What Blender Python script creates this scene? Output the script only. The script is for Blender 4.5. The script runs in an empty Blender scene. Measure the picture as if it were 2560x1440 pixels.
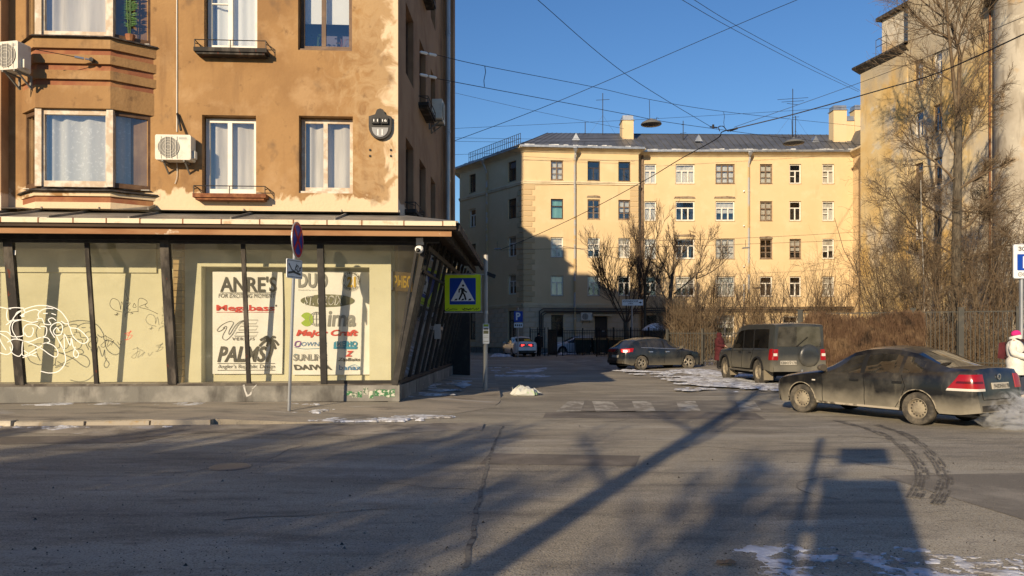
import bpy, bmesh, math, random
from math import sin, cos, tan, pi, radians, sqrt, atan2
from mathutils import Vector, Matrix, noise as mnoise
from mathutils.bvhtree import BVHTree
random.seed(7)
R = random.Random(11)
scene = bpy.context.scene
# ------------------------------------------------------------------ camera
CAMH, FPX, HORIZ = 1.6, 1849.0, 838.0          # eye height, focal length and horizon in photo pixels
cam_d = bpy.data.cameras.new('camera'); cam = bpy.data.objects.new('camera', cam_d)
scene.collection.objects.link(cam); scene.camera = cam
cam_d.sensor_width = 36.0; cam_d.lens = 26.0; cam_d.shift_y = (HORIZ - 720) / 2560
cam_d.clip_start = 0.05; cam_d.clip_end = 1500
cam.location = (0, 0, CAMH); cam.rotation_euler = (radians(90), 0, 0)
# ------------------------------------------------------------------ daylight
SUN_AZ, SUN_EL = radians(24.5), radians(19.0)  # the sun stands behind the camera, to the left
sd = Vector((sin(SUN_AZ) * cos(SUN_EL), cos(SUN_AZ) * cos(SUN_EL), -sin(SUN_EL)))
sun_d = bpy.data.lights.new('sun', 'SUN'); sun = bpy.data.objects.new('sun', sun_d)
scene.collection.objects.link(sun)
sun_d.energy = 5.0; sun_d.angle = radians(0.55); sun_d.color = (1.0, 0.80, 0.54)
sun.rotation_euler = sd.to_track_quat('-Z', 'Y').to_euler()
world = bpy.data.worlds.new('World'); scene.world = world; world.use_nodes = True
wn = world.node_tree; wn.nodes.clear()
sky = wn.nodes.new('ShaderNodeTexSky'); sky.sky_type = 'NISHITA'; sky.sun_disc = False
sky.sun_elevation = SUN_EL; sky.sun_rotation = pi + SUN_AZ
sky.altitude = 50; sky.air_density = 1.25; sky.dust_density = 0.0; sky.ozone_density = 5.0
bg = wn.nodes.new('ShaderNodeBackground'); bg.inputs[1].default_value = 0.085
wo = wn.nodes.new('ShaderNodeOutputWorld')
hs = wn.nodes.new('ShaderNodeHueSaturation'); hs.inputs['Saturation'].default_value = 1.12; hs.inputs['Value'].default_value = 1.15; hs.inputs['Hue'].default_value = 0.508
wn.links.new(sky.outputs[0], hs.inputs['Color']); wn.links.new(hs.outputs[0], bg.inputs[0]); wn.links.new(bg.outputs[0], wo.inputs[0])
vs = scene.view_settings
vs.view_transform = 'Standard'; vs.look = 'None'; vs.exposure = 0.32; vs.gamma = 1.0; vs.use_curve_mapping = False
scene.cycles.max_bounces = 6; scene.cycles.diffuse_bounces = 3; scene.cycles.glossy_bounces = 3; scene.cycles.transparent_max_bounces = 16
scene.cycles.volume_bounces = 1
try: scene.cycles.use_denoising = True
except Exception: pass
# ------------------------------------------------------------------ geometry helpers
def P(px, py, Y):                                # a photo pixel at depth Y -> a point of the place
    return Vector(((px - 1280) / FPX * Y, Y, CAMH - (py - HORIZ) / FPX * Y))
def G(px, py, z=0.0):                            # a photo pixel on the ground
    Y = (CAMH - z) * FPX / (py - HORIZ)
    return Vector(((px - 1280) / FPX * Y, Y, z))
def GX(px, Y, z=0.0): return Vector(((px - 1280) / FPX * Y, Y, z))
class Frame:                                     # a wall: local x along it, y into it, z up
    def __init__(s, ox, oy, dx, dy):
        n = sqrt(dx * dx + dy * dy); s.o = Vector((ox, oy, 0)); s.x = Vector((dx / n, dy / n, 0)); s.y = Vector((-s.x.y, s.x.x, 0))
        s.M = Matrix(((s.x.x, s.y.x, 0, ox), (s.x.y, s.y.y, 0, oy), (0, 0, 1, 0), (0, 0, 0, 1)))
    def px(s, px, py, y=0.0):                    # pixel -> (x, z) on the plane local y = const
        d = Vector(((px - 1280) / FPX, 1.0, -(py - HORIZ) / FPX)); o = Vector((0, 0, CAMH))
        q = s.o + s.y * y
        t = (q - o).dot(s.y) / d.dot(s.y); h = o + d * t
        return (h - s.o).dot(s.x), h.z
    def w(s, x, y, z): return s.M @ Vector((x, y, z))
    def rect(s, x0, y0, x1, y1, y=0.0):          # pixel rectangle -> local x0, z0, x1, z1
        cx, cy = (x0 + x1) / 2, (y0 + y1) / 2
        a = s.px(x0, cy, y)[0]; b = s.px(x1, cy, y)[0]; c = s.px(cx, y1, y)[1]; d = s.px(cx, y0, y)[1]
        return a, c, b, d
class MB:
    def __init__(s): s.v = []; s.f = []
    def add(s, vs, fs):
        o = len(s.v); s.v += [tuple(v) for v in vs]; s.f += [tuple(i + o for i in f) for f in fs]; return s
    def quad(s, a, b, c, d): return s.add([a, b, c, d], [(0, 1, 2, 3)])
    def box(s, x0, y0, z0, x1, y1, z1, M=None):
        v = [(x0,y0,z0),(x1,y0,z0),(x1,y1,z0),(x0,y1,z0),(x0,y0,z1),(x1,y0,z1),(x1,y1,z1),(x0,y1,z1)]
        if M: v = [M @ Vector(p) for p in v]
        return s.add(v, [(0,3,2,1),(4,5,6,7),(0,1,5,4),(1,2,6,5),(2,3,7,6),(3,0,4,7)])
    def bar(s, a, b, w, h, up=(0, 0, 1)):        # rectangular bar between two points
        a, b = Vector(a), Vector(b); d = (b - a).normalized(); u = Vector(up)
        sx = d.cross(u)
        if sx.length < 1e-4: sx = d.cross(Vector((1, 0, 0)))
        sx.normalize(); u = sx.cross(d); v = []
        for p in (a, b):
            for i, j in ((-1,-1),(1,-1),(1,1),(-1,1)): v.append(p + sx * i * w / 2 + u * j * h / 2)
        return s.add(v, [(0,1,2,3),(7,6,5,4),(0,4,5,1),(1,5,6,2),(2,6,7,3),(3,7,4,0)])
    def tube(s, pts, r, n=6, cap=True):
        pts = [Vector(p) for p in pts]; m = len(pts)
        rs = r if isinstance(r, (list, tuple)) else [r] * m
        o = len(s.v); ref = None
        for i, p in enumerate(pts):
            d = (pts[min(i + 1, m - 1)] - pts[max(i - 1, 0)])
            if d.length < 1e-9: d = Vector((0, 0, 1))
            d.normalize()
            if ref is None: ref = Vector((0, 0, 1)) if abs(d.z) < .9 else Vector((1, 0, 0))
            a = d.cross(ref)
            if a.length < 1e-4: a = d.cross(Vector((1, .3, 0)))
            a.normalize(); b = d.cross(a)
            for k in range(n):
                t = 2 * pi * k / n; s.v.append(tuple(p + (a * cos(t) + b * sin(t)) * rs[i]))
        for i in range(m - 1):
            for k in range(n):
                k2 = (k + 1) % n; s.f.append((o + i*n + k, o + i*n + k2, o + (i+1)*n + k2, o + (i+1)*n + k))
        if cap and n > 2:
            s.f.append(tuple(o + k for k in range(n - 1, -1, -1))); s.f.append(tuple(o + (m-1)*n + k for k in range(n)))
        return s
    def lathe(s, prof, n=16, M=None, cap=False):  # prof: (r, z) turned round z
        o = len(s.v); m = len(prof)
        for r, z in prof:
            for k in range(n):
                p = Vector((r * cos(2*pi*k/n), r * sin(2*pi*k/n), z)); s.v.append(tuple(M @ p if M else p))
        for i in range(m - 1):
            for k in range(n):
                k2 = (k + 1) % n; s.f.append((o + i*n + k, o + i*n + k2, o + (i+1)*n + k2, o + (i+1)*n + k))
        if cap: s.f.append(tuple(o + k for k in range(n-1, -1, -1))); s.f.append(tuple(o + (m-1)*n + k for k in range(n)))
        return s
    def prism(s, poly, y0, y1, M=None):           # polygon in x,z pushed along y
        n = len(poly); v = [Vector((x, y0, z)) for x, z in poly] + [Vector((x, y1, z)) for x, z in poly]
        if M: v = [M @ p for p in v]
        return s.add(v, [tuple(range(n)), tuple(range(2*n-1, n-1, -1))] + [((i+1) % n, i, n + i, n + (i+1) % n) for i in range(n)])
    def grid(s, fn, nu, nv):
        o = len(s.v)
        for i in range(nu + 1):
            for j in range(nv + 1): s.v.append(tuple(fn(i / nu, j / nv)))
        for i in range(nu):
            for j in range(nv):
                a = o + i*(nv+1) + j; s.f.append((a, a + nv + 1, a + nv + 2, a + 1))
        return s
    def mesh(s, name, m, smooth=False, sharp=35):
        me = bpy.data.meshes.new(name); me.from_pydata(s.v, [], s.f)
        if m: me.materials.append(m)
        if smooth:
            me.polygons.foreach_set('use_smooth', [True] * len(me.polygons))
            try: me.set_sharp_from_angle(angle=radians(sharp))
            except Exception: pass
        me.update(); return me
    def build(s, name, m, parent=None, smooth=False, sharp=35, M=None):
        return link(name, s.mesh(name, m, smooth, sharp), parent, M)
def link(name, data, parent=None, M=None):
    o = bpy.data.objects.new(name, data); scene.collection.objects.link(o)
    if parent: o.parent = parent
    if M is not None: o.matrix_local = M
    return o
def tag(o, label, cat, group=None, kind=None):
    o['label'] = label; o['category'] = cat
    if group: o['group'] = group
    if kind: o['kind'] = kind
    return o
def thing(name, label, cat, M=None, group=None):
    o = link(name, None, None, M if M is not None else Matrix()); return tag(o, label, cat, group)
def structure(name, mb, m, smooth=False):
    o = mb.build(name, m, None, smooth); o['kind'] = 'structure'; return o
def copy_tree(o, parent=None):
    c = o.copy(); scene.collection.objects.link(c); c.parent = parent
    for ch in o.children: copy_tree(ch, c)
    return c
def TR(x=0, y=0, z=0, rz=0): return Matrix.Translation((x, y, z)) @ Matrix.Rotation(rz, 4, 'Z')
# ------------------------------------------------------------------ material helpers
def mat(name, base, rough=.85, layers=(), bump=0.0, bscale=40, metal=0.0, spec=.3, coat=0.0, gen=False):
    """base colour plus layers: dict(c=colour, s=scale, lo, hi, st=stretch, f=factor, z=(z0,z1))"""
    m = bpy.data.materials.new(name); m.use_nodes = True; nt = m.node_tree; N = nt.nodes; L = nt.links
    b = N['Principled BSDF']
    b.inputs['Roughness'].default_value = rough; b.inputs['Metallic'].default_value = metal
    b.inputs['Specular IOR Level'].default_value = spec; b.inputs['Coat Weight'].default_value = coat
    tc = N.new('ShaderNodeTexCoord'); co = tc.outputs['Object']
    cur = None
    def rgb(c):
        n = N.new('ShaderNodeRGB'); n.outputs[0].default_value = (c[0], c[1], c[2], 1); return n.outputs[0]
    cur = rgb(base)
    for i, l in enumerate(layers):
        mp = N.new('ShaderNodeMapping'); st = l.get('st', (1, 1, 1)); mp.inputs['Scale'].default_value = st
        mp.inputs['Location'].default_value = (i * 3.7 + l.get('o', 0), i * 1.3, i * 2.1); L.new(co, mp.inputs[0])
        nz = N.new('ShaderNodeTexNoise'); nz.inputs['Scale'].default_value = l.get('s', 2); nz.inputs['Detail'].default_value = min(4.5, l.get('d', 4))
        nz.inputs['Roughness'].default_value = l.get('r', .6); nz.inputs['Distortion'].default_value = l.get('dist', 0)
        L.new(mp.outputs[0], nz.inputs['Vector']); v = nz.outputs[0]
        if 'z' in l:
            z0, z1 = l['z']; sp = N.new('ShaderNodeSeparateXYZ'); L.new(co, sp.inputs[0])
            mr0 = N.new('ShaderNodeMapRange'); mr0.clamp = False; L.new(sp.outputs[l.get('ax', 2)], mr0.inputs[0])
            mr0.inputs[1].default_value = z0; mr0.inputs[2].default_value = z1; mr0.inputs[3].default_value = 0; mr0.inputs[4].default_value = 1
            ad = N.new('ShaderNodeMath'); ad.operation = 'MULTIPLY_ADD'; L.new(v, ad.inputs[0]); ad.inputs[1].default_value = l.get('n', .6); L.new(mr0.outputs[0], ad.inputs[2]); v = ad.outputs[0]
        mr = N.new('ShaderNodeMapRange'); L.new(v, mr.inputs[0]); mr.inputs[1].default_value = l.get('lo', .45); mr.inputs[2].default_value = l.get('hi', .6)
        mr.inputs[3].default_value = 0; mr.inputs[4].default_value = l.get('f', 1.0)
        mx = N.new('ShaderNodeMix'); mx.data_type = 'RGBA'; L.new(mr.outputs[0], mx.inputs[0]); L.new(cur, mx.inputs[6]); L.new(rgb(l['c']), mx.inputs[7]); cur = mx.outputs[2]
        if 'rough' in l:
            rm = N.new('ShaderNodeMix'); L.new(mr.outputs[0], rm.inputs[0])
            src = b.inputs['Roughness'].links[0].from_socket if b.inputs['Roughness'].links else None
            if src: L.new(src, rm.inputs[2])
            else: rm.inputs[2].default_value = rough
            rm.inputs[3].default_value = l['rough']; L.new(rm.outputs[0], b.inputs['Roughness'])
    L.new(cur, b.inputs['Base Color'])
    if bump:
        nz = N.new('ShaderNodeTexNoise'); nz.inputs['Scale'].default_value = bscale; nz.inputs['Detail'].default_value = 3; L.new(co, nz.inputs['Vector'])
        bp = N.new('ShaderNodeBump'); bp.inputs['Strength'].default_value = bump; bp.inputs['Distance'].default_value = .02
        L.new(nz.outputs[0], bp.inputs['Height']); L.new(bp.outputs[0], b.inputs['Normal'])
    return m
def glass_mat(name, tint=(.9, .93, .95), refl=.12, rough=.0, dirt=0.0, dirtc=(.5, .47, .4), gmax=None):
    m = bpy.data.materials.new(name); m.use_nodes = True; nt = m.node_tree; N = nt.nodes; L = nt.links; N.clear()
    out = N.new('ShaderNodeOutputMaterial'); tr = N.new('ShaderNodeBsdfTransparent'); tr.inputs[0].default_value = (*tint, 1)
    gl = N.new('ShaderNodeBsdfGlossy'); gl.inputs['Roughness'].default_value = rough
    lw = N.new('ShaderNodeLayerWeight'); lw.inputs[0].default_value = .35
    mr = N.new('ShaderNodeMapRange'); L.new(lw.outputs['Facing'], mr.inputs[0]); mr.inputs[3].default_value = refl; mr.inputs[4].default_value = gmax if gmax is not None else min(1, refl + .55)
    mx = N.new('ShaderNodeMixShader'); L.new(mr.outputs[0], mx.inputs[0]); L.new(tr.outputs[0], mx.inputs[1]); L.new(gl.outputs[0], mx.inputs[2]); cur = mx
    if dirt:
        df = N.new('ShaderNodeBsdfDiffuse'); df.inputs[0].default_value = (*dirtc, 1)
        tc = N.new('ShaderNodeTexCoord'); nz = N.new('ShaderNodeTexNoise'); nz.inputs['Scale'].default_value = 3; nz.inputs['Detail'].default_value = 4; L.new(tc.outputs['Object'], nz.inputs['Vector'])
        m2 = N.new('ShaderNodeMapRange'); L.new(nz.outputs[0], m2.inputs[0]); m2.inputs[1].default_value = .3; m2.inputs[2].default_value = .75; m2.inputs[3].default_value = dirt * .4; m2.inputs[4].default_value = dirt * 1.5
        mx2 = N.new('ShaderNodeMixShader'); L.new(m2.outputs[0], mx2.inputs[0]); L.new(cur.outputs[0], mx2.inputs[1]); L.new(df.outputs[0], mx2.inputs[2]); cur = mx2
    L.new(cur.outputs[0], out.inputs[0]); return m
def text(body, x0, z0, x1, z1, y, m, parent, name='lettering', bold=0.0, shear=0.0, space=1.0, th=0.0):
    """flat lettering fitted into the local rectangle x0..x1, z0..z1 on the plane y"""
    cu = bpy.data.curves.new(name, 'FONT'); cu.body = body; cu.size = 1; cu.offset = bold; cu.shear = shear; cu.space_character = space; cu.resolution_u = 3
    cu.extrude = th
    ob = bpy.data.objects.new(name, cu); me = bpy.data.meshes.new_from_object(ob); bpy.data.objects.remove(ob); bpy.data.curves.remove(cu)
    vs_ = [v.co.copy() for v in me.vertices]
    ax, bx = min(v.x for v in vs_), max(v.x for v in vs_); az, bz = min(v.y for v in vs_), max(v.y for v in vs_)
    for v, c in zip(me.vertices, vs_):
        v.co = (x0 + (c.x - ax) / (bx - ax) * (x1 - x0), y - c.z, z0 + (c.y - az) / (bz - az) * (z1 - z0))
    me.materials.clear(); me.materials.append(m); me.update()
    return link(name, me, parent)
def stroke(name, pts, r, m, parent, y, n=4, flat=True):   # a painted line on the plane y (x,z points), as a thin ribbon
    mb = MB(); ribbon(mb, pts, r, y); return mb.build(name, m, parent)
def ribbon(mb, pts, r, y, thick=0.0):
    pts = [Vector((p[0], 0, p[1])) for p in pts]; o = len(mb.v); m = len(pts)
    yf = y if callable(y) else (lambda x, z: y)
    for i, p in enumerate(pts):
        d = pts[min(i+1, m-1)] - pts[max(i-1, 0)]
        if d.length < 1e-9: d = Vector((1, 0, 0))
        d.normalize(); nrm = Vector((-d.z, 0, d.x)); rr = r[i] if isinstance(r, list) else r
        for s_ in (1, -1):
            q = p + nrm * rr * s_; mb.v.append((q.x, yf(q.x, q.z), q.z))
    for i in range(m - 1): mb.f.append((o + 2*i, o + 2*i + 1, o + 2*i + 3, o + 2*i + 2))
    return mb
def smooth_path(pts, n=6):                       # Catmull-Rom through points
    pts = [Vector(p) for p in pts]; out = []
    for i in range(len(pts) - 1):
        p0 = pts[max(i-1, 0)]; p1 = pts[i]; p2 = pts[i+1]; p3 = pts[min(i+2, len(pts)-1)]
        for k in range(n):
            t = k / n; out.append(.5 * ((2*p1) + (p2 - p0)*t + (2*p0 - 5*p1 + 4*p2 - p3)*t*t + (3*p1 - p0 - 3*p2 + p3)*t**3))
    out.append(pts[-1]); return out
def lerp(pts, x):                                # piecewise linear
    if x <= pts[0][0]: return pts[0][1]
    for (a, b), (c, d) in zip(pts, pts[1:]):
        if x <= c: return b + (d - b) * (x - a) / (c - a) if c > a else d
    return pts[-1][1]
def wall(mb, x0, x1, z0, z1, holes, depth=.2, y=0.0):
    """wall sheet with rectangular openings (x0,z0,x1,z1) and their reveals; seen from -y"""
    xs = sorted({x0, x1, *[h[0] for h in holes], *[h[2] for h in holes]}); zs = sorted({z0, z1, *[h[1] for h in holes], *[h[3] for h in holes]})
    xs = [x for x in xs if x0 <= x <= x1]; zs = [z for z in zs if z0 <= z <= z1]
    for a, b in zip(xs, xs[1:]):
        for c, d in zip(zs, zs[1:]):
            mx_, mz_ = (a + b) / 2, (c + d) / 2
            if any(h[0] < mx_ < h[2] and h[1] < mz_ < h[3] for h in holes): continue
            mb.quad((a, y, c), (b, y, c), (b, y, d), (a, y, d))
    for h in holes:
        a, c, b, d = h; yy = y + depth
        mb.quad((a, y, c), (a, y, d), (a, yy, d), (a, yy, c)); mb.quad((b, y, d), (b, y, c), (b, yy, c), (b, yy, d))
        mb.quad((a, y, d), (b, y, d), (b, yy, d), (a, yy, d)); mb.quad((b, y, c), (a, y, c), (a, yy, c), (b, yy, c))
    return mb
# ------------------------------------------------------------------ materials
def C(r, g, b):                                  # sRGB 0-255 -> linear
    f = lambda v: (v/255/12.92 if v/255 <= .04045 else ((v/255+.055)/1.055)**2.4); return (f(r), f(g), f(b))
M_ = {}
M_['asphalt'] = mat('asphalt', (.37, .33, .25), .86, [
    dict(c=(.235, .207, .16), s=.35, lo=.42, hi=.62, d=8, st=(.5, 1.2, 1)), dict(c=(.5, .455, .37), s=.9, lo=.5, hi=.72, f=.75, d=8, st=(.4, 1.4, 1)),
    dict(c=(.13, .115, .092), s=1.7, lo=.53, hi=.70, f=.75, d=9, st=(.4, 1.5, 1)), dict(c=(.50, .46, .39), s=44, lo=.55, hi=.66, f=.55, d=3),
    dict(c=(.075, .068, .06), s=62, lo=.53, hi=.66, f=.75, d=2), dict(c=(.15, .135, .112), s=7, lo=.57, hi=.7, f=.6, d=4, st=(.45, 1.5, 1)), dict(c=(.40, .37, .31), s=.5, lo=.60, hi=.68, f=.5, d=4, o=4, st=(.4, 1.6, 1))], bump=.8, bscale=60)
M_['dirt'] = mat('dirty_ground', (.25, .22, .18), .95, [dict(c=(.40, .355, .28), s=.8, lo=.42, hi=.66, d=9), dict(c=(.11, .097, .082), s=1.6, lo=.5, hi=.66, d=8, f=.8),
    dict(c=(.42, .41, .41), s=1.1, lo=.64, hi=.70, d=10, f=.7, o=3), dict(c=(.03, .03, .03), s=45, lo=.58, hi=.7, f=.5)], bump=.5, bscale=25)
M_['walk'] = mat('pavement_asphalt', (.28, .25, .2), .92, [dict(c=(.36, .31, .24), s=1.2, lo=.42, hi=.66, d=9, st=(.4, 1.5, 1)), dict(c=(.12, .105, .09), s=1.7, lo=.52, hi=.68, d=8, f=.8, st=(.5, 1.3, 1)),
    dict(c=(.45, .43, .41), s=1.3, lo=.62, hi=.69, d=10, f=.6, o=5, st=(.5, 1, 1)), dict(c=(.04, .04, .035), s=50, lo=.56, hi=.7, f=.6)], bump=.5, bscale=40)
M_['snow'] = mat('old_snow', (.62, .64, .68), .6, [dict(c=(.30, .28, .25), s=3, lo=.45, hi=.62, d=9, f=.85), dict(c=(.12, .10, .085), s=7, lo=.55, hi=.66, d=6, f=.8)], bump=.6, bscale=30)
M_['kerb'] = mat('kerb_granite', (.34, .30, .24), .9, [dict(c=(.58, .53, .43), s=1.8, lo=.47, hi=.6, d=8, st=(.4, 1, 1)), dict(c=(.30, .2, .08), s=3, lo=.55, hi=.66, f=.8)], bump=.4)
M_['ochre'] = mat('ochre_plaster', (.35, .205, .088), .92, [
    dict(c=(.26, .145, .062), s=.45, lo=.42, hi=.6, d=7, f=.85), dict(c=(.46, .30, .155), s=1.1, lo=.52, hi=.68, d=8, f=.6), dict(c=(.17, .095, .048), s=.8, lo=.54, hi=.72, d=8, f=.75, st=(2.4, 1, .35)),
    dict(c=(.47, .33, .18), s=2.2, lo=1.08, hi=1.4, z=(-3.0, .3), ax=0, n=1.25, d=9, f=.55, dist=2.2), dict(c=(.12, .068, .036), s=3.5, lo=.62, hi=.74, d=10, f=.6),
    dict(c=(.64, .50, .33), s=1.7, lo=1.30, hi=1.42, z=(5.12, 4.5), n=1.7, d=9, dist=.6), dict(c=(.66, .51, .34), s=1.6, lo=1.5, hi=1.7, z=(-1.0, .05), ax=0, n=1.7, d=9, dist=.8), dict(c=(.14, .09, .055), s=1.2, lo=.60, hi=.68, d=9, f=.55, st=(1, 1, .7), o=9)], bump=.45, bscale=14)
M_['ochre_red'] = mat('reddish_plaster', (.27, .105, .055), .92, [dict(c=(.36, .18, .08), s=2, lo=.45, hi=.65, d=8)], bump=.3, bscale=20)
M_['brownwall'] = mat('brown_side_plaster', (.34, .215, .125), .92, [dict(c=(.24, .14, .08), s=.6, lo=.42, hi=.62, d=8), dict(c=(.36, .24, .14), s=1.4, lo=.6, hi=.75, d=8, f=.6), dict(c=(.6, .5, .4), s=2, lo=1.0, hi=1.08, z=(5.2, 4.5), n=.75, d=9)], bump=.3, bscale=18)
M_['tin'] = mat('grey_roofing_tin', (.30, .285, .25), .5, [dict(c=(.2, .19, .165), s=1.6, lo=.42, hi=.62, d=8), dict(c=(.46, .43, .36), s=2.3, lo=.56, hi=.72, d=8, f=.6)], metal=.35, bump=.15, bscale=8)
M_['edge'] = mat('pale_edge_strip', (.70, .60, .44), .7, [dict(c=(.5, .36, .22), s=4, lo=.55, hi=.7, d=8)], bump=.1)
M_['rust'] = mat('rust', (.16, .06, .03), .9, [dict(c=(.28, .12, .05), s=9, lo=.4, hi=.65)])
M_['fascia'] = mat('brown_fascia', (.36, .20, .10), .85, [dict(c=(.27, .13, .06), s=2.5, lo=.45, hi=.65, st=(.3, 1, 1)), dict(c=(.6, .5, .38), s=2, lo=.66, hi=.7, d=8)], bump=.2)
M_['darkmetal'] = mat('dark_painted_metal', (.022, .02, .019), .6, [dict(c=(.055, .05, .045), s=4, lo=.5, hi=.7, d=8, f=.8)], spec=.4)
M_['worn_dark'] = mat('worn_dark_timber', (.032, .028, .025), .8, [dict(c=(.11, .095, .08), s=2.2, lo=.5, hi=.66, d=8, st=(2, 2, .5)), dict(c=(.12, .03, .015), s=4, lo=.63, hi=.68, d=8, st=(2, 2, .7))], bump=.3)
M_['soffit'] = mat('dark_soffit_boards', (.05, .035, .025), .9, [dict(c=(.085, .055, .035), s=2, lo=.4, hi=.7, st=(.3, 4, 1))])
M_['cream'] = mat('cream_panel', (.70, .67, .47), .9, [dict(c=(.63, .6, .41), s=.7, lo=.4, hi=.65, d=8), dict(c=(.73, .69, .48), s=3, lo=.55, hi=.75, d=8, f=.5), dict(c=(.30, .27, .15), s=5, lo=.7, hi=.76, d=8, f=.5)], bump=.2, bscale=30)
M_['plinth'] = mat('grey_plinth', (.17, .165, .15), .85, [dict(c=(.26, .25, .225), s=2, lo=.45, hi=.66, d=9), dict(c=(.07, .065, .06), s=1.6, lo=.52, hi=.68, d=8, st=(1, 1, .4)), dict(c=(.6, .58, .54), s=5, lo=.68, hi=.72, d=8)], bump=.3, bscale=25)
M_['greysill'] = mat('grey_brown_ledge', (.13, .115, .095), .85, [dict(c=(.065, .055, .048), s=2, lo=.45, hi=.62, d=9), dict(c=(.22, .2, .17), s=4, lo=.6, hi=.72, d=8)], bump=.3)
M_['brickside'] = mat('glazed_brick', (.42, .30, .13), .8, [dict(c=(.34, .23, .1), s=6, lo=.4, hi=.65)])
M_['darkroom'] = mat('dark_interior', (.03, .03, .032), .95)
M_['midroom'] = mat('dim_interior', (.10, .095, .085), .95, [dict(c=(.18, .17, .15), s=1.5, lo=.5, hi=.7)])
M_['whiteframe'] = mat('white_window_frame', (.74, .71, .64), .55, [dict(c=(.6, .55, .46), s=3, lo=.5, hi=.75, d=8)])
M_['beigeframe'] = mat('beige_window_frame', (.46, .36, .26), .6, [dict(c=(.62, .56, .47), s=4, lo=.45, hi=.6, d=8)])
M_['brownframe'] = mat('brown_window_frame', (.10, .055, .03), .5, [dict(c=(.17, .10, .055), s=3, lo=.45, hi=.7, d=8)])
M_['curtain'] = mat('white_net_curtain', (.70, .67, .60), .9, [dict(c=(.55, .52, .45), s=1.2, lo=.45, hi=.65, st=(3, 1, .3))])
M_['lace'] = mat('lace_curtain', (.56, .535, .48), .9, [dict(c=(.76, .73, .66), s=16, lo=.56, hi=.66, d=2, f=.7, st=(1, 1, 1))])
M_['blind'] = mat('white_roller_blind', (.82, .81, .77), .85)
M_['glass'] = glass_mat('window_glass', refl=.16)
M_['glass_mirror'] = glass_mat('reflecting_window_glass', tint=(.88, .88, .87), refl=.15)
M_['shopglass'] = glass_mat('dusty_shop_glass', tint=(.95, .95, .92), refl=.06, dirt=.07, dirtc=(.45, .42, .3))
M_['sideglass'] = glass_mat('dark_side_glass', tint=(.5, .53, .55), refl=.26, dirt=.04)
M_['galv'] = mat('galvanised_steel', (.46, .47, .48), .38, [dict(c=(.33, .34, .36), s=3, lo=.4, hi=.65, st=(1, 1, .3), d=6)], metal=.75)
M_['polegrey'] = mat('grey_pole_paint', (.42, .41, .38), .55, [dict(c=(.28, .27, .25), s=5, lo=.45, hi=.7, st=(1, 1, .3), d=8)], metal=.3)
M_['acwhite'] = mat('air_conditioner_white', (.66, .62, .53), .55, [dict(c=(.54, .49, .4), s=5, lo=.5, hi=.7, d=8)])
M_['acgrille'] = mat('air_conditioner_grille', (.20, .19, .17), .6)
M_['black'] = mat('black_paint', (.012, .012, .013), .5)
M_['cable'] = mat('cable_black', (.012, .012, .015), .6)
M_['white'] = mat('white_paint', (.8, .8, .78), .6)
M_['vinyl'] = mat('white_banner_vinyl', (.84, .83, .77), .7, [dict(c=(.78, .76, .68), s=2, lo=.5, hi=.7, d=6)], bump=.15, bscale=4)
for k, c in dict(ink=(.075, .072, .062), inkred=(.62, .055, .04), inkgreen=(.33, .48, .045), inkblue=(.055, .2, .42), inkcyan=(.04, .28, .42), inkpurple=(.2, .06, .28), inkolive=(.16, .16, .09), inkgold=(.6, .38, .03), inkgrey=(.25, .25, .23), inklight=(.42, .42, .38)).items():
    M_[k] = mat('print_' + k, c, .7)
M_['signblue'] = mat('sign_blue', (.008, .055, .36), .4)
M_['signlime'] = mat('sign_fluorescent_yellow', (.62, .82, .02), .45)
M_['signwhite'] = mat('sign_white', (.78, .79, .79), .45, [dict(c=(.6, .6, .58), s=4, lo=.55, hi=.75)])
M_['signred'] = mat('sign_red', (.5, .02, .03), .45)
M_['signback'] = mat('sign_back_zinc', (.38, .39, .4), .5, metal=.5)
# ------------------------------------------------------------------ ground and road
g = MB(); g.grid(lambda u, v: (-220 + 440*u, -60 + 300*v, 0), 2, 2)
road = structure('road', g, M_['asphalt'])
# pavement in front of the corner building, turning into the side street
edge = smooth_path([(-24, 12.0, 0), (-14, 12.55, 0), (-9, 12.82, 0), (-6.5, 12.98, 0), (-4.2, 13.3, 0), (-2.6, 13.9, 0), (-1.2, 15.0, 0), (-.35, 17.0, 0), (-.35, 20.5, 0), (-.6, 26, 0), (-1.0, 33, 0), (-3.2, 45, 0), (-6.5, 60, 0), (-9, 75, 0)], 8)
inner = smooth_path([(-24, 15.4, 0), (-14, 15.9, 0), (-9, 16.2, 0), (-6.5, 16.3, 0), (-4.6, 16.5, 0), (-3.6, 16.8, 0), (-3.0, 17.3, 0), (-2.9, 19, 0), (-2.85, 21.5, 0), (-2.8, 26.2, 0), (-3.0, 33, 0), (-6, 45, 0), (-10, 60, 0), (-13, 75, 0)], 8)
def walk_z(i, v):
    p = edge[i]; ez = .115 if p.x < -5.2 else max(.012, .115 - .06 * (p.x + 5.2))
    if p.y > 19: ez = .07
    e = ez + (.135 - ez) * min(1, v * 1.25)
    return e + .02 * mnoise.noise(Vector((p.x * .9, p.y * .9 + v * 3, v * 2)))
g = MB(); nE = len(edge) - 1
g.grid(lambda u, v: (lambda i: tuple(edge[i].lerp(inner[i], v))[:2] + (walk_z(i, v),))(round(u * nE)), nE, 6)
for i in range(nE):                               # the pavement's own edge face
    a, b = edge[i], edge[i+1]; g.quad((a.x, a.y, -.02), (b.x, b.y, -.02), (b.x, b.y, walk_z(i+1, 0)), (a.x, a.y, walk_z(i, 0)))
pavement = structure('pavement', g, M_['walk'], True)
x = -13.0; k = 0
kst = [1.05, 1.25, 1.15, .95, 1.2, 1.1]
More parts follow.
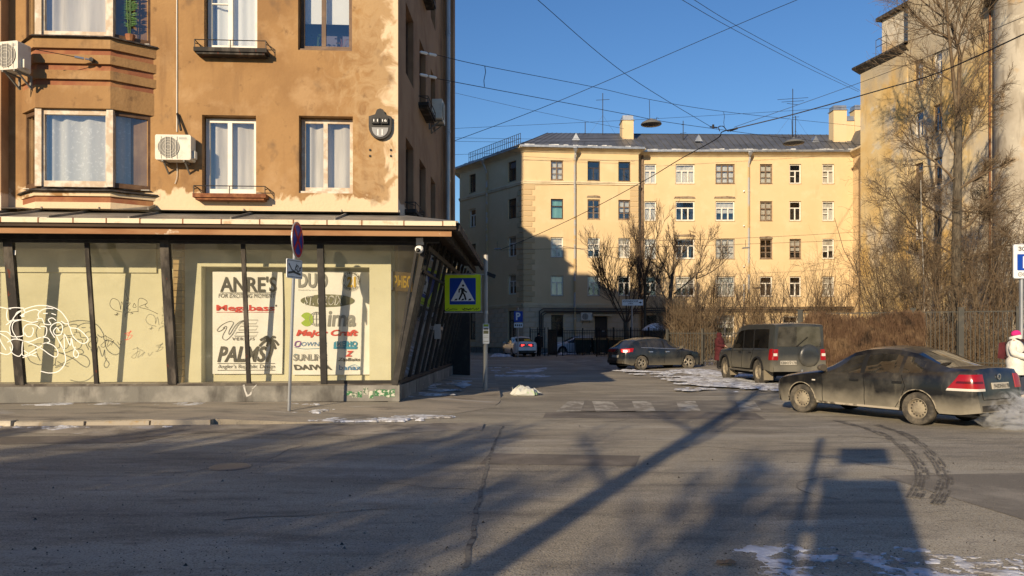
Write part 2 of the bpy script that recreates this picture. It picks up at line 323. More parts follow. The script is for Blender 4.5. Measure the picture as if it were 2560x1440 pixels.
while x < -5.6:                                   # granite kerb stones, one by one
    L = kst[k % 6]; b = MB(); ya = 12.61 + .058 * (x + 13.0)
    hz = .125 + R.uniform(-.03, .012); ya += R.uniform(-.02, .02); b.add([(x, ya-.13, -.02), (x+L-.03, ya-.13+.058*L, -.02), (x+L-.03, ya+.06+.058*L, -.02), (x, ya+.06, -.02),
        (x+.01, ya-.105, hz), (x+L-.04, ya-.105+.058*L, hz+R.uniform(-.01, .01)), (x+L-.03, ya+.06+.058*L, hz), (x, ya+.06, hz)], [(0,3,2,1),(4,5,6,7),(0,1,5,4),(1,2,6,5),(2,3,7,6),(3,0,4,7)])
    b.build('kerb_stone', M_['kerb'], pavement); x += L; k += 1
# grey strip of grit along the kerb
g = MB(); g.grid(lambda u, v: (-24 + 23.5*u, 12.0 + .042*23.5*u + .25*u*u + (-.85 - .3*sin(u*9) + .16*sin(u*40) + .2*mnoise.noise(Vector((u*30, 0, 0))))*(1 - v), .004 + .03*v), 160, 3)
gs = structure('gutter_grit', g, M_['dirt'], True)
# verge on the far side of the side street
vedge = smooth_path([(3.6, 62, 0), (3.2, 50, 0), (3.4, 43, 0), (4.2, 37, 0), (5.0, 32.5, 0), (6.0, 28, 0), (7.2, 24, 0), (8.4, 21, 0), (10.4, 18.7, 0), (13, 17.4, 0), (18, 16.4, 0), (30, 16, 0)], 6)
g = MB(); nV = len(vedge) - 1
g.grid(lambda u, v: (lambda p: (p.x + v*(34 - p.x), p.y + v*(66 - p.y)*(.35 + .65*u), .004 + .09*min(1, v*9) + .015*mnoise.noise(Vector((p.x*1.3, p.y*1.3, v*12)))))(vedge[round(u*nV)]), nV, 40)
verge = structure('verge', g, M_['dirt'], True)
def snow_patch(name, label, x0, y0, x1, y1, z, thr, scale, h=.07, n=70, seed=0, mask=None, M=None):
    nx = max(8, int(n * abs(x1-x0) / max(abs(x1-x0), abs(y1-y0)))); ny = max(8, int(n * abs(y1-y0) / max(abs(x1-x0), abs(y1-y0))))
    def hh(x, y):
        v = mnoise.fractal(Vector((x*scale + seed*7.3, y*scale + seed*3.1, seed)), .55, 2.2, 6) * .42 + .5
        e = min((x-x0)/(x1-x0), (x1-x)/(x1-x0), (y-y0)/(y1-y0), (y1-y)/(y1-y0)) * 6
        v = v - thr - max(0, .35*(1 - e))
        if mask: v += mask(x, y)
        return v
    mb = MB(); idx = {}
    H = [[hh(x0 + (x1-x0)*i/nx, y0 + (y1-y0)*j/ny) for j in range(ny+1)] for i in range(nx+1)]
    zf = z if callable(z) else (lambda x, y: z)
    def vid(i, j):
        if (i, j) not in idx:
            x = x0 + (x1-x0)*i/nx; y = y0 + (y1-y0)*j/ny; v = H[i][j]
            mb.v.append((x, y, zf(x, y) + (min(h, v*h*3) if v > 0 else -.02))); idx[i, j] = len(mb.v) - 1
        return idx[i, j]
    for i in range(nx):
        for j in range(ny):
            if max(H[i][j], H[i+1][j], H[i][j+1], H[i+1][j+1]) > 0: mb.f.append((vid(i, j), vid(i+1, j), vid(i+1, j+1), vid(i, j+1)))
    if mb.f:
        o = mb.build(name, M_['snow'], None, True, 80); o['kind'] = 'stuff'; o['label'] = label; o['category'] = 'snow'; return o
snow_patch('snow', 'thin crusty snow on the verge between hatchback and off-road car', 4.2, 19.5, 13.5, 34, .075, .50, .6, .05, 300, 2, lambda x, y: .14 - .28*abs(x - (7.6 + (28-y)*.1))/4)
snow_patch('snow', 'snow lying along the yard behind the picket fence', 8, 36, 19, 46, .08, .42, .5, .12, 60, 4)
snow_patch('snow', 'snow in the yard behind the black fence', 2.5, 58.3, 9.5, 61.8, .08, .36, .6, .2, 50, 5)
snow_patch('snow', 'icy snow crumbs on the road in the bottom right corner', 1.2, 4.55, 4.9, 5.75, .002, .52, 1.6, .012, 260, 6)
snow_patch('snow', 'dirty snow crust on the pavement corner by the kerb end', -4.6, 13.4, -1.0, 14.7, .03, .52, 1.1, .02, 200, 7)
snow_patch('snow', 'snow trampled round the foot of the no stopping sign', -5.4, 14.3, -3.6, 15.2, .085, .54, 1.6, .02, 130, 8)
snow_patch('snow', 'icy runoff along the glazed side of the shop', -2.75, 17.2, -1.2, 24.5, .13, .52, .8, .03, 180, 9)
snow_patch('snow', 'snow streaks on the shaded side street', -2.2, 27, 2.0, 37, .012, .60, .5, .02, 200, 10)
snow_patch('snow', 'thin line of snow lying along the foot of the kerb stones', -12.5, 12.2, -5.2, 12.75, .012, .46, 1.3, .05, 260, 14, lambda x, y: .25 - 1.6*abs(y - (12.42 + .058*(x+13)))/1.0)
snow_patch('snow', 'crusted snow and ice on the pavement below the shop plinth', -11, 15.4, -2.9, 16.3, .135, .60, .9, .02, 240, 15)
snow_patch('snow', 'snow lump beside the white sedan in the side street', -1.6, 53.5, 0.1, 57, .05, .40, .9, .18, 30, 12)
# worn zebra crossing, patched asphalt, tyre marks, crack and manhole: sheets lying on the road
M_['zebra'] = mat('worn_crossing_paint', (.46, .43, .36), .85, [dict(c=(.22, .197, .16), s=2.0, lo=.38, hi=.56, d=10, st=(1.6, .7, 1))])
M_['patch'] = mat('dark_asphalt_patch', (.19, .17, .138), .9, [dict(c=(.3, .27, .22), s=1.3, lo=.47, hi=.66, d=9), dict(c=(.02, .02, .02), s=60, lo=.55, hi=.7, f=.5)], bump=.4, bscale=80)
M_['patch2'] = mat('grey_asphalt_patch', (.15, .132, .11), .9, [dict(c=(.24, .21, .175), s=1.1, lo=.45, hi=.64), dict(c=(.07, .063, .055), s=55, lo=.54, hi=.66, f=.6)], bump=.6, bscale=70)
def sheet(name, pts, z, m, parent=road):
    return MB().add([(p[0], p[1], z) for p in pts], [tuple(range(len(pts)))]).build(name, m, parent)
def gp(px, py): p = G(px, py); return (p.x, p.y)
sheet('asphalt_patch', [gp(1420, 1031), gp(2010, 1031), gp(1900, 1001), gp(1440, 1001)], .004, M_['patch'])
for a, b, c, d in ((1390, 1452, 1462, 1420), (1490, 1555, 1528, 1480), (1700, 1752, 1738, 1690), (1590, 1640, 1625, 1580), (1850, 1905, 1885, 1840)):
    sheet('crossing_stripe', [gp(a, 1030), gp(b, 1029), gp(c, 1003), gp(d, 1004)], .008, M_['zebra'])
sheet('asphalt_patch', [gp(2200, 1190), gp(2700, 1180), gp(2700, 1330), gp(2560, 1300)], .004, M_['patch'])
M_['tyremark'] = mat('tyre_rubber_mark', (.13, .117, .1), .9, [dict(c=(.26, .235, .19), s=7, lo=.45, hi=.6, d=6)])
def track(pts, wid, z=.009):
    pts = smooth_path([(*gp(a, b), 0) for a, b in pts], 40); mb = MB()
    for rib in (-.42, -.14, .14, .42):
        w = wid*.085; run = []
        for i, p in enumerate(pts):
            d = (pts[min(i+1, len(pts)-1)] - pts[max(i-1, 0)]).normalized(); nrm = Vector((-d.y, d.x, 0))
            k = mnoise.noise(Vector((p.x*3.1 + rib*9, p.y*3.1, wid*50 + rib)))
            if k > .22: run = []; continue
            c = p + nrm*(rib*wid + .006*mnoise.noise(Vector((i*.4, rib, 0)))); ww = w*(.5 + .8*(.22 - k)); mb.v += [(*(c - nrm*ww)[:2], z), (*(c + nrm*ww)[:2], z)]; run.append(len(mb.v) - 2)
            if len(run) > 1: a = run[-2]; b = run[-1]; mb.f.append((a, a+1, b+1, b))
            if i % 2 == 0:                            # tread bars between the ribs
                e = p + nrm*(rib*wid) ; f_ = e + nrm*wid*.2 + d*.02; mb.add([(*e[:2], z), (*(e + d*.014)[:2], z), (*(f_ + d*.014)[:2], z), (*f_[:2], z)], [(0, 1, 2, 3)])
    return mb.build('tyre_mark', M_['tyremark'], road)
track([(2090, 1052), (2190, 1080), (2260, 1120), (2300, 1170), (2300, 1210), (2283, 1245)], .14)
track([(2190, 1062), (2270, 1090), (2330, 1140), (2360, 1190), (2355, 1225), (2335, 1260)], .14)
M_['crackfill'] = mat('pale_crack_grit', (.2, .185, .15), .95, [dict(c=(.08, .07, .06), s=12, lo=.5, hi=.6)])
pts = smooth_path([(*gp(1258, 1066), 0), (*gp(1232, 1120), 0), (*gp(1212, 1190), 0), (*gp(1190, 1290), 0), (*gp(1165, 1420), 0)], 8)
mb = MB(); o = 0
for i, p in enumerate(pts):
    j = .035 * mnoise.noise(Vector((i*.8, 0, 0))); w = .02 + .008*mnoise.noise(Vector((i*1.3, 5, 0))); mb.v += [(p.x + j - w, p.y, .005), (p.x + j + w, p.y, .005)]
for i in range(len(pts)-1): mb.f.append((2*i, 2*i+1, 2*i+3, 2*i+2))
mb.build('road_crack', M_['crackfill'], road)
c = G(575, 1168); 
rngc = random.Random(77)
def crack(x, y, a, L, w=.012):
    n_ = int(L/.12); px_, py_ = x, y; mb_ = MB()
    for k_ in range(n_+1):
        ww_ = w*(.4 + .9*rngc.random()); mb_.v += [(px_ - ww_*sin(a), py_ + ww_*cos(a), .0045), (px_ + ww_*sin(a), py_ - ww_*cos(a), .0045)]; a += rngc.uniform(-.35, .35); px_ += .12*cos(a); py_ += .12*sin(a)
    for k_ in range(n_): mb_.f.append((2*k_, 2*k_+1, 2*k_+3, 2*k_+2))
    mb_.build('road_crack', M_['patch'], road)
for x_, y_, a_, L_ in ((-4.5, 8.6, -.1, 3.2), (-1.4, 8.0, -.3, 1.2), (2.4, 10.5, .2, 3.5), (-7, 10.4, .1, 3), (5.2, 11.8, .05, 2.8), (.8, 13.5, .1, 2.6), (3.2, 7.2, 2.6, 1.6), (-2.5, 6.4, .4, 1.5), (6.5, 9.6, -.1, 2.5)): crack(x_, y_, a_, L_)
for pts_ in ([(-9.5, 10.6), (-5.6, 11.0), (-5.4, 11.9), (-9.4, 11.5)], [(.6, 14.3), (4.8, 14.0), (5.0, 15.2), (2.2, 15.6), (.7, 15.3)], [(-.4, 9.2), (1.5, 9.0), (1.7, 9.8), (-.3, 10.0)]): sheet('asphalt_patch', pts_, .004, M_['patch2'])
gm = MB(); rngg = random.Random(3)
for i_ in range(2000):
    yy_ = 4.7 + 9*rngg.random()**2; xx_ = rngg.uniform(-.72, .72)*yy_; r__ = rngg.uniform(.003, .008)*(1 + (rngg.random() < .03)*1.2)
    gm.add([(xx_-r__, yy_-r__*.7, .001), (xx_+r__, yy_-r__*.5, .001), (xx_+r__*.2, yy_+r__, .001), (xx_, yy_, r__*1.3)], [(0,1,3), (1,2,3), (2,0,3)])
gr_ = gm.build('grit', mat('loose_grit', (.2, .18, .15), .9, [dict(c=(.32, .3, .26), s=40, lo=.6, hi=.65), dict(c=(.05, .045, .04), s=30, lo=.45, hi=.5)]), None); gr_['kind'] = 'stuff'; gr_['label'] = 'loose grit scattered over the foreground road'; gr_['category'] = 'grit'
mh = MB().lathe([(0, .012), (.2, .012), (.23, .01), (.25, .002)], 20).build('manhole_cover', mat('manhole_iron', (.2, .19, .17), .6, metal=.4), None, True, M=TR(c.x, c.y, .002))
tag(mh, 'small round iron cover set in the road left of the sign pole', 'manhole cover')
# ------------------------------------------------------------------ windows and air conditioners
def waves(w, z0, z1, y, amp=.03, n=9, cols=40):
    return MB().grid(lambda u, v: (w*u, y + amp*1.5*sin(u*n*6.28*.6 + 1.9*sin(u*5)) + .3*amp*sin(u*37), z0 + (z1-z0)*v), cols*2, 1)
def window(parent, M, w, h, muls=(.5,), trans=(), fw=.06, fm='whiteframe', curtain='curtain', cover=1.0, sill=True, glass='glass', dense=True, depth=.06, sub=(), name='window'):
    """one window in its opening: x 0..w, z 0..h, outside towards -y"""
    f = MB()
    f.box(0, 0, 0, fw, depth, h); f.box(w-fw, 0, 0, w, depth, h); f.box(fw, 0, 0, w-fw, depth, fw*1.2); f.box(fw, 0, h-fw, w-fw, depth, h)
    for m in muls: f.box(w*m - fw*.55, -.004, fw*1.2, w*m + fw*.55, depth-.004, h*(trans[0] if trans else 1) - (0 if trans else fw))
    for t in trans: f.box(fw, -.007, h*t - fw*.45, w-fw, depth-.007, h*t + fw*.45)
    for (x0, z0, x1, z1) in sub: f.box(w*x0, .003, h*z0, w*x1, depth-.003, h*z1)
    o = f.build(name, M_[fm], parent, M=M)
    xs = [0, *muls, 1] if not trans else None
    zs = [0, *trans, 1]
    def pane(x0, z0, x1, z1): MB().quad((x0, depth*.5, z0), (x1, depth*.5, z0), (x1, depth*.5, z1), (x0, depth*.5, z1)).build('pane', M_[glass], o)
    xl = [0, *muls, 1]
    if trans:
        for a, b in zip(xl, xl[1:]): pane(w*a+.01, .01, w*b-.01, h*trans[0])
        pane(.01, h*trans[0], w-.01, h-.01)
    else:
        for a, b in zip(xl, xl[1:]): pane(w*a+.01, .01, w*b-.01, h-.01)
    if curtain:
        z0 = h * (1 - cover) + .02
        waves(w-.02, z0, h-.01, depth + .12, .025 if dense else .012, max(3, int(w*5)), 44 if dense else 14).build('curtain', M_[curtain], o, True)
    if sill: MB().box(-.04, -.14, -.05, w+.04, .02, -.004).build('sill', M_[fm if fm != 'whiteframe' else 'tin'], o)
    return o
def ac_unit(label, M, w=.8, h=.55, d=.3, group='air conditioners'):
    t = thing('air_conditioner', label, 'air conditioner', M, group)
    b = MB(); r = .025
    prof = [(r, 0), (w-r, 0), (w, r), (w, h-r), (w-r, h), (r, h), (0, h-r), (0, r)]
    b.prism(prof, -d, 0).build('casing', M_['acwhite'], t)
    cx, cz, rr = w*.38, h*.5, h*.41
    Mf = Matrix.Translation((cx, -d-.004, cz)) @ Matrix.Rotation(pi/2, 4, 'X')
    g_ = MB().lathe([(0, 0), (rr, 0), (rr, .012), (0, .012)], 24, Mf).build('fan_opening', M_['acgrille'], t)
    b = MB()
    for q in (.25, .5, .75, 1.0): b.lathe([(rr*q-.003, .012), (rr*q+.003, .012), (rr*q+.003, .018), (rr*q-.003, .018), (rr*q-.003, .012)], 24, Mf)
    for q in range(4): b.box(cx-rr + rr*2*(q+.5)/4 - .005, -d-.035, cz-rr-.02, cx-rr + rr*2*(q+.5)/4 + .005, -d-.027, cz+rr+.02)
    b.build('grille', M_['acwhite'], g_)
    for q in (.2, .8): MB().box(w*q-.02, -d, -.04, w*q+.02, .12, -.005).box(w*q-.018, .08, -.28, w*q+.018, .12, -.04).bar((w*q, -d*.7, -.04), (w*q, .1, -.27), .03, .03).build('bracket', M_['acgrille'], t)
    MB().box(w*.66, -d-.004, h*.82, w*.88, -d-.001, h*.9).build('badge', M_['inklight'], t)
    MB().box(w, -d*.7, h*.1, w+.06, -d*.25, h*.4).build('valve_cover', M_['acwhite'], t)
    return t
# ------------------------------------------------------------------ the ochre corner building
F1 = Frame(-2.65, 17.2, 1, .059); FS = Frame(-2.65, 17.2, .026, 1)
cb = thing('corner_building', 'ochre plastered corner building with glazed shop on its ground floor', 'building', F1.M)
LX = F1.px(22, 300)[0]; HB = 18.6
W1 = F1.rect(505, 288, 640, 487); W2 = F1.rect(747, 290, 882, 483); U1 = F1.rect(510, -72, 643, 124); U2 = F1.rect(745, -72, 880, 126)
dz = U1[1] - W1[1]
holes = [W1, W2, U1, U2] + [(a[0], a[1] + 2*dz*k, a[2], a[3] + 2*dz*k) for a in (W1, W2) for k in (1,)]
bayx0 = F1.px(54, 380)[0]; bayx1 = F1.px(386, 380)[0]
b = MB(); wall(b, LX, 0, 0, HB, holes, .3)
b.quad((0, 0, HB), (0, 9.3, HB), (LX, 9.3, HB), (LX, 0, HB)); b.quad((-13, 9.3, 0), (0, 9.3, 0), (0, 9.3, HB), (-13, 9.3, HB))
b.build('front_wall', M_['ochre'], cb)
MB().box(-16.5, -.28, 0, LX, 6, 22).build('neighbouring_bay', M_['brownwall'], cb)
MB().quad((LX, 1.3, 4.2), (-.4, 1.3, 4.2), (-.4, 1.3, HB), (LX, 1.3, HB)).build('interior', M_['midroom'], cb)
rb = MB()                                         # hipped roof with a taller rear wing behind it
rb.add([(LX-.4, -.5, HB), (.5, -.5, HB), (.9, 9.8, HB), (LX-.4, 9.8, HB), (LX+1, 4.7, HB+2.6), (-4.5, 4.7, HB+2.6)], [(0,1,5,4), (1,2,5), (2,3,4,5), (3,0,4), (3,2,1,0)])
rb.build('roof', M_['tin'], cb)
MB().box(-12.55, 9.4, 0, -8.9, 12.5, 22.6).build('rear_wing', M_['brownwall'], cb)
MB().box(-18, 9.4, 0, -12.6, 22, 31).build('rear_tower', M_['brownwall'], cb)
# side wall along the side street
sh = []
def SR(s0, s1, z0, z1): return (s0, z0, s1, z1)
for s0, s1 in ((1.05, 2.25), (3.3, 4.5), (5.6, 6.7)):
    for z0 in (4.75, 4.75 + dz, 4.75 + 2*dz): sh.append(SR(s0, s1, z0, z0 + 1.75))
Msd = F1.M.inverted() @ FS.M
b = MB(); wall(b, 0.0, 9.0, 0, HB, sh, .25)
b.box(8.9, -.35, 4.3, 9.5, .2, HB)
b.build('side_wall', M_['brownwall'], cb, M=Msd)
MB().quad((0, .5, 4), (9, .5, 4), (9, .5, HB), (0, .5, HB)).build('interior', M_['darkroom'], cb, M=Msd)
for i, h in enumerate(sh):
    window(cb, Msd @ Matrix.Translation((h[0], .14, h[1])), h[2]-h[0], h[3]-h[1], (.5,), (), .07, 'brownframe', None, glass='glass', sill=False)
# front windows
for i, (h, fm, cv, gl) in enumerate(((W1, 'whiteframe', 'curtain', 'glass_mirror'), (W2, 'beigeframe', 'curtain', 'glass_mirror'), (U1, 'whiteframe', 'blind', 'glass'), (U2, 'brownframe', None, 'glass'))):
    window(cb, Matrix.Translation((h[0] + .02, .2, h[1] + .06)), h[2]-h[0]-.03, h[3]-h[1]-.09, (.46,) if i < 2 else (.44,), (), .09, fm, cv, sill=(i in (1, 3)), glass=gl,
           sub=((.06, .62, .40, .635),) if i == 2 else ())
w_, h_ = U2[2]-U2[0], U2[3]-U2[1]
MB().box(U2[0]+.08, .4, U2[1]+h_*.42, U2[2]-.06, .42, U2[3]).build('roller_blind', M_['blind'], cb)
MB().box(U2[0]+.06, .75, U2[1], U2[2]-.04, .78, U2[3]).build('room_back', mat('violet_grey_room', (.16, .15, .2), .9), cb)
def house_plant(label, M, col, n=26, h=.45, group='plants on window sills'):
    t = thing('potted_plant', label, 'plant', M, group); MB().lathe([(.05, 0), (.075, .11), (.07, .11)], 10).build('pot', M_['fascia'], t)
    b = MB()
    for i in range(n):
        a = R.uniform(0, 6.28); r = R.uniform(.04, .2); z = R.uniform(.12, h); L = R.uniform(.05, .11); d = Vector((cos(a), sin(a)*.5, R.uniform(-.4, .3))); p = Vector((r*cos(a)*.9, r*sin(a)*.4, z)); sd_ = Vector((-sin(a), cos(a)*.5, .2)) * L * .45
        b.quad(p, p + d*L*.5 + sd_, p + d*L, p + d*L*.5 - sd_)
        if i % 3 == 0: b.tube([(0, 0, .1), p], .004, 3)
    b.build('leaves', col, t); return t
leafm = mat('house_plant_leaf', (.04, .10, .025), .6, [dict(c=(.08, .16, .05), s=20, lo=.5, hi=.6)])
house_plant('broad-leaved plant on the upper sill beside the roller blind', F1.M @ Matrix.Translation((U2[0]+.33, .5, U2[1]+.12)), leafm)
house_plant('reddish flowering plant on the upper sill beside the mullion', F1.M @ Matrix.Translation((U2[2]-.3, .5, U2[1]+.12)), mat('reddish_leaf', (.38, .10, .06), .6, [dict(c=(.1, .2, .06), s=15, lo=.5, hi=.6)]), 18, .4)
# flower ledges with rails
def ledge(x0, x1, z, Mx=None, red=True):
    b = MB(); b.box(x0, -.28, z-.12, x1, 0, z-.03); b.box(x0+.05, -.24, z-.17, x1-.05, 0, z-.12)
    o = b.build('flower_ledge', M_['rust'] if red else M_['worn_dark'], cb, M=Mx); r = MB(); zt = z + .14
    for a, c_ in (((x0+.02, -.26, zt), (x1-.02, -.26, zt)), ((x0+.02, -.26, zt), (x0+.02, 0, zt)), ((x1-.02, -.26, zt), (x1-.02, 0, zt)), ((x0+.02, -.26, z+.06), (x0+.02, 0, zt)), ((x1-.02, -.26, z+.06), (x1-.02, 0, zt))): r.tube([a, c_], .011, 5)
    for q in (x0+.02, (x0+x1)/2, x1-.02): r.tube([(q, -.26, z-.03), (q, -.26, zt)], .011, 5)
    r.build('rail', M_['darkmetal'], o)
l1 = F1.px(481, 490, -.28)[0]; l2 = F1.px(664, 490, -.28)[0]
ledge(l1, l2, F1.px(570, 480, -.28)[1], None); ledge(l1+.02, l2+.02, F1.px(570, 115, -.28)[1], None, False)
ledge(.9, 2.4, 4.72, Msd, False); ledge(3.1, 4.7, 4.75 + dz - .05, Msd, False); ledge(3.1, 4.7, 4.75 + 2*dz - .05, Msd, False)
# bay window
zc = lambda py: F1.px(180, py, -.5)[1]
bx = [F1.px(52, 240)[0], F1.px(88, 240, -.5)[0], F1.px(276, 240, -.5)[0], F1.px(389, 240)[0]]
def bplan(d): return [(bx[0]-.9*d, .02), (bx[1]-.4*d, -.5-d), (bx[2]+.4*d, -.5-d), (bx[3]+.9*d, .02)]
def bband(b, z0, z1, d, d2=None):
    p = bplan(d); q = bplan(d if d2 is None else d2); n = 4
    b.add([(x, y, z0) for x, y in p] + [(x, y, z1) for x, y in q], [(0,1,5,4), (1,2,6,5), (2,3,7,6), (3,2,1,0), (4,5,6,7)])
bo = link('bay', None, cb)
def bpart(nm, m, *bands):
    q = MB()
    for z0, z1, d, *d2 in bands: bband(q, z0, z1, d, *d2)
    return q.build(nm, M_[m], bo)
for z0, z1, d in ((zc(270), zc(213), 0), (zc(199), zc(177), .05), (zc(160), zc(138), .05), (zc(122), zc(93), .05), (zc(490), zc(480), .03), (zc(521), zc(505), 0)): bpart('plaster_band', 'ochre', (z0, z1, d))
bpart('plaster_band', 'ochre', (zc(270) + dz*2, zc(93) + dz*2, 0))
for z0, z1 in ((213, 199), (177, 160), (138, 122), (505, 490)): bpart('recessed_band', 'ochre_red', (zc(z0)+.001, zc(z1)-.001, -.02))
for py in (474, 91): bpart('bay_sill', 'worn_dark', (zc(py+5), zc(py), .13, .08))
fl = MB(); bband(fl, zc(93), zc(93)+.02, -.15); fl.build('bay_floor', M_['ochre_red'], bo)
ins = .09
def bay_window(z0, z1, fms, curt, gls):
    p = bplan(-ins)
    for (a, c_), fm, cu_, gl, ml in zip(zip(p, p[1:]), fms, curt, gls, ((), (), ())):
        d = Vector((c_[0]-a[0], c_[1]-a[1], 0)); w = d.length; Mx = Matrix.Translation((a[0], a[1], z0)) @ Matrix.Rotation(atan2(d.y, d.x), 4, 'Z')
        window(bo, Mx, w, z1-z0, ml, (), .11 if fm != 'brownframe' else .09, fm, cu_, sill=False, glass=gl, depth=.08)
    for q in p[1:3]: MB().box(q[0]-.07, q[1]-.05, z0, q[0]+.07, q[1]+.09, z1).build('corner_post', M_['beigeframe'], bo)
    MB().box(bx[0]+.1, -.1, z0, bx[3]-.1, 1.2, z0+.01).build('window_board', M_['whiteframe'], bo)
bay_window(zc(465), zc(271), ('brownframe', 'beigeframe', 'brownframe'), ('curtain', 'lace', 'lace'), ('glass', 'glass', 'glass'))
bay_window(zc(89), zc(89) + 1.85, ('brownframe', 'beigeframe', 'brownframe'), (None, 'curtain', None), ('glass', 'glass_mirror', 'glass_mirror'))
t = thing('potted_plant', 'tall bamboo-like plant in the upper bay window', 'plant', F1.M @ Matrix.Translation((bx[2]+.3, -.22, zc(88))), 'plants on window sills')
MB().lathe([(.08, 0), (.11, .14), (.1, .14)], 10).build('pot', M_['ochre_red'], t); b = MB()
for i in range(6):
    xx = R.uniform(-.1, .1); b.tube([(xx*.5, 0, .1), (xx, 0, .6), (xx*1.5, 0, 1.3)], .012, 5)
    for j in range(10):
        z = R.uniform(.3, 1.3); a = R.choice((-1, 1)); p = Vector((xx*(.5 + z*.8), 0, z)); b.quad(p, p + Vector((a*.08, .01, .05)), p + Vector((a*.17, 0, .03)), p + Vector((a*.08, -.01, -.0)))
b.build('stalks', leafm, t)
# boxes and cable bits on the wall
ac_unit('white air conditioner on the ochre wall right of the lower bay', F1.M @ Matrix.Translation((F1.px(389, 365, -.33)[0], -.06, F1.px(430, 399, -.36)[1])), .78, .56, .30)
A2 = F1.M @ Matrix.Translation((F1.px(6, 140, -.95)[0], -.62, F1.px(30, 178, -.9)[1])) @ Matrix.Rotation(radians(-14), 4, 'Z')
ac_unit('boxy white air conditioner hung sideways at the left edge of the bay', A2, .48, .60, .34)
ac_unit('dark-looking air conditioner on the shaded side wall above the cables', FS.M @ Matrix.Translation((5.0, -.12, 8.1)), .8, .6, .3)
pb = thing('wall_cable', 'thin pale conduit running down the ochre wall to the air conditioner', 'cable', F1.M)
cx = F1.px(443, 200)[0]; b = MB().tube([(cx, -.02, 14), (cx, -.02, F1.px(443, 330)[1])], .012, 5).build('conduit', M_['whiteframe'], pb)
b = MB().tube(smooth_path([(cx+.02, -.03, F1.px(443, 285)[1]), (cx+.06, -.08, F1.px(443, 300)[1]), (cx+.14, -.15, F1.px(443, 330)[1])], 4), .03, 6).build('insulated_hose', M_['black'], pb, True)
MB().tube(smooth_path([(cx, -.03, F1.px(443, 400)[1]), (cx+.01, -.03, F1.px(443, 440)[1]), (cx-.04, -.03, F1.px(443, 460)[1])], 4), .008, 4).build('drain_hose', M_['whiteframe'], pb)
# house number plaque
x0, z0, x1, z1 = F1.rect(923, 292, 980, 350); zt = F1.px(950, 274)[1]; cxp = (x0+x1)/2; w = x1-x0
pl = thing('house_number_plaque', 'black shield-shaped house number plaque near the building corner', 'plaque', F1.M)
zm = z0 + (z1-z0)*.52
out = [(x0, zm), (x0, z1-.02), (x0+w*.28, z1+.03), (x0+w*.36, zt-.03), (cxp, zt), (x1-w*.36, zt-.03), (x1-w*.28, z1+.03), (x1, z1-.02), (x1, zm)] + [(cxp + w/2*cos(a), zm - (zm-z0)*sin(a)) for a in [pi*k/10 for k in range(1, 10)]]
MB().prism(out[::-1], -.1, -.005).build('shield', M_['darkmetal'], pl)
inn = [(x0+w*.14, zm-.02), (x1-w*.14, zm-.02)] + [(cxp + w*.36*cos(a), zm - .02 - (zm-z0)*.78*sin(a)) for a in [pi*k/10 for k in range(1, 10)]]
MB().prism(inn, -.115, -.1).build('number_glass', mat('plaque_grey_glass', (.3, .3, .3), .3), pl)
for q in (0, 1): MB().box(x0 + w*(.15 + .38*q), -.16, zm+.06, x0 + w*(.15 + .38*q + .33), -.1, z1-.06).build('number_box', M_['black'], pl)
text('11', cxp-.06, zm-.2, cxp+.06, zm-.06, -.118, M_['white'], pl, bold=.01); text('11', x0+w*.22, zm+.1, x0+w*.42, z1-.1, -.163, M_['white'], pl, bold=.01); text('16', x0+w*.6, zm+.1, x0+w*.8, z1-.1, -.163, M_['white'], pl, bold=.01)
mk = thing('bracket_stubs', 'four rusty stubs left from a removed sign under the plaque', 'bracket', F1.M)
for px_, py_ in ((925, 375), (977, 375), (925, 390), (977, 390)):
    q = F1.px(px_, py_); MB().box(q[0]-.02, -.03, q[1]-.02, q[0]+.02, 0, q[1]+.02).build('stub', M_['black'], mk)
# downpipe on the side wall
dp = MB().tube([(8.35, -.22, HB), (8.35, -.22, 4.3)], .085, 10)
for z in (5.2, 6.9, 8.6, 10.3, 12): MB().tube([(8.35, -.22, z), (8.35, -.22, z+.06)], .098, 10).build('pipe_collar', M_['galv'], cb, True, M=Msd)
dp.build('downpipe', M_['galv'], cb, True, M=Msd)
# ------------------------------------------------------------------ glazed shop front, leaning outwards at the top
def ysl(z): return -.75 - .43 * (z - .52) / 3.1
GZ0, GZ1, GZT = .53, 3.60, 3.93
sf = cb
def sx(px, py=958): return F1.px(px, py, ysl(.55))[0]
cbx = F1.px(990, 966, ysl(.55))[0]; ctx = F1.px(1062, 606, ysl(3.6))[0]
def cornx(z): return cbx + (ctx - cbx) * (z - .53) / 3.07
lean = lambda x, z, o=0.0: (x, ysl(z) + o, z)
def mullion(px0, px1, m='worn_dark', dp_=.10, zt=GZT):
    a, c_ = sx(px0), sx(px1); b = MB()
    b.add([lean(a, GZ0, -dp_/2), lean(c_, GZ0, -dp_/2), lean(c_, GZ0, dp_/2), lean(a, GZ0, dp_/2), lean(a, zt, -dp_/2), lean(c_, zt, -dp_/2), lean(c_, zt, dp_/2), lean(a, zt, dp_/2)], [(0,3,2,1),(4,5,6,7),(0,1,5,4),(1,2,6,5),(2,3,7,6),(3,0,4,7)])
    return b.build('mullion', M_[m], sf)
sfm = []
for a, c_, m, d in ((-420, -402, 'worn_dark', .08), (-190, -150, 'worn_dark', .14), (41, 63, 'worn_dark', .12), (237, 247, 'worn_dark', .07), (422, 443, 'worn_dark', .14), (617, 627, 'worn_dark', .07), (803, 818, 'darkmetal', .14)): mullion(a, c_, m, d)
b = MB(); p0, p1 = sx(-620), cornx(3.6)          # top rail, bottom frame of the last pane
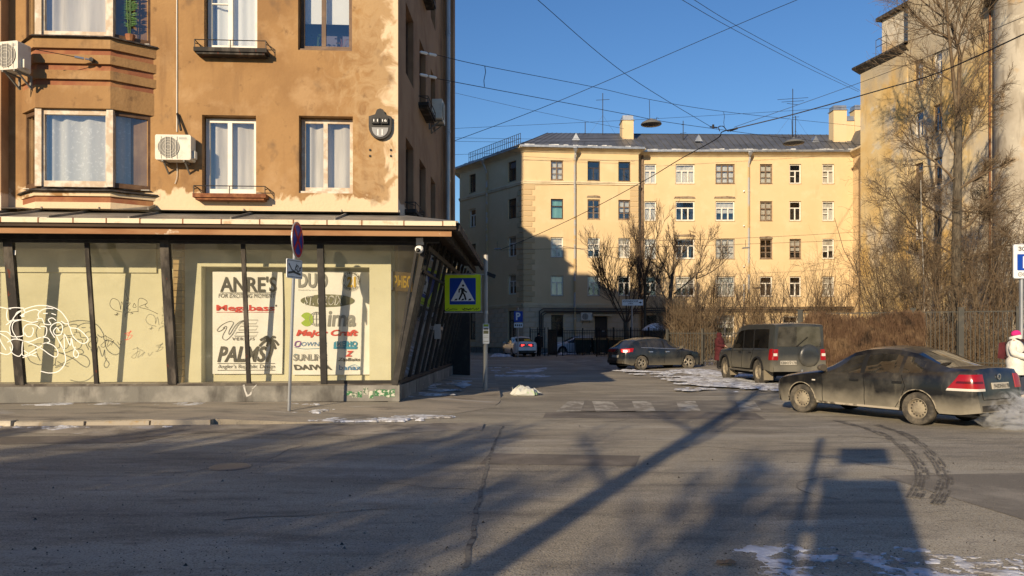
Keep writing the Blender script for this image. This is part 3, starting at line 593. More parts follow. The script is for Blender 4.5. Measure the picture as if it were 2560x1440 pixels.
b.add([lean(p0, 3.55, -.06), lean(cornx(3.55), 3.55, -.06), lean(cornx(3.55), 3.55, .05), lean(p0, 3.55, .05), lean(p0, 3.68, -.06), lean(cornx(3.68), 3.68, -.06), lean(cornx(3.68), 3.68, .05), lean(p0, 3.68, .05)], [(0,3,2,1),(4,5,6,7),(0,1,5,4),(1,2,6,5),(2,3,7,6),(3,0,4,7)])
b.build('top_rail', M_['darkmetal'], sf)
b = MB(); a = sx(818); b.add([lean(a, .53, -.05), lean(cornx(.53), .53, -.05), lean(cornx(.53), .53, .04), lean(a, .53, .04), lean(a, .6, -.05), lean(cornx(.6), .6, -.05), lean(cornx(.6), .6, .04), lean(a, .6, .04)], [(0,3,2,1),(4,5,6,7),(0,1,5,4),(1,2,6,5),(2,3,7,6),(3,0,4,7)]); b.build('bottom_frame', M_['darkmetal'], sf)
for o, w_ in ((0, .09), (-.17, .05)): MB().bar((cornx(.5)+o*.3, ysl(.5)-.02, .5), (cornx(3.95)+o, ysl(3.95)-.02, 3.95), w_, .1, (0, 1, 0)).build('corner_post', M_['darkmetal'], sf)
pb_ = [sx(v) for v in (-620, -411, -170, 52, 242, 432, 622, 810)] + [None]
panes = []
for a, c_ in zip(pb_, pb_[1:]):
    q = MB(); r0 = c_ if c_ is not None else cornx(.56); r1 = c_ if c_ is not None else cornx(3.56)
    rt = c_ if c_ is not None else cornx(3.92)
    q.quad(lean(a, .55), lean(r0, .55), lean(r1, 3.56), lean(a, 3.56)); panes.append(q.build('shop_pane', M_['shopglass'], sf))
# plinth and ledge
pl_ = MB(); pl_.box(-15, -.80, .14, cbx+.08, -.2, .49).build('plinth', M_['plinth'], sf)
MB().box(-15, -.77, .02, cbx+.05, -.2, .139).build('plinth_slit', M_['black'], sf)  # black strip set back to draw the dark slit under the plinth
MB().box(-15, -.79, .492, cbx+.07, -.2, .545).build('ledge', M_['greysill'], sf)
for i in range(9):                                # torn green and white stickers on the plinth
    x0_ = F1.px(866 + i*14, 975, -.803)[0]; zz = R.uniform(.2, .3); MB().box(x0_, -.804, zz, x0_ + R.uniform(.06, .13), -.801, zz + R.uniform(.09, .18)).build('torn_sticker', R.choice([mat('sticker_green', (.05, .16, .07), .8, [dict(c=(.5, .5, .42), s=14, lo=.5, hi=.55)]), mat('sticker_pale', (.4, .4, .34), .8, [dict(c=(.1, .14, .1), s=16, lo=.5, hi=.55)])]), sf)
vq = [F1.px(a_, b_, -.803) for a_, b_ in ((609, 962), (613, 978), (618, 990), (626, 986), (632, 972), (641, 962))]
stroke('paint_splash', vq, [.022, .016, .026, .02, .012, .008], mat('faded_white_paint', (.5, .49, .46), .8, [dict(c=(.2, .19, .17), s=9, lo=.5, hi=.6)]), sf, -.806)
vq = F1.px(48, 634, -.95); MB().box(vq[0]-.05, -1.155, vq[1]-.05, vq[0]+.05, -1.15, vq[1]+.05).build('paper_scrap', M_['white'], sf)
# inside the window: cream panels, portal and returns
xi = F1.px(432, 800, -.3)[0]
MB().box(-14, -.28, .5, xi, -.22, 3.95).build('display_panel', M_['cream'], sf)
MB().box(-14, -.33, 3.0, xi-.35, -.285, 3.95).build('display_header', M_['cream'], sf)
xb_ = F1.px(446, 800, -.55)[0]; 
for i in range(23): MB().box(xb_-.06, -.70, .56 + i*.145, xb_+.14, -.2, .56 + i*.145 + .13).build('brick', M_['brickside'], sf)
X0 = F1.px(528, 800, -.3)[0]; X1 = F1.px(925, 800, -.3)[0]; ZL = F1.px(700, 667, -.55)[1]
XL = F1.px(503, 800, -.55)[0]; XR = F1.px(978, 800, -.5)[0]
po = MB(); po.box(xb_+.14, -.55, .5, XL+.0, -.25, 3.95); po.box(XL, -.55, ZL, XR, -.25, 3.95); po.box(X1+.02, -.55, .5, XR, -.25, ZL); po.box(XL, -.24, .5, XR, -.20, 3.95)
po.build('display_portal', M_['cream'], sf)
MB().box(-14, -.74, .5, cbx-.02, -.2, .556).build('display_floor', M_['dirt'], sf)
MB().box(XR, -.35, .5, XR+.04, .4, 3.95).build('display_return', M_['cream'], sf)
MB().quad((-14, 0, 3.94), (1.2, 0, 3.94), (1.2, -1.15, 3.94), (-14, -1.15, 3.94)).build('ceiling', M_['cream'], sf)
# ------------------------------------------------------------------ side glazing
yb_ = -.10; yt_ = -.78
def yss(z): return yb_ + (yt_ - yb_) * (z - .53) / 3.07
sl_ = lambda s, z, o=0.0: (s, yss(z) + o, z)
def smul(s, w=.06, d=.08, m='darkmetal', top=3.9, lean_s=0.0):
    b = MB(); zs0, zs1 = .5, top
    b.add([sl_(s, zs0, -d/2), sl_(s+w, zs0, -d/2), sl_(s+w, zs0, d/2), sl_(s, zs0, d/2), sl_(s+lean_s, zs1, -d/2), sl_(s+w+lean_s, zs1, -d/2), sl_(s+w+lean_s, zs1, d/2), sl_(s+lean_s, zs1, d/2)], [(0,3,2,1),(4,5,6,7),(0,1,5,4),(1,2,6,5),(2,3,7,6),(3,0,4,7)])
    b.build('mullion', M_[m], sf, M=Msd)
s_c = -.72
for s in (-.45, -.2, .9, 1.9, 2.1, 3.0, 3.9, 4.1, 5.0, 6.0, 6.2, 7.2, 8.2, 9.2, 10.0, 10.6): smul(s, .07 if s not in (2.1, 4.1, 10.6) else .12)
st = [-.7, .9, 1.9, 3.0, 3.9, 5.0, 6.0, 7.2, 8.2, 9.2, 10.6]
for a, c_ in zip(st, st[1:]): MB().quad(sl_(a, .53), sl_(c_, .53), sl_(c_, 3.9), sl_(a, 3.9)).build('shop_pane', M_['sideglass'], sf, M=Msd)
for z, h_ in ((.5, .08), (3.5, .1), (3.0, .05)): MB().add([sl_(-.7, z, -.05), sl_(10.6, z, -.05), sl_(10.6, z, .05), sl_(-.7, z, .05), sl_(-.7, z+h_, -.05), sl_(10.6, z+h_, -.05), sl_(10.6, z+h_, .05), sl_(-.7, z+h_, .05)], [(0,3,2,1),(4,5,6,7),(0,1,5,4),(1,2,6,5),(2,3,7,6),(3,0,4,7)]).build('side_rail', M_['darkmetal'], sf, M=Msd)
b = MB().box(3.0, -.45, 1.75, 5.0, -.36, 1.85).box(3.05, -.62, 1.5, 3.1, -.45, 1.9); b.build('door_handle', M_['galv'], sf, M=Msd)
MB().box(-.78, -.16, .02, 10.7, .3, .47).build('side_plinth', M_['plinth'], sf, M=Msd)
MB().box(.2, .45, .4, 10.7, .5, 3.95).build('side_interior', M_['darkroom'], sf, M=Msd)
MB().quad((-.2, .45, .5), (10.6, .45, .5), (10.6, -.15, .5), (-.2, -.15, .5)).build('side_floor', M_['darkroom'], sf, M=Msd)
MB().box(10.5, -.8, .1, 10.7, .6, 3.95).build('side_end_wall', M_['darkmetal'], sf, M=Msd)
MB().box(11.0, -.4, .02, 11.5, .1, .22).build('step', M_['plinth'], sf, M=Msd)
# ------------------------------------------------------------------ canopy
EZ, EY, WZ = 3.97, -1.87, 4.40
cn = [( -15, EY), (1.42, EY), (2.14, 7.7)]
can = MB()
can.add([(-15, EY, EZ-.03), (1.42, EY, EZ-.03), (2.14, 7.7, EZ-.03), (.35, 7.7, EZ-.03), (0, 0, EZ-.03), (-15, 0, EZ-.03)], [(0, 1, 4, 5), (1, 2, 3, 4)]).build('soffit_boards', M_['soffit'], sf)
xs_ = [-15, -13.2, F1.px(0, 545, -.6)[0], F1.px(85, 545, -.6)[0], F1.px(200, 545, -.6)[0], F1.px(385, 545, -.6)[0], F1.px(620, 545, -.6)[0], F1.px(860, 545, -.6)[0], 0.0]
for i, (a, c_) in enumerate(zip(xs_, xs_[1:])):
    k = R.uniform(0, .02); e = 1.42 if i == len(xs_)-2 else c_
    b = MB(); b.add([(a, 0, WZ+k), (c_, 0, WZ+k), (e, EY, EZ+k), (a, EY, EZ+k), (a, 0, WZ-.03), (c_, 0, WZ-.03), (e, EY, EZ-.025), (a, EY, EZ-.025)], [(3,2,1,0), (4,5,6,7), (0,1,5,4), (2,3,7,6), (1,2,6,5), (3,0,4,7)])
    b.bar((a+.02, -.05, WZ+k+.02), (a+.02, EY, EZ+k+.02), .03, .045); b.build('roof_sheet', M_['tin'], sf)
b = MB(); b.add([(0, 0, WZ), (.45, 8.6, WZ), (2.14, 7.7, EZ), (1.42, EY, EZ)], [(0, 3, 2, 1)])
for t_ in (.15, .4, .65, .9): b.bar((.02 + .4*t_, 8.6*t_, WZ+.01), (1.42 + .72*t_, EY + 9.57*t_, EZ+.02), .03, .04)
b.build('roof_sheet', M_['tin'], sf)
b = MB()                                          # upper flashing against the wall
fx = [LX, F1.px(130, 540)[0], F1.px(270, 540)[0], F1.px(389, 540)[0], F1.px(620, 540)[0], F1.px(858, 540)[0], .03]
for i, (a, c_) in enumerate(zip(fx, fx[1:])):
    z1_ = F1.px(200, 520)[1] + (.06 if i in (1, 2) else 0) - (.09 if i > 2 else 0)
    f_ = MB(); f_.add([(a, -.02, z1_), (c_, -.02, z1_), (c_+.05, -.5, WZ-.02), (a, -.5, WZ-.02)], [(3, 2, 1, 0)]); f_.bar((c_, -.03, z1_+.01), (c_+.05, -.52, WZ), .025, .05); f_.build('flashing', M_['tin'], sf)
jx = [F1.px(v, 555, EY)[0] for v in (-190, -95, 2, 96, 183, 266, 350, 457, 553, 649, 733, 817, 904, 1009, 1106, 1140)]
for a, c_ in zip(jx, jx[1:]):
    MB().box(a+.02, EY-.025, EZ-.095, c_-.005, EY-.002, EZ+R.uniform(-.012, .006)).build('edge_strip', M_['edge'], sf); MB().box(a-.004, EY-.03, EZ-.1, a+.019, EY, EZ+.005).build('strip_joint', M_['rust'], sf)
MB().box(-15, EY+.10, EZ-.30, 1.28, EY+.16, EZ-.17).build('fascia', M_['fascia'], sf)
MB().box(-15, EY+.02, EZ-.165, 1.38, EY+.3, EZ-.1).build('shadow_gap', M_['soffit'], sf)  # dark bar standing in for the shadow gap between edge strips and fascia
MB().box(-15, -1.3, EZ-.36, 1.0, -1.05, EZ-.04).build('soffit_beam', M_['darkmetal'], sf)
MB().bar((1.40, EY+.1, EZ-.1), (2.12, 7.7, EZ-.1), .1, .16).build('side_fascia', M_['worn_dark'], sf); MB().bar((1.15, EY+.2, EZ-.2), (1.85, 7.6, EZ-.2), .08, .16).build('side_beam', M_['worn_dark'], sf)
# ------------------------------------------------------------------ banners behind the glass
YB = -.30
def B5(x, y, yy=YB): return F1.px(500 + x/4.8, 660 + y/4.8, yy)
def banner(label, x0, y0, x1, y1):
    t = thing('banner', label, 'banner', F1.M, 'printed shop banners'); a = B5(x0, y1); c_ = B5(x1, y0)
    MB().grid(lambda u, v: (a[0] + (c_[0]-a[0])*u + .02*sin(v*3)*u, YB + .006*sin(u*17 + v*3) + .004*sin(v*9), a[1] + (c_[1]-a[1])*v + .015*sin(u*3.1)*v), 24, 16).build('sheet', M_['vinyl'], t, True); return t
def bt(t, s, x0, y0, x1, y1, m, **k):
    a = B5(x0, y1, YB-.02); c_ = B5(x1, y0, YB-.02); return text(s, a[0], a[1], c_[0], c_[1], YB-.02, M_[m], t, **k)
def bl(t, pts, r, m, name='line', sm=0):
    q = [B5(x, y, YB-.018) for x, y in pts]
    if sm: q = [(v.x, v.z) for v in smooth_path([(a, 0, c_) for a, c_ in q], sm)]
    return stroke(name, q, r/4.8*17/FPX/2, M_[m], t, YB-.018)
b1 = banner('left white banner with stacked fishing tackle names and a palm tree', 150, 97, 985, 1320)
bt(b1, "ANRE'S", 240, 150, 918, 335, 'ink', bold=.018); bl(b1, [(240, 345), (915, 345)], 5, 'ink'); bt(b1, 'FOR EXCITING MOMENT', 220, 357, 905, 404, 'ink', shear=.15)
bt(b1, 'Megabass', 195, 492, 895, 582, 'inkred', bold=.025); bl(b1, [(195, 579), (895, 577)], 4, 'inkred'); bl(b1, [(902, 500), (922, 500)], 20, 'ink')
for pl in ([(215, 810), (205, 790), (250, 740), (320, 700), (370, 688), (400, 705), (385, 740), (350, 800), (345, 840), (362, 835), (420, 740), (480, 690), (540, 672)], [(215, 810), (250, 800), (280, 780), (300, 765), (275, 770), (310, 745), (318, 770), (275, 850), (270, 890), (300, 912), (335, 900), (390, 840), (450, 740), (510, 690), (560, 674)]): bl(b1, pl, 6, 'ink', 'swoosh', 4)
for i in range(3):
    y = 672 + 73*i; x = 505 - 48*i; bl(b1, [(x+30, y), (x+190+48*i, y), (x+165+48*i, y+46), (x, y+46), (x+30, y)], 5, 'ink', 'swoosh')
bt(b1, 'VERSUS', 385, 880, 655, 915, 'ink', bold=.01, shear=.1, space=1.2)
bt(b1, 'PALMS', 205, 985, 800, 1178, 'ink', bold=.03, shear=.3); bl(b1, [(800, 1175), (835, 1090), (860, 1000), (850, 930)], 38, 'ink', 'palm_trunk', 4)
for ex, ey in ((712, 985), (720, 915), (770, 885), (905, 885), (942, 975), (905, 1020), (800, 990)):
    bl(b1, [(845, 925), ((845+ex)/2, (925+ey)/2 - 32), (ex, ey)], 26, 'ink', 'palm_frond', 4)
bl(b1, [(205, 1193), (900, 1193)], 5, 'ink'); bt(b1, "Angler's Republic Design", 210, 1203, 897, 1265, 'ink', shear=.1); bl(b1, [(205, 1274), (900, 1273)], 5, 'ink')
b2 = banner('right white banner crowded with coloured tackle logos', 1112, 97, 2035, 1330)
bt(b2, 'DUO', 1178, 108, 1532, 285, 'inkgrey', bold=.03); bt(b2, 'Designed by Lures', 1178, 303, 1400, 322, 'inklight')
q = []
for k in range(25): q.append((1815 + 112*cos(k*pi/12), 205 + 118*sin(k*pi/12)))
bl(b2, q, 4, 'inkgrey', 'emblem_ring'); q = [(1815 + 72*cos(k*pi/12), 205 + 76*sin(k*pi/12)) for k in range(25)]; bl(b2, q, 4, 'inkgrey', 'emblem_ring')
bt(b2, '21', 1765, 150, 1868, 280, 'inkgold', bold=.05)
for i, ch in enumerate("FISHERMEN'S HAPPINESS CLUB "):
    a_ = -2.0 + i*2*pi/27
    if ch != ' ':
        cx_, cy_ = 1815 + 94*cos(a_), 205 + 98*sin(a_); bt(b2, ch, cx_-9, cy_-11, cx_+9, cy_+11, 'ink', bold=.02)
def bpoly(t, pts, m, name, yy): 
    q = [B5(x, y, yy) for x, y in pts]; MB().add([(a, yy, c_) for a, c_ in q], [tuple(range(len(q)))]).build(name, M_[m], t)
bpoly(b2, [(1530 + 325*cos(k*pi/16), 440 + 76*sin(k*pi/16)) for k in range(32)], 'inkolive', 'logo_oval', YB-.016)
bt(b2, 'ST. CROIX', 1250, 378, 1715, 492, 'vinyl', shear=.25, bold=.012)
bt(b2, 'ST. CROIX', 1258, 384, 1708, 487, 'ink', shear=.25)
bpoly(b2, [(1262, 665)] + [(1282 + 80*cos(a_), 665 + 84*sin(a_)) for a_ in [pi + .5 + k*(2*pi-1.0)/22 for k in range(23)]], 'inkgreen', 'logo_disc', YB-.016)
for r_ in (80, 40, 2): bl(b2, [(1395 + r_*cos(k*pi/12), 660 + 85*sin(k*pi/12)) for k in range(25)], 5, 'inkgrey', 'globe_line')
for y in (600, 660, 720): bl(b2, [(1330, y), (1460, y)], 5, 'inkgrey', 'globe_line')
bt(b2, 'ima', 1528, 562, 1870, 752, 'inkgrey', bold=.03, shear=.12)
bt(b2, 'Major Craft', 1150, 788, 1898, 886, 'inkred', bold=.04, shear=.25); bl(b2, [(1137, 985), (1150, 935), (1205, 932), (1190, 985), (1145, 990)], 12, 'inkpurple', 'logo_ring', 3)
bt(b2, 'OWNER', 1215, 935, 1520, 985, 'inkblue', shear=.2); bl(b2, [(1130, 1000), (1250, 1018), (1430, 1012)], 4, 'inkcyan', 'swoosh', 4)
bpoly(b2, [(1600, 1018), (1606, 940), (1632, 926), (1632, 990), (1890, 990), (1880, 1020)], 'inkcyan', 'logo_plate', YB-.016); bt(b2, 'MEIHO', 1640, 925, 1888, 988, 'inkcyan', bold=.05)
bt(b2, 'SUNLINE', 1118, 1080, 1520, 1162, 'inkgrey', bold=.03); bt(b2, 'SUNLINE', 1123, 1085, 1515, 1157, 'vinyl', bold=.004)
bl(b2, [(1120, 1110), (1135, 1082), (1165, 1085)], 8, 'inkcyan', 'swoosh', 3)
bt(b2, 'Z', 1742, 1042, 1842, 1110, 'inkred', bold=.04, shear=.3); bt(b2, 'ZipBaits', 1652, 1125, 1922, 1176, 'ink', bold=.02, shear=.2)
bt(b2, 'DAIWA', 1120, 1206, 1585, 1272, 'ink', bold=.04, shear=-.2); bt(b2, 'banax', 1668, 1212, 1930, 1272, 'inkblue', bold=.015); bl(b2, [(1780, 1235), (1860, 1208), (1938, 1262)], 5, 'inkcyan', 'swoosh', 4)
# little shop sign hanging inside by the corner
a = F1.px(980, 705, -.45); ss = thing('shop_sign', 'small brown shop sign with yellow letters inside the corner window', 'sign', F1.M @ Matrix.Translation((a[0], -.45, 0)) @ Matrix.Rotation(radians(38), 4, 'Z') @ Matrix.Translation((-a[0], .72, 0))); MB().box(a[0], -.72, a[1]-.2, a[0]+.55, -.66, a[1]+.24).build('board', mat('sign_brown', (.16, .11, .05), .7), ss); MB().box(a[0]-.03, -.74, a[1]-.18, a[0], -.5, a[1]+.24).build('sign_edge', M_['white'], ss)
text('РЫБО', a[0]+.04, a[1]-.12, a[0]+.52, a[1]+.16, -.724, M_['inkgold'], ss, bold=.03)
# graffiti on the panes
def B4(x, y, o=-.016):
    px, py = x/3.13, 560 + y/3.13; z = 2.0
    for _ in range(3): xl, z = F1.px(px, py, ysl(z) + o)
    return xl, z
M_['spray'] = mat('white_spray_paint', (.85, .86, .84), .7); M_['marker'] = mat('black_marker', (.02, .02, .018), .6)
def graf(lines, r, m, pane, sm=5):
    mb = MB()
    for l in lines:
        q = [B4(x, y) for x, y in l]; q = [(v.x, v.z) for v in smooth_path([(a, 0, c_) for a, c_ in q], sm)]
        ribbon(mb, q, r, lambda x, z: ysl(z) - .075)
    return mb.build('graffiti', M_[m], pane)
graf([[(-60, 660), (0, 650), (55, 660), (100, 665)], [(60, 665), (130, 655), (200, 660)], [(70, 670), (65, 720), (80, 760), (125, 745)], [(0, 660), (-15, 740), (10, 800)],
      [(95, 860), (90, 800), (130, 720), (200, 670), (300, 640), (400, 645), (480, 680), (530, 740), (545, 775), (520, 780), (490, 760)], [(130, 720), (150, 690), (200, 675), (205, 700), (180, 725), (205, 720)],
      [(170, 720), (220, 690), (290, 670), (330, 690)], [(320, 740), (310, 710), (330, 680), (380, 660), (430, 665)], [(350, 700), (385, 700)], [(415, 700), (450, 712)], [(300, 745), (340, 740), (355, 775), (370, 785), (410, 785), (390, 750), (420, 735), (450, 755)],
      [(60, 790), (110, 760), (180, 750), (260, 770), (310, 760)], [(150, 900), (110, 830), (120, 770), (180, 750)], [(200, 870), (195, 820), (230, 785), (290, 790), (330, 820)], [(205, 850), (225, 880), (260, 875), (275, 830), (265, 810)], [(330, 800), (375, 810), (370, 870), (330, 890)],
      [(440, 890), (405, 830), (420, 790), (470, 770), (500, 800), (490, 860), (450, 870), (430, 840), (455, 810), (475, 840)], [(455, 880), (500, 970), (515, 975), (515, 860), (560, 950), (570, 890), (585, 960), (625, 1010), (610, 1045), (585, 1020), (600, 960)],
      [(545, 775), (560, 810), (620, 820), (680, 870), (700, 910), (660, 935), (600, 900), (570, 850), (560, 810)], [(70, 925), (130, 900), (240, 920), (320, 890), (380, 890), (400, 920), (350, 935)], [(190, 920), (185, 990), (200, 1030), (290, 980), (340, 950)], [(160, 900), (240, 930), (330, 970), (400, 1020), (450, 1040), (465, 1000), (430, 950), (370, 930), (345, 940)],
      [(90, 960), (110, 1010), (160, 1035), (185, 1010)], [(200, 990), (250, 1020), (300, 1035)], [(190, 1045), (260, 1020), (300, 1000)], [(480, 920), (520, 1020), (520, 1090), (470, 1150), (400, 1165), (330, 1150)],
      [(0, 840), (70, 845), (110, 880), (170, 880), (200, 870)], [(0, 850), (20, 920), (60, 985)], [(0, 850), (70, 890), (110, 950), (100, 1000), (60, 1020), (-20, 990), (-60, 930)], [(-60, 860), (0, 840)]], .009, 'spray', panes[2])
graf([[(965, 690), (900, 670), (870, 630), (890, 585), (935, 600), (950, 640), (955, 670), (960, 610), (975, 640), (985, 680)], [(1000, 625), (1030, 620), (1000, 660), (1030, 670), (1010, 690)], [(1060, 620), (1050, 650), (1075, 650), (1060, 620)], [(1090, 690), (1095, 590), (1140, 590), (1160, 620), (1100, 650), (1170, 670), (1245, 705)], [(1160, 620), (1145, 640), (1170, 660)],
      [(990, 520), (1005, 570), (1020, 590), (1000, 600), (1010, 580)], [(990, 730), (995, 700), (1040, 690), (1090, 685)], [(1030, 690), (1050, 700), (1030, 705)], [(905, 710), (945, 705)], [(915, 720), (935, 695)], [(925, 690), (928, 720)]], .005, 'marker', panes[3])
graf([[(985, 860), (1040, 840), (1000, 870), (1045, 870), (1020, 900), (985, 905)], [(1035, 830), (1000, 910)]], .005, 'inkred', panes[3])
graf([[(800, 890), (840, 880), (830, 960), (800, 950), (860, 900), (850, 960), (900, 910), (880, 950)], [(830, 870), (860, 890), (890, 905)], [(930, 920), (945, 945), (965, 910)]], .005, 'marker', panes[3])
# ------------------------------------------------------------------ the yellow apartment house at the end
M_['yellow'] = mat('yellow_plaster', (.66, .505, .30), .93, [dict(c=(.61, .46, .265), s=.25, lo=.4, hi=.65, d=7), dict(c=(.70, .56, .36), s=.7, lo=.52, hi=.72, d=7, f=.7), dict(c=(.50, .37, .21), s=.6, lo=.62, hi=.76, d=8, f=.5, st=(2, 2, .4)), dict(c=(.38, .28, .16), s=1.0, lo=.95, hi=1.12, z=(3.2, .2), n=.7, f=.5)], bump=.2, bscale=12)
M_['rustic'] = mat('rusticated_plaster', (.58, .48, .35), .93, [dict(c=(.48, .39, .28), s=.9, lo=.42, hi=.66, d=7), dict(c=(.64, .56, .46), s=1.6, lo=.62, hi=.7, f=.7)], bump=.25, bscale=12)
M_['moulding'] = mat('pale_moulding', (.68, .58, .40), .9, [dict(c=(.55, .45, .3), s=1, lo=.45, hi=.66, d=8)])
M_['roofgrey'] = mat('grey_sheet_roof', (.15, .155, .165), .5, [dict(c=(.11, .115, .12), s=.5, lo=.42, hi=.62, d=8), dict(c=(.21, .21, .21), s=1.2, lo=.55, hi=.72, d=8, f=.6)], metal=.35)
M_['oldframe'] = mat('old_brown_frame', (.16, .11, .075), .8, [dict(c=(.28, .22, .16), s=6, lo=.45, hi=.65)])
M_['greyframe'] = mat('old_grey_frame', (.34, .31, .27), .8)
M_['darkframe'] = mat('dark_frame', (.05, .04, .035), .6)
M_['teal'] = mat('teal_film', (.16, .36, .32), .6)
ah = thing('apartment_house', 'four and a half storey yellow apartment house with grey roof across the street', 'building')
F2 = Frame(11.25, 64, 1, 0); FL = Frame(1.0, 62.3, 9.8, .8); FSd = Frame(-5, 70.6, 6, -8.3); FR = Frame(29.5, 64, .06, -1)
LL, SL = 9.83, 10.24; EA = 17.35
def hl(F, lst): return [F.rect(*q) for q in lst]
rows2 = [(410, 459), (503, 552), (597, 647), (691, 741)]; cols2 = [(1611, 1641), (1689, 1737), (1789, 1837), (1900, 1931), (1974, 2003), (2056, 2086)]
rowsL = [(401, 450), (497, 547), (593, 643), (689, 739)]; colsL = [(1377, 1408), (1469, 1500), (1546, 1576)]
H2 = [F2.rect(a, t_, b_, bt_) for (t_, bt_) in rows2 for (a, b_) in cols2]; HL = [FL.rect(a, t_, b_, bt_) for (t_, bt_) in rowsL for (a, b_) in colsL]
zr = [(h[1], h[3]) for h in H2[::6]]
for i in range(24): H2[i] = (H2[i][0], zr[i//6][0], H2[i][2], zr[i//6][1])
zrl = [(h[1], h[3]) for h in HL[::3]]
for i in range(12): HL[i] = (HL[i][0], zrl[i//3][0], HL[i][2], zrl[i//3][1])
g2 = F2.rect(1791, 788, 1836, 842); g2b = F2.rect(1612, 788, 1642, 815); g2c = F2.rect(1958, 790, 1995, 842)
gL = FL.rect(1378, 787, 1408, 842); gd = FL.rect(1487, 791, 1518, 884); gd = (gd[0], .1, gd[2], gd[3])
HS = []
for z0, z1 in zr: 
    for (u0, u1) in ((SL-2.3, SL-1.1), (1.7, 2.8)): HS.append((u0, z0+.15, u1, z1+.15))
gS = [(SL-2.3, 1.2, SL-1.1, 3.7), (1.7, 1.2, 2.8, 3.7)]
HR = [(1.2, z0, 2.4, z1) for z0, z1 in zr]
wall(MB(), -1.2, 18.4, 0, EA, H2 + [g2, g2b, g2c], .22).build('front_wall', M_['yellow'], ah, M=F2.M)
wall(MB(), 0, LL, 0, EA, HL + [gL, gd], .22).quad((LL, 0, 0), (LL, 1.4, 0), (LL, 1.4, EA), (LL, 0, EA)).build('wing_wall', M_['yellow'], ah, M=FL.M)
wall(MB(), 0, SL, 0, EA, HS + gS, .22).quad((0, 0, 0), (0, 12, 0), (0, 12, EA), (0, 0, EA)).build('side_wall', M_['yellow'], ah, M=FSd.M)
wall(MB(), 0, 14, 0, EA, HR, .22).build('return_wall', M_['yellow'], ah, M=FR.M)
for F, a, b_ in ((F2, 0, 18.4), (FL, .3, LL), (FSd, 0, SL-.3), (FR, .3, 14)): MB().quad((a, .9, 0), (b_, .9, 0), (b_, .9, EA), (a, .9, EA)).build('interior', M_['darkroom'], ah, M=F.M)
def fw_(F, h, style):
    w, hh = h[2]-h[0], h[3]-h[1]; Mx = F.M @ Matrix.Translation((h[0], .14, h[1]))
    kw = dict(dense=False, depth=.07)
    cu = R.choice(['curtain', 'curtain', None, 'lace']); cv = R.choice([1, 1, .6])
    gl = R.choice(['glass', 'glass', 'glass_mirror'])
    if style == 'w2': window(ah, Mx, w, hh, (.5,), (.66,), .09, 'whiteframe', cu, cv, glass=gl, **kw)
    elif style == 'w2s': window(ah, Mx, w, hh, (.52,), (.66,), .09, 'whiteframe', cu, cv, glass=gl, sub=((.06, .36, .5, .40),), **kw)
    elif style == 'w3': window(ah, Mx, w, hh, (.34, .66), (.66,), .10, 'whiteframe', cu, cv, glass=gl, **kw)
    elif style == 'o2': window(ah, Mx, w, hh, (.5,), (.64,), .10, 'oldframe', cu, cv, glass=gl, sub=((.06, .32, .94, .35), (.47, .64, .53, .96)), **kw)
    elif style == 'o3': window(ah, Mx, w, hh, (.34, .66), (.64,), .10, 'oldframe' if R.random() < .5 else 'greyframe', 'curtain', 1, glass=gl, sub=((.04, .30, .96, .33), (.31, .64, .37, .96), (.63, .64, .69, .96)), **kw)
    elif style == 'd1': window(ah, Mx, w, hh, (.5,), (.66,), .08, 'darkframe', None, glass='glass_mirror', **kw)
    elif style == 'teal': window(ah, Mx, w, hh, (), (.64,), .09, 'darkframe', 'teal', 1, glass='glass', **kw)
S2 = ['w2', 'w3', 'o3', 'o2', 'w2s', 'w2s', 'w2', 'w3', 'w3', 'o2', 'w2', 'w2s', 'w2', 'w3', 'o3', 'o2', 'o2', 'w2s', 'w2', 'w3', 'w3', 'w2', 'w2', 'w2s']
for h, s in zip(H2, S2): fw_(F2, h, s)
for h, s in zip(HL, ['o2', 'd1', 'd1', 'teal', 'o2', 'o2', 'w2s', 'w2s', 'w2', 'w2', 'w2', 'w2']): fw_(FL, h, s)
for h, s in zip(HS, ['d1', 'd1', 'd1', 'w2', 'w2', 'd1', 'w2', 'w2']): fw_(FSd, h, s)
for h in gS: fw_(FSd, h, 'd1')
for h in HR: fw_(FR, h, 'w2')
fw_(F2, g2, 'w2'); fw_(F2, g2b, 'd1'); fw_(F2, g2c, 'w2'); fw_(FL, gL, 'd1')
dr = MB().box(gd[0], .12, gd[1], gd[2], .18, gd[3]).build('door', M_['darkframe'], ah, M=FL.M)
MB().box(gd[2]-.25, .09, 1.2, gd[2]-.12, .12, 1.35).build('handle', M_['galv'], dr); MB().box(gd[2]-.42, .10, 1.9, gd[2]-.2, .118, 2.02).build('notice', M_['white'], dr)
b = MB().box(gd[0]-.25, -.75, gd[3]+.05, gd[2]+.25, .02, gd[3]+.13).build('door_canopy', M_['moulding'], ah, M=FL.M)
for q in ((1712, 495), (1812, 495), (1712, 590), (1484, 493), (1915, 595)):      # crumbling lintels over some windows
    F = F2 if q[0] > 1600 else FL; a = F.px(q[0], q[1]); w = .95 if 1680 < q[0] < 1850 else .6
    MB().add([(a[0]-w, -.02, a[1]-.05), (a[0]+w, -.02, a[1]-.07), (a[0]+w*.9, -.05, a[1]+.1), (a[0]+w*.3, -.05, a[1]+.16), (a[0]-w*.2, -.05, a[1]+.13), (a[0]-w*.9, -.05, a[1]+.12)], [(0,1,2,3,4,5)]).build('crumbled_lintel', mat('bare_masonry', (.3, .24, .17), .95, [dict(c=(.18, .13, .09), s=5, lo=.45, hi=.6)]), ah, M=F.M)
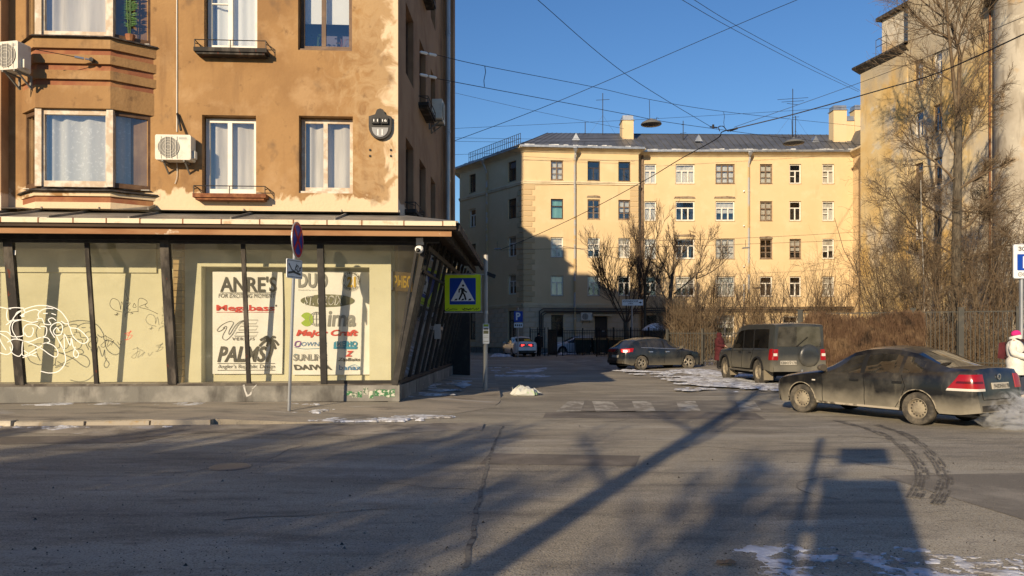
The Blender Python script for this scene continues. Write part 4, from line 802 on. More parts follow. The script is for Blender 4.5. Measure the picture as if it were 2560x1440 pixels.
# belts, cornice, quoins, rusticated ground floor
def belt(F, x0, x1, z, h, d, m='moulding', nm='belt_course'):
    MB().box(x0, -d, z, x1, -.001, z + h*.55).box(x0, -d*1.6, z + h*.55 + .001, x1, -.001, z + h).build(nm, M_[m], ah, M=F.M)
zb = FL.px(1450, 457)[1]
belt(FL, -.06, LL+.06, zb-.15, .26, .08); belt(FSd, 0, SL-.01, zb-.15, .26, .08)
zg = FL.px(1450, 768)[1]; belt(FL, -.06, LL+.06, zg, .3, .09); belt(FSd, 0, SL-.01, zg, .3, .09); belt(F2, 0, 18.3, zg+.02, .16, .04, 'yellow')
def cornice(F, x0, x1, o=.55, w0=0, w1=0):
    b = MB(); b.add([(x0, 0, EA-.35), (x1, 0, EA-.35), (x1+w1*.3, -o*.3, EA-.22), (x0-w0*.3, -o*.3, EA-.22), (x1+w1, -o, EA-.05), (x0-w0, -o, EA-.05), (x1+w1, -o, EA+.1), (x0-w0, -o, EA+.1)], [(0,1,2,3), (3,2,4,5), (5,4,6,7)]); b.build('cornice', M_['moulding'], ah, M=F.M)
cornice(F2, -.6, 18.4); cornice(FL, 0, LL, .55, .45, .5); cornice(FSd, 0, SL, .55, .9, .45); cornice(FR, 0, 14)
blk = {}
def block(F, x, z, w, h, m='rustic', d=.035):
    k = (round(w, 2), round(h, 2), m)
    if k not in blk:
        e = .025; blk[k] = MB().add([(e, -d, e), (w-e, -d, e), (w-e, -d, h-e), (e, -d, h-e), (.012, 0, .012), (w-.012, 0, .012), (w-.012, 0, h-.012), (.012, 0, h-.012)], [(0,1,2,3), (4,5,1,0), (5,6,2,1), (6,7,3,2), (7,4,0,3)]).mesh('rusticated_block', M_[m])
    link('rusticated_block', blk[k], ah, F.M @ Matrix.Translation((x, -.004, z)))
for F, L, hs in ((FL, LL, [gL, gd]), (FSd, SL, gS)):
    z = .55; r = 0
    while z < zg - .35:
        x = 0 if r % 2 else -.0; w = 1.0; first = .5 if r % 2 else 1.0
        while x < L - .05:
            ww = min(first if x == 0 else w, L - x)
            if ww > .2 and not any(x < h[2]+.02 and x+ww > h[0]-.02 and z < h[3]+.02 and z+.42 > h[1]-.02 for h in hs): block(F, x, z, ww, .42)
            elif ww > .2:
                for h in hs:                     # cut blocks beside openings
                    if x < h[2] and x+ww > h[0] and z < h[3]+.02 and z+.42 > h[1]-.02:
                        if h[0] - x > .2: block(F, x, z, h[0]-x-.02, .42)
                        if x+ww - h[2] > .2: block(F, h[2]+.02, z, x+ww-h[2]-.02, .42)
            x += ww
        z += .43; r += 1
z = zg + .45; r = 0
while z < zb - .6:
    block(FL, 0, z, .95 if r % 2 else .7, .42, 'yellow', .05); block(FSd, SL-(.7 if r % 2 else .95), z, .7 if r % 2 else .95, .42, 'yellow', .05); block(FL, LL-.75, z, .75, .42, 'yellow', .04); z += .45; r += 1
for F, a, b_ in ((FL, 0, LL), (FSd, 0, SL)): MB().box(a, -.1, 0, b_, -.001, .5).build('base_course', M_['plinth'], ah, M=F.M)
# roof
RZ = 20.25; rf = MB()
eL0, eL1 = FL.w(-.5, -.6, EA+.1), FL.w(LL+.5, -.6, EA+.1); eS0 = FSd.w(-.9, -.6, EA+.1); e20, e21 = F2.w(0, -.6, EA+.1), F2.w(18.5, -.6, EA+.1)
r0 = Vector((3.3, 68.2, RZ)); r1 = Vector((31, 68.8, RZ)); rs = Vector((-3.2, 79, RZ)); rk0 = FSd.w(-.9, 12, EA)
rf.add([eL0, eL1, Vector((10.9, 68.5, RZ)), r0], [(0,1,2,3)]); rf.add([eL1, e20 + Vector((-.3, 0, 0)), Vector((10.9, 68.5, RZ))], [(0,1,2)]); rf.add([e20 + Vector((-.3, 0, 0)), e21, r1, Vector((10.9, 68.5, RZ))], [(0,1,2,3)])
rf.add([eS0, eL0, r0, rs], [(0,1,2,3)]); rf.add([r0, r1, Vector((31, 74, EA)), Vector((6, 76, EA)), rs], [(0,1,2,3,4)]); rf.add([eS0, rs, Vector((3, 82, EA)), Vector((-4, 82, EA))], [(3,2,1,0)])
e30 = FR.w(0, -.6, EA+.1); e31 = FR.w(14, -.6, EA+.1); rf.add([e21, e31, Vector((34.5, 52, RZ)), Vector((34.5, 66, RZ)), r1], [(0,1,2,3,4)])
roof = rf.build('roof', M_['roofgrey'], ah)
sm = MB()
def seams(a, b_, c_, d, n):                       # eave a-b, ridge d-c
    for i in range(n+1):
        t_ = i/n; sm.bar(a.lerp(b_, t_) + Vector((0, 0, .02)), d.lerp(c_, t_) + Vector((0, 0, .02)), .035, .05)
seams(eL0, eL1, Vector((10.9, 68.5, RZ)), r0, 18); seams(e20, e21, r1, Vector((10.9, 68.5, RZ)), 34); seams(eS0, eL0, r0, rs, 18); seams(e21, e31, Vector((34.5, 52, RZ)), r1, 16)
so = sm.build('roof_seams', M_['roofgrey'], roof); so['kind'] = 'stuff'
M_['roofsnow'] = mat('roof_snow', (.7, .72, .75), .6, [dict(c=(.3, .3, .3), s=3, lo=.5, hi=.62, d=8)], bump=.3)
def eave_strip(F, x0, x1, w0=.2):
    mb = MB(); n = int((x1-x0)/.4)
    for i in range(n):
        if R.random() < .72:
            x = x0 + (x1-x0)*i/n; mb.box(x, -.62 + R.uniform(0, .08), EA+.1, x+.42, -.30 + R.uniform(-.2, .2), EA + R.uniform(.17, .26))
    o = mb.build('eave_snow', M_['roofsnow'], roof, M=F.M); o['kind'] = 'stuff'
    MB().box(x0, -.66, EA-.02, x1, -.6, EA+.16).build('gutter', M_['galv'], roof, M=F.M)
eave_strip(FL, -.4, LL+.4); eave_strip(F2, 0, 18.4); eave_strip(FSd, 0, SL)
def dormer(p):
    MB().add([p + Vector(q) for q in ((-.35, 0, 0), (.35, 0, 0), (0, 0, .62), (0, 1.3, .62))], [(0,1,2), (1,3,2), (0,2,3)]).build('dormer', M_['galv'], roof)
dormer(P(1440, 350, 64.6)); dormer(P(1747, 353, 65.6)); dormer(P(2040, 356, 65.8))
def chimney(px0, px1, py0, py1, Y, d=1.0):
    a, b_ = P(px0, py0, Y), P(px1, py1, Y); c_ = MB().box(a.x, Y, b_.z-.8, b_.x, Y+d, a.z-.45).build('chimney', M_['yellow'], roof)
    MB().box(a.x-.08, Y-.08, a.z-.44, b_.x+.08, Y+d+.08, a.z-.38).box(a.x+.02, Y+.02, a.z-.38, b_.x-.02, Y+d-.02, a.z).build('chimney_cap', M_['galv'], c_)
chimney(1556, 1584, 288, 350, 66, 1.6); chimney(2084, 2117, 263, 345, 66.2); chimney(2137, 2160, 262, 345, 66.4)
b = MB(); chimney(2112, 2140, 290, 340, 66.5, .6)
rl = MB()                                        # railing on the left roof slope
for i in range(29):
    t_ = i/28; p = eS0.lerp(eL0, .28 + .72*t_).lerp(rs.lerp(r0, .28 + .72*t_), .06); rl.tube([p, p + Vector((0, 0, .95))], .022, 4)
for h_ in (.93, .5):
    a = eS0.lerp(eL0, .28).lerp(rs.lerp(r0, .28), .06); c_ = eL0.lerp(r0, .06); rl.tube([a + Vector((0, 0, h_)), c_ + Vector((0, 0, h_))], .022, 4)
rl.build('roof_railing', M_['darkmetal'], roof)
def pipe(F, px, ztop, z0=.2, m='galv', r=.09, elbow=True, y=-.16):
    x = F.px(px, 600, y)[0]; pts = [(x, -.6, ztop), (x, -.55, ztop-.25), (x, y, ztop-.9), (x, y, z0)] if elbow else [(x, y, ztop), (x, y, z0)]
    b = MB().tube(pts, r, 8)
    o = b.build('downpipe', M_[m], ah, True, M=F.M)
    for z in (4, 7.5, 11, 14): MB().tube([(x, y, z), (x, y, z+.08)], r*1.18, 8).build('pipe_collar', M_[m], o, True)
    if elbow: MB().lathe([(.1, -.3), (.22, 0), (.22, .12)], 10, Matrix.Translation((x, -.6, ztop))).build('hopper', M_['galv'], o)
M_['pipepaint'] = mat('painted_downpipe', (.5, .37, .2), .7, [dict(c=(.42, .42, .42), s=.6, lo=.5, hi=.55)])
pipe(FL, 1437, EA-.1, .3, 'pipepaint'); pipe(F2, 1872, EA-.1, .3, 'pipepaint'); pipe(F2, 1860, 6, .3, 'galv', .05, False); pipe(FSd, 1217, EA-.1, .3, 'pipepaint')
pipe(F2, 1606, EA-.2, .3, 'oldframe', .1, False, -.1)
b = MB()                                         # heating pipes and cables along the wall above the ground floor
for k, (dz_, r_) in enumerate(((0, .05), (-.2, .06), (-.34, .04))):
    pts = [FL.w(1.3 + .15*k, -.15, .6), FL.w(1.3 + .15*k, -.15, zg - .35 + dz_), FL.w(1.6 + .15*k, -.2, zg - .15 + dz_), FL.w(LL, -.2, zg-.15 + dz_), F2.w(.4, -.25, zg-.05 + dz_), F2.w(18.2, -.25, zg + .06 + dz_)]
    b.tube(pts, r_, 5)
b.build('heating_pipes', M_['darkframe'], ah)
t = ac_unit('white air conditioner on the rusticated wall beside the dark door', FL.M @ Matrix.Translation((FL.px(1452, 790, -.3)[0], -.08, FL.px(1465, 801, -.3)[1])), .95, .65, .3)
def antenna(label, px, py0, py1, Y, arms):
    p = P(px, py1, Y); h = P(px, py0, Y).z - p.z
    t = thing('roof_antenna', label, 'antenna', TR(p.x, p.y, p.z - 1.2), 'antennas on the grey roof'); MB().tube([(0, 0, 0), (0, 0, h + 1.2)], .035, 5).build('mast', M_['darkmetal'], t)
    for z, w, a in arms: MB().tube([(-w*.5, a, h + 1.2 - z), (w*.5, -a, h + 1.2 - z)], .02, 4).build('arm', M_['darkmetal'], t)
    for sgn in (-1, 1): MB().tube([(0, 0, (h+1.2)*.6), (sgn*h*.45, .3, .6)], .008, 3).build('guy_wire', M_['darkmetal'], t)
antenna('thin mast antenna with one short arm left of the roof chimney', 1507, 233, 338, 67.5, ((.6, 1.2, .1),)); antenna('tall mast antenna with wide cross arms towards the right roof end', 1982, 222, 340, 67.8, ((.9, 2.6, .3), (1.15, 1.9, .2), (1.4, 1.2, -.2)))
antenna('short dark roof mast with a small dish right of the chimney', 1708, 302, 348, 66.5, ((.35, .3, 0), (1.1, .5, .1)))
antenna('pair of pale whip antennas on the left roof ridge', 1463, 305, 338, 68, ()); antenna('thin leaning roof mast beside the tall cross-armed antenna', 1989, 290, 345, 67.5, ((.1, .6, .1),))
# ------------------------------------------------------------------ tall peeling house on the right
M_['peel'] = mat('peeling_yellow_plaster', (.56, .37, .135), .93, [dict(c=(.64, .5, .27), s=.22, lo=.42, hi=.58, d=8), dict(c=(.50, .44, .34), s=.35, lo=.5, hi=.6, d=9, st=(1, 1, .6)), dict(c=(.58, .52, .4), s=1.1, lo=.58, hi=.66, d=10, f=.8), dict(c=(.24, .18, .1), s=.8, lo=.6, hi=.72, d=9, f=.6, st=(2, 2, .35)), dict(c=(.36, .31, .23), s=.6, lo=.95, hi=1.15, z=(12, 22), n=.8, d=9, f=.8)], bump=.35, bscale=10)
M_['peelgrey'] = mat('peeling_grey_plaster', (.44, .39, .31), .93, [dict(c=(.56, .51, .42), s=.4, lo=.42, hi=.58, d=8), dict(c=(.24, .2, .15), s=.8, lo=.52, hi=.68, d=9, f=.8, st=(2, 2, .4)), dict(c=(.62, .57, .46), s=.9, lo=.6, hi=.66, d=10), dict(c=(.5, .3, .1), s=.5, lo=.56, hi=.68, d=8, f=.7)], bump=.35, bscale=10)
th = thing('tall_tenement', 'tall weathered yellow tenement with peeling plaster at the right edge', 'building')
F3 = Frame(24.5, 52, .26, -1); ZE = 20.4
A = [F3.rect(2286, a, 2308, b_) for a, b_ in ((150, 214), (278, 342), (408, 472), (537, 596))]; Bc = [F3.rect(2333, a, 2355, b_) for a, b_ in ((131, 197), (261, 330), (394, 461), (526, 592))]
S3 = F3.px(2270, 400)[0]; E3 = F3.px(2488, 400)[0]
HH = []
for p, q in zip(A, Bc):
    z0, z1 = (p[1]+q[1])/2, (p[3]+q[3])/2; HH += [(p[0], z0, p[2], z1), (q[0], z0, q[2], z1)]
wall(MB(), 0, S3, 0, ZE, [], .2).quad((0, 0, 0), (0, 0, ZE), (0, 9, ZE), (0, 9, 0)).build('end_wall', M_['peel'], th, M=F3.M)
wall(MB(), S3, E3+3, 0, 29, HH, .25).quad((S3, 0, ZE), (S3, 6, ZE), (S3, 6, 29), (S3, 0, 29)).build('front_wall', M_['peel'], th, M=F3.M)
MB().quad((S3, .8, 0), (E3+1, .8, 0), (E3+1, .8, 29), (S3, .8, 29)).build('interior', M_['darkroom'], th, M=F3.M)
MB().box(S3-.35, -.07, 0, S3-.02, -.001, ZE-.3).build('pilaster', M_['peel'], th, M=F3.M)
for i, h in enumerate(HH): window(th, F3.M @ Matrix.Translation((h[0], .14, h[1])), h[2]-h[0], h[3]-h[1], (.5,), (.66,), .09, 'whiteframe' if i in (1, 2, 6) else 'oldframe', R.choice(['curtain', None]), dense=False, glass='glass_mirror' if i % 3 else 'glass')
b = MB(); b.add([(-.4, -.4, ZE-.05), (S3+.1, -.4, ZE-.05), (S3+.1, 0, ZE-.45), (-.1, 0, ZE-.45), (-.4, -.4, ZE+.08), (S3+.1, -.4, ZE+.08), (S3+.1, 4, ZE+1.6), (-.5, 4, ZE+1.6), (-.5, 4, ZE-.05)], [(0,1,2,3), (4,5,1,0), (5,4,7,6), (0, 3, 8), (4, 0, 8, 7)]); b.build('cornice', M_['worn_dark'], th, M=F3.M)
MB().box(-.8, 2.5, 18, 9, 8, 24.3).build('upper_block', M_['peelgrey'], th, M=F3.M); MB().box(-1.1, 2.2, 24.31, 9.2, 8.2, 24.55).build('upper_cornice', M_['worn_dark'], th, M=F3.M)
rt = MB()
for q in (0, .5, 1.0): rt.tube([(.1+q, 1.2, ZE+.4), (.1+q, 1.2, ZE+2.0)], .025, 4)
rt.tube([(.1, 1.2, ZE+2.0), (1.1, 1.2, ZE+2.0)], .025, 4).tube([(.1, 1.2, ZE+1.5), (1.1, 1.2, ZE+1.5)], .025, 4); rt.build('roof_hatch_rail', M_['darkmetal'], th, M=F3.M)
bc = Vector((28.75, 40.4, 0)); MB().lathe([(2.05, 0), (2.05, 20.2)], 40, Matrix.Translation(bc)).build('round_bay', M_['peelgrey'], th, True)
MB().lathe([(2.05, 20.0), (2.3, 20.25), (2.5, 20.3), (2.5, 20.5), (2.0, 21.2), (2.0, 27)], 40, Matrix.Translation(bc)).build('bay_cornice', M_['worn_dark'], th, True, 30)
MB().box(0, 0, 0, 10, 6, 27).build('rear_block', M_['peelgrey'], th, M=TR(29.5, 37, 0))
MB().tube([(E3-.25, -.1, 23), (E3-.25, -.1, .5)], .05, 6).build('downpipe', M_['rust'], th, True, M=F3.M)

# ------------------------------------------------------------------ houses that close the street outside the picture
def plain_house(name, label, M, L, D, H, m, rows, step=3.2):
    t = thing(name, label, 'building', M); hs_ = []
    x = 1.4
    while x < L - 2.2: hs_ += [(x, z, x+1.3, z+1.8) for z in rows]; x += step
    wall(MB(), 0, L, 0, H, hs_, .2).quad((0, D, 0), (0, 0, 0), (0, 0, H), (0, D, H)).quad((L, 0, 0), (L, D, 0), (L, D, H), (L, 0, H)).quad((L, D, 0), (0, D, 0), (0, D, H), (L, D, H)).build('wall', m, t)
    MB().quad((0, .21, 0), (L, .21, 0), (L, .21, H), (0, .21, H)).build('window_glass', mat('dark_house_glass', (.03, .035, .04), .1, spec=.6), t)
    MB().add([(-.4, -.4, H), (L+.4, -.4, H), (L+.4, D+.4, H), (-.4, D+.4, H), (1, D/2, H+2), (L-1, D/2, H+2)], [(0,1,5,4), (1,2,5), (2,3,4,5), (3,0,4), (3,2,1,0)]).build('roof', M_['roofgrey'], t)
plain_house('side_street_house', 'plain house along the side street hidden behind the corner building', Frame(-8.2, 34, -.05, 1).M, 38, 8, 18.3, M_['brownwall'], (1.4, 5, 8.4, 11.8, 15.0))
plain_house('opposite_house', 'low house across the road behind the viewer', Frame(45, -38, -1, 0).M, 100, 8, 8.5, M_['yellow'], (1.2, 4.8))
plain_house('street_end_house', 'pale house closing the far end of the side street', Frame(-40, 112, 1, 0).M, 60, 8, 12.5, M_['yellow'], (1.4, 5, 8.6))
# ------------------------------------------------------------------ vehicles
M_['tyre'] = mat('dusty_tyre', (.05, .046, .04), .9, [dict(c=(.15, .13, .10), s=6, lo=.45, hi=.7, d=8)], bump=.4, bscale=40)
M_['tyreblack'] = mat('black_tyre', (.02, .02, .02), .85)
M_['rimdusty'] = mat('dusty_steel_rim', (.30, .26, .19), .75, [dict(c=(.2, .17, .13), s=9, lo=.45, hi=.65, d=8)])
M_['rimalloy'] = mat('dusty_alloy_rim', (.42, .38, .31), .5, [dict(c=(.25, .22, .17), s=9, lo=.5, hi=.7)], metal=.5)
M_['carglass'] = glass_mat('car_glass', tint=(.06, .066, .064), refl=.05, dirt=.06, gmax=.35)
M_['tintglass'] = glass_mat('tinted_car_glass', tint=(.03, .03, .033), refl=.02, dirt=.02, gmax=.12)
M_['dirtyglass'] = glass_mat('dirty_car_glass', tint=(.1, .1, .105), refl=.08, dirt=.3, dirtc=(.2, .19, .16), gmax=.4)
M_['reartint'] = glass_mat('tinted_rear_glass', tint=(.03, .03, .035), refl=.10, dirt=.05, dirtc=(.2, .19, .16), gmax=.6)
M_['cartrim'] = mat('black_car_trim', (.014, .014, .014), .55, [dict(c=(.12, .1, .075), s=3, lo=.8, hi=1.2, z=(.9, .1), n=.6, f=.8)])
M_['under'] = mat('car_underside', (.008, .008, .008), .95)
M_['tailred'] = mat('tail_lamp_red', (.30, .008, .012), .2, spec=.5)
M_['taildark'] = mat('tail_lamp_dark_red', (.09, .004, .006), .2, spec=.5)
M_['tailwhite'] = mat('tail_lamp_white', (.62, .58, .52), .25, spec=.6)
M_['plate'] = mat('dusty_number_plate', (.46, .43, .36), .7)
M_['chrome'] = mat('chrome_strip', (.55, .55, .54), .25, metal=.8)
def em(name, col, s):
    m = bpy.data.materials.new(name); m.use_nodes = True; b = m.node_tree.nodes['Principled BSDF']; b.inputs['Base Color'].default_value = (*col, 1); b.inputs['Emission Color'].default_value = (*col, 1); b.inputs['Emission Strength'].default_value = s; return m
M_['braklit'] = em('lit_brake_lamp', (1.0, .05, .04), 2.2)
M_['braklitcore'] = em('lit_brake_lamp_core', (1.0, .55, .45), 5)
def paint(name, col, dust, z0, z1, rough=.28, n=.55, spec=.5, amount=.92):
    return mat(name, col, rough, [dict(c=tuple(.6*d + .4*c_ for d, c_ in zip(dust, col)), s=1.4, lo=.45, hi=.75, d=8, f=.35, rough=.6), dict(c=dust, s=2.2, lo=.62, hi=1.12, z=(z1, z0), n=n, d=8, f=amount, rough=.9), dict(c=tuple(v*.55 for v in dust), s=5, lo=.6, hi=.75, d=9, f=.35, st=(1.5, 1.5, .35))], spec=spec, coat=.25)
class Car:
    def __init__(s, name, label, spec, M, body, group=None):
        s.t = thing(name, label, 'car', M, group); s.p = spec; s.bm_ = body; s.shell()
    def prof(s, z, bz): 
        lo = s.p.get('tuck', .09); return 1 - lo*max(0, (.52 - z)/.3)**2 - s.p.get('tumble', .05)*max(0, (z - .62)/.35)**2
    def shell(s):
        p = s.p; xs = set()
        for k in ('top', 'belt', 'wid', 'roof'): xs |= {q[0] for q in p[k]}
        x0, x1 = min(q[0] for q in p['top']), max(q[0] for q in p['top'])
        xs |= {x0 + (x1-x0)*i/75 for i in range(76)}
        for a, b_ in p['side'] + p.get('pillar', []) + [p['ws']] + ([p['rw']] if p.get('rw') else []): xs |= {a, b_}
        for c_ in (p['xf'], p['xr']):
            for k in range(-8, 9): xs.add(c_ + p['ra']*sin(k*pi/16.01))
        out = []
        for x in sorted(xs):
            if x0 - 1e-6 <= x <= x1 + 1e-6 and (not out or x - out[-1] > .006): out.append(x)
        s.xs = out; NS, NG, NR = 8, 5, 6; rings = []
        tp = lambda k, x: lerp(sorted(p[k]), x)
        for x in out:
            W, bz, tz, rw = tp('wid', x), tp('belt', x), tp('top', x), tp('roof', x); zb = lerp(sorted(p['low']), x) if 'low' in p else p['sill']
            for c_ in (p['xf'], p['xr']):
                d = p['ra']**2 - (x-c_)**2
                if d > 0: zb = max(zb, min(bz-.06, p['wz'] + sqrt(d)))
            half = []
            for i in range(NS+1):
                z = zb + (bz-zb)*i/NS; half.append((W*s.prof(z, bz) - (.012 if i == NS else 0), z))
            yb = half[-1][0]; cr = min(p.get('crown', .06), max(.004, (tz-bz)*.3)); rw = min(rw, yb - .01)
            for k in range(1, NG+1):
                t_ = k/NG; half.append((yb + (rw-yb)*(t_**p.get('curve', 1.25)), bz + max(.004, tz-cr-bz)*t_))
            for k in range(1, NR+1):
                q = 1 - k/NR; half.append((rw*q, max(bz+.005, tz) - cr*q*q))
            rings.append([(x, y, z) for y, z in half] + [(x, -y, z) for y, z in half[-2::-1]])
        n = len(rings[0]); V = [v for r in rings for v in r]; groups = {'body': [], 'side': [], 'ws': [], 'rw': [], 'pillar': [], 'dark': []}
        gi = lambda j: j if j < n//2 else n - 2 - j      # mirrored segment index
        for i in range(len(out)-1):
            xm = (out[i]+out[i+1])/2
            for j in range(n-1):
                f = (i*n + j, i*n + j+1, (i+1)*n + j+1, (i+1)*n + j); q = gi(j); g_ = 'body'
                if NS <= q < NS+NG-1 and any(a < xm < b_ for a, b_ in p['side']): g_ = 'side'
                elif NS <= q < NS+NG-1 and any(a < xm < b_ for a, b_ in p.get('pillar', [])): g_ = 'pillar'
                elif q >= NS+NG+ (1 if NR > 3 else 0) and p['ws'][0] < xm < p['ws'][1]: g_ = 'ws'
                elif p.get('rw') and q >= NS+NG and p['rw'][0] < xm < p['rw'][1]: g_ = 'rw'
                elif q < p.get('darkrows', 0): g_ = 'dark'
                groups[g_].append(f)
        groups['body'].append(tuple(range(n))); groups['body'].append(tuple((len(out)-1)*n + j for j in range(n-1, -1, -1)))
        s.bvh = BVHTree.FromPolygons([Vector(v) for v in V], [f for fs in groups.values() for f in fs])
        nm = dict(body='body', side='side_windows', ws='windscreen', rw='rear_window', pillar='door_pillars', dark='lower_trim')
        mt = dict(body=s.bm_, side=p.get('sideglass', M_['carglass']), ws=M_['carglass'], rw=p.get('rearglass', M_['dirtyglass']), pillar=M_['cartrim'], dark=M_['cartrim'])
        s.parts = {}
        for k, fs in groups.items():
            if not fs: continue
            if k == 'side':                          # one pane per window and side
                for a, b_ in p['side']:
                    for left in (True, False):
                        ff = [f for f in fs if a < sum(V[i][0] for i in f)/4 < b_ and (V[f[0]][1] > 0) == left]; s._mk('side_window', V, ff, mt[k])
                continue
            if k == 'pillar':
                for a, b_ in p['pillar']:
                    for left in (True, False): s._mk('door_pillar', V, [f for f in fs if a < sum(V[i][0] for i in f)/4 < b_ and (V[f[0]][1] > 0) == left], mt[k])
                continue
            s.parts[k] = s._mk(nm[k], V, fs, mt[k])
        b = MB(); W = p['hw']; b.box(x0+.15, -W+.14, p['sill']-.02, x1-.15, W-.14, p['sill']+.12)
        b.box(x0+.5, -W+.3, p['sill']+.1, x1-.55, W-.3, lerp(sorted(p['belt']), 0)-.12)
        b.build('floor_pan', M_['under'], s.t)
        for c_ in (p['xf'], p['xr']):
            for sg in (1, -1):
                mb = MB(); ra = p['ra'] + .004
                for k in range(13):
                    a = pi*k/12; mb.v += [(c_ + ra*cos(a), sg*(W-.03), p['wz'] + ra*sin(a)), (c_ + ra*cos(a), sg*(W-.34), p['wz'] + ra*sin(a))]
                for k in range(12): mb.f.append((2*k, 2*k+1, 2*k+3, 2*k+2))
                mb.f.append(tuple(2*k+1 for k in range(13))); mb.build('wheel_well', M_['under'], s.t)
        if p.get('seats', True):
            for sx_ in p.get('seatx', (-.05,)):
                for sy in (.36, -.36):
                    bz = lerp(sorted(p['belt']), 0); MB().prism([(sx_-.28, bz-.3), (sx_+.0, bz-.3), (sx_-.12, bz+.16), (sx_-.30, bz+.16)], sy-.22, sy+.22).box(sx_-.30, sy-.12, bz+.18, sx_-.2, sy+.12, bz+.36).build('seat', M_['under'], s.t)
    def _mk(s, name, V, fs, m):
        idx = {}; v2 = []; f2 = []
        for f in fs:
            g_ = []
            for i in f:
                if i not in idx: idx[i] = len(v2); v2.append(V[i])
                g_.append(idx[i])
            f2.append(tuple(g_))
        mb = MB(); mb.v, mb.f = v2, f2; return mb.build(name, m, s.t, True, 32)
    def hit(s, ang, u, z, off=.006):
        d = Vector((cos(ang), sin(ang), 0)); ua = Vector((-d.y, d.x, 0)); o = ua*u + Vector((0, 0, z)) - d*6
        loc, nrm, _, _ = s.bvh.ray_cast(o, d)
        if loc is None:
            loc, nrm, _, _ = s.bvh.find_nearest(o + d*4.5)
        return loc - d*off
    def patch(s, name, ang, q, m, off=.008, n=8, k=6, parent=None, th=.02):
        """q: four (u,z) corners bl, br, tr, tl projected on the body along the horizontal direction ang"""
        mb = MB(); d = Vector((cos(ang), sin(ang), 0)); pts = {}
        for i in range(n+1):
            for j in range(k+1):
                a, b_ = i/n, j/k; u = (q[0][0]*(1-a) + q[1][0]*a)*(1-b_) + (q[3][0]*(1-a) + q[2][0]*a)*b_; z = (q[0][1]*(1-a) + q[1][1]*a)*(1-b_) + (q[3][1]*(1-a) + q[2][1]*a)*b_
                pts[i, j] = len(mb.v); mb.v.append(tuple(s.hit(ang, u, z, off)))
        for i in range(n):
            for j in range(k): mb.f.append((pts[i, j], pts[i+1, j], pts[i+1, j+1], pts[i, j+1]))
        ed = [(i, 0) for i in range(n)] + [(n, j) for j in range(k)] + [(i, k) for i in range(n, 0, -1)] + [(0, j) for j in range(k, 0, -1)]
        o = len(mb.v)
        for e in ed: mb.v.append(tuple(Vector(mb.v[pts[e]]) + d*th))
        for i in range(len(ed)): j = (i+1) % len(ed); mb.f.append((pts[ed[j]], pts[ed[i]], o+i, o+j))
        return mb.build(name, m if not isinstance(m, str) else M_[m], parent or s.t, True, 40)
    def seam(s, ang, pts, r=.006, m='under', name='panel_gap'):
        P_ = []
        for a, b_ in zip(pts, pts[1:]):
            for i in range(8): t_ = i/8; P_.append(s.hit(ang, a[0] + (b_[0]-a[0])*t_, a[1] + (b_[1]-a[1])*t_, .001))
        P_.append(s.hit(ang, *pts[-1], .001)); return MB().tube(P_, r, 4).build(name, M_[m], s.t)
    def wheel(s, x, side, R_, w, kind, tyre='tyre', rim='rimdusty', steer=0.0, hub=.62):
        W = s.p['hw']; Mx = Matrix.Translation((x, side*(W - .015 - w/2 + (.0)), R_)) @ Matrix.Rotation(steer, 4, 'Z') @ Matrix.Rotation(-side*pi/2, 4, 'X')   # local +z points outwards
        r = R_*hub; h = w/2
        o = MB().lathe([(r, -h*.9), (R_*.93, -h), (R_, -h*.72), (R_, h*.72), (R_*.97, h*.92), (R_*.88, h), (r*1.04, h*.9), (r, h*.82)], 36).build('wheel', M_[tyre], s.t, True, 40, Mx)
        b = MB()
        if kind == 'steel':
            b.lathe([(r, h*.85), (r*.95, h*.9), (r*.92, h*.6), (r*.82, h*.32), (r*.6, h*.42), (r*.42, h*.62), (r*.25, h*.60), (0.001, h*.66)], 36)
            rm = b.build('rim', M_[rim], o, True, 40); hb = MB()
            for k in range(14):
                a = 2*pi*k/14; hb.lathe([(.001, .004), (r*.075, .004)], 8, Matrix.Translation((r*.73*cos(a), r*.73*sin(a), h*.40)))
            hb.build('vent_holes', M_['under'], o)['kind'] = 'stuff'
        elif kind == 'alloy':
            b.lathe([(r, h*.85), (r*.95, h*.9), (r*.9, h*.7), (r*.9, -h*.2)], 36)
            for k in range(5):
                a = 2*pi*k/5
                for q in (-.16, .16):
                    c_ = Vector((cos(a+q*.4), sin(a+q*.4), 0)); e = Vector((cos(a+q), sin(a+q), 0)); b.bar(c_*r*.12 + Vector((0, 0, h*.62)), e*r*.93 + Vector((0, 0, h*.68)), r*.13, .02, (0, 0, 1))
            b.lathe([(.001, h*.7), (r*.2, h*.66), (r*.22, h*.5)], 16); rm = b.build('rim', M_[rim], o)
            MB().lathe([(.001, h*.1), (r*.92, h*.1)], 24).build('brake_disc', M_['under'], o)
        return o
    def wheels(s, R_, w, kind, **k):
        st = k.pop('steer', 0)
        for x in (s.p['xf'], s.p['xr']):
            for sd_ in (1, -1): s.wheel(x, sd_, R_, w, kind, steer=st if x == s.p['xf'] else 0, **k)
    def mirror(s, x, side, z, m):
        W = s.p['hw']; Mx = Matrix.Translation((x, side*(W-.04), z)); b = MB()
        b.lathe([(.001, -.075), (.05, -.07), (.085, -.03), (.095, .03), (.09, .045), (.001, .045)], 12, Matrix.Translation((0, side*.13, .05)) @ Matrix.Rotation(-pi/2, 4, 'Y') @ Matrix.Scale(.75, 4, (1, 0, 0)) @ Matrix.Scale(1.25, 4, (0, 1, 0)))
        b.bar((0, 0, -.02), (0, side*.1, .02), .06, .05); return b.build('mirror', m, s.t, True, 50, Mx)
LEFT, RIGHT, REAR = -pi/2, pi/2, 0.0
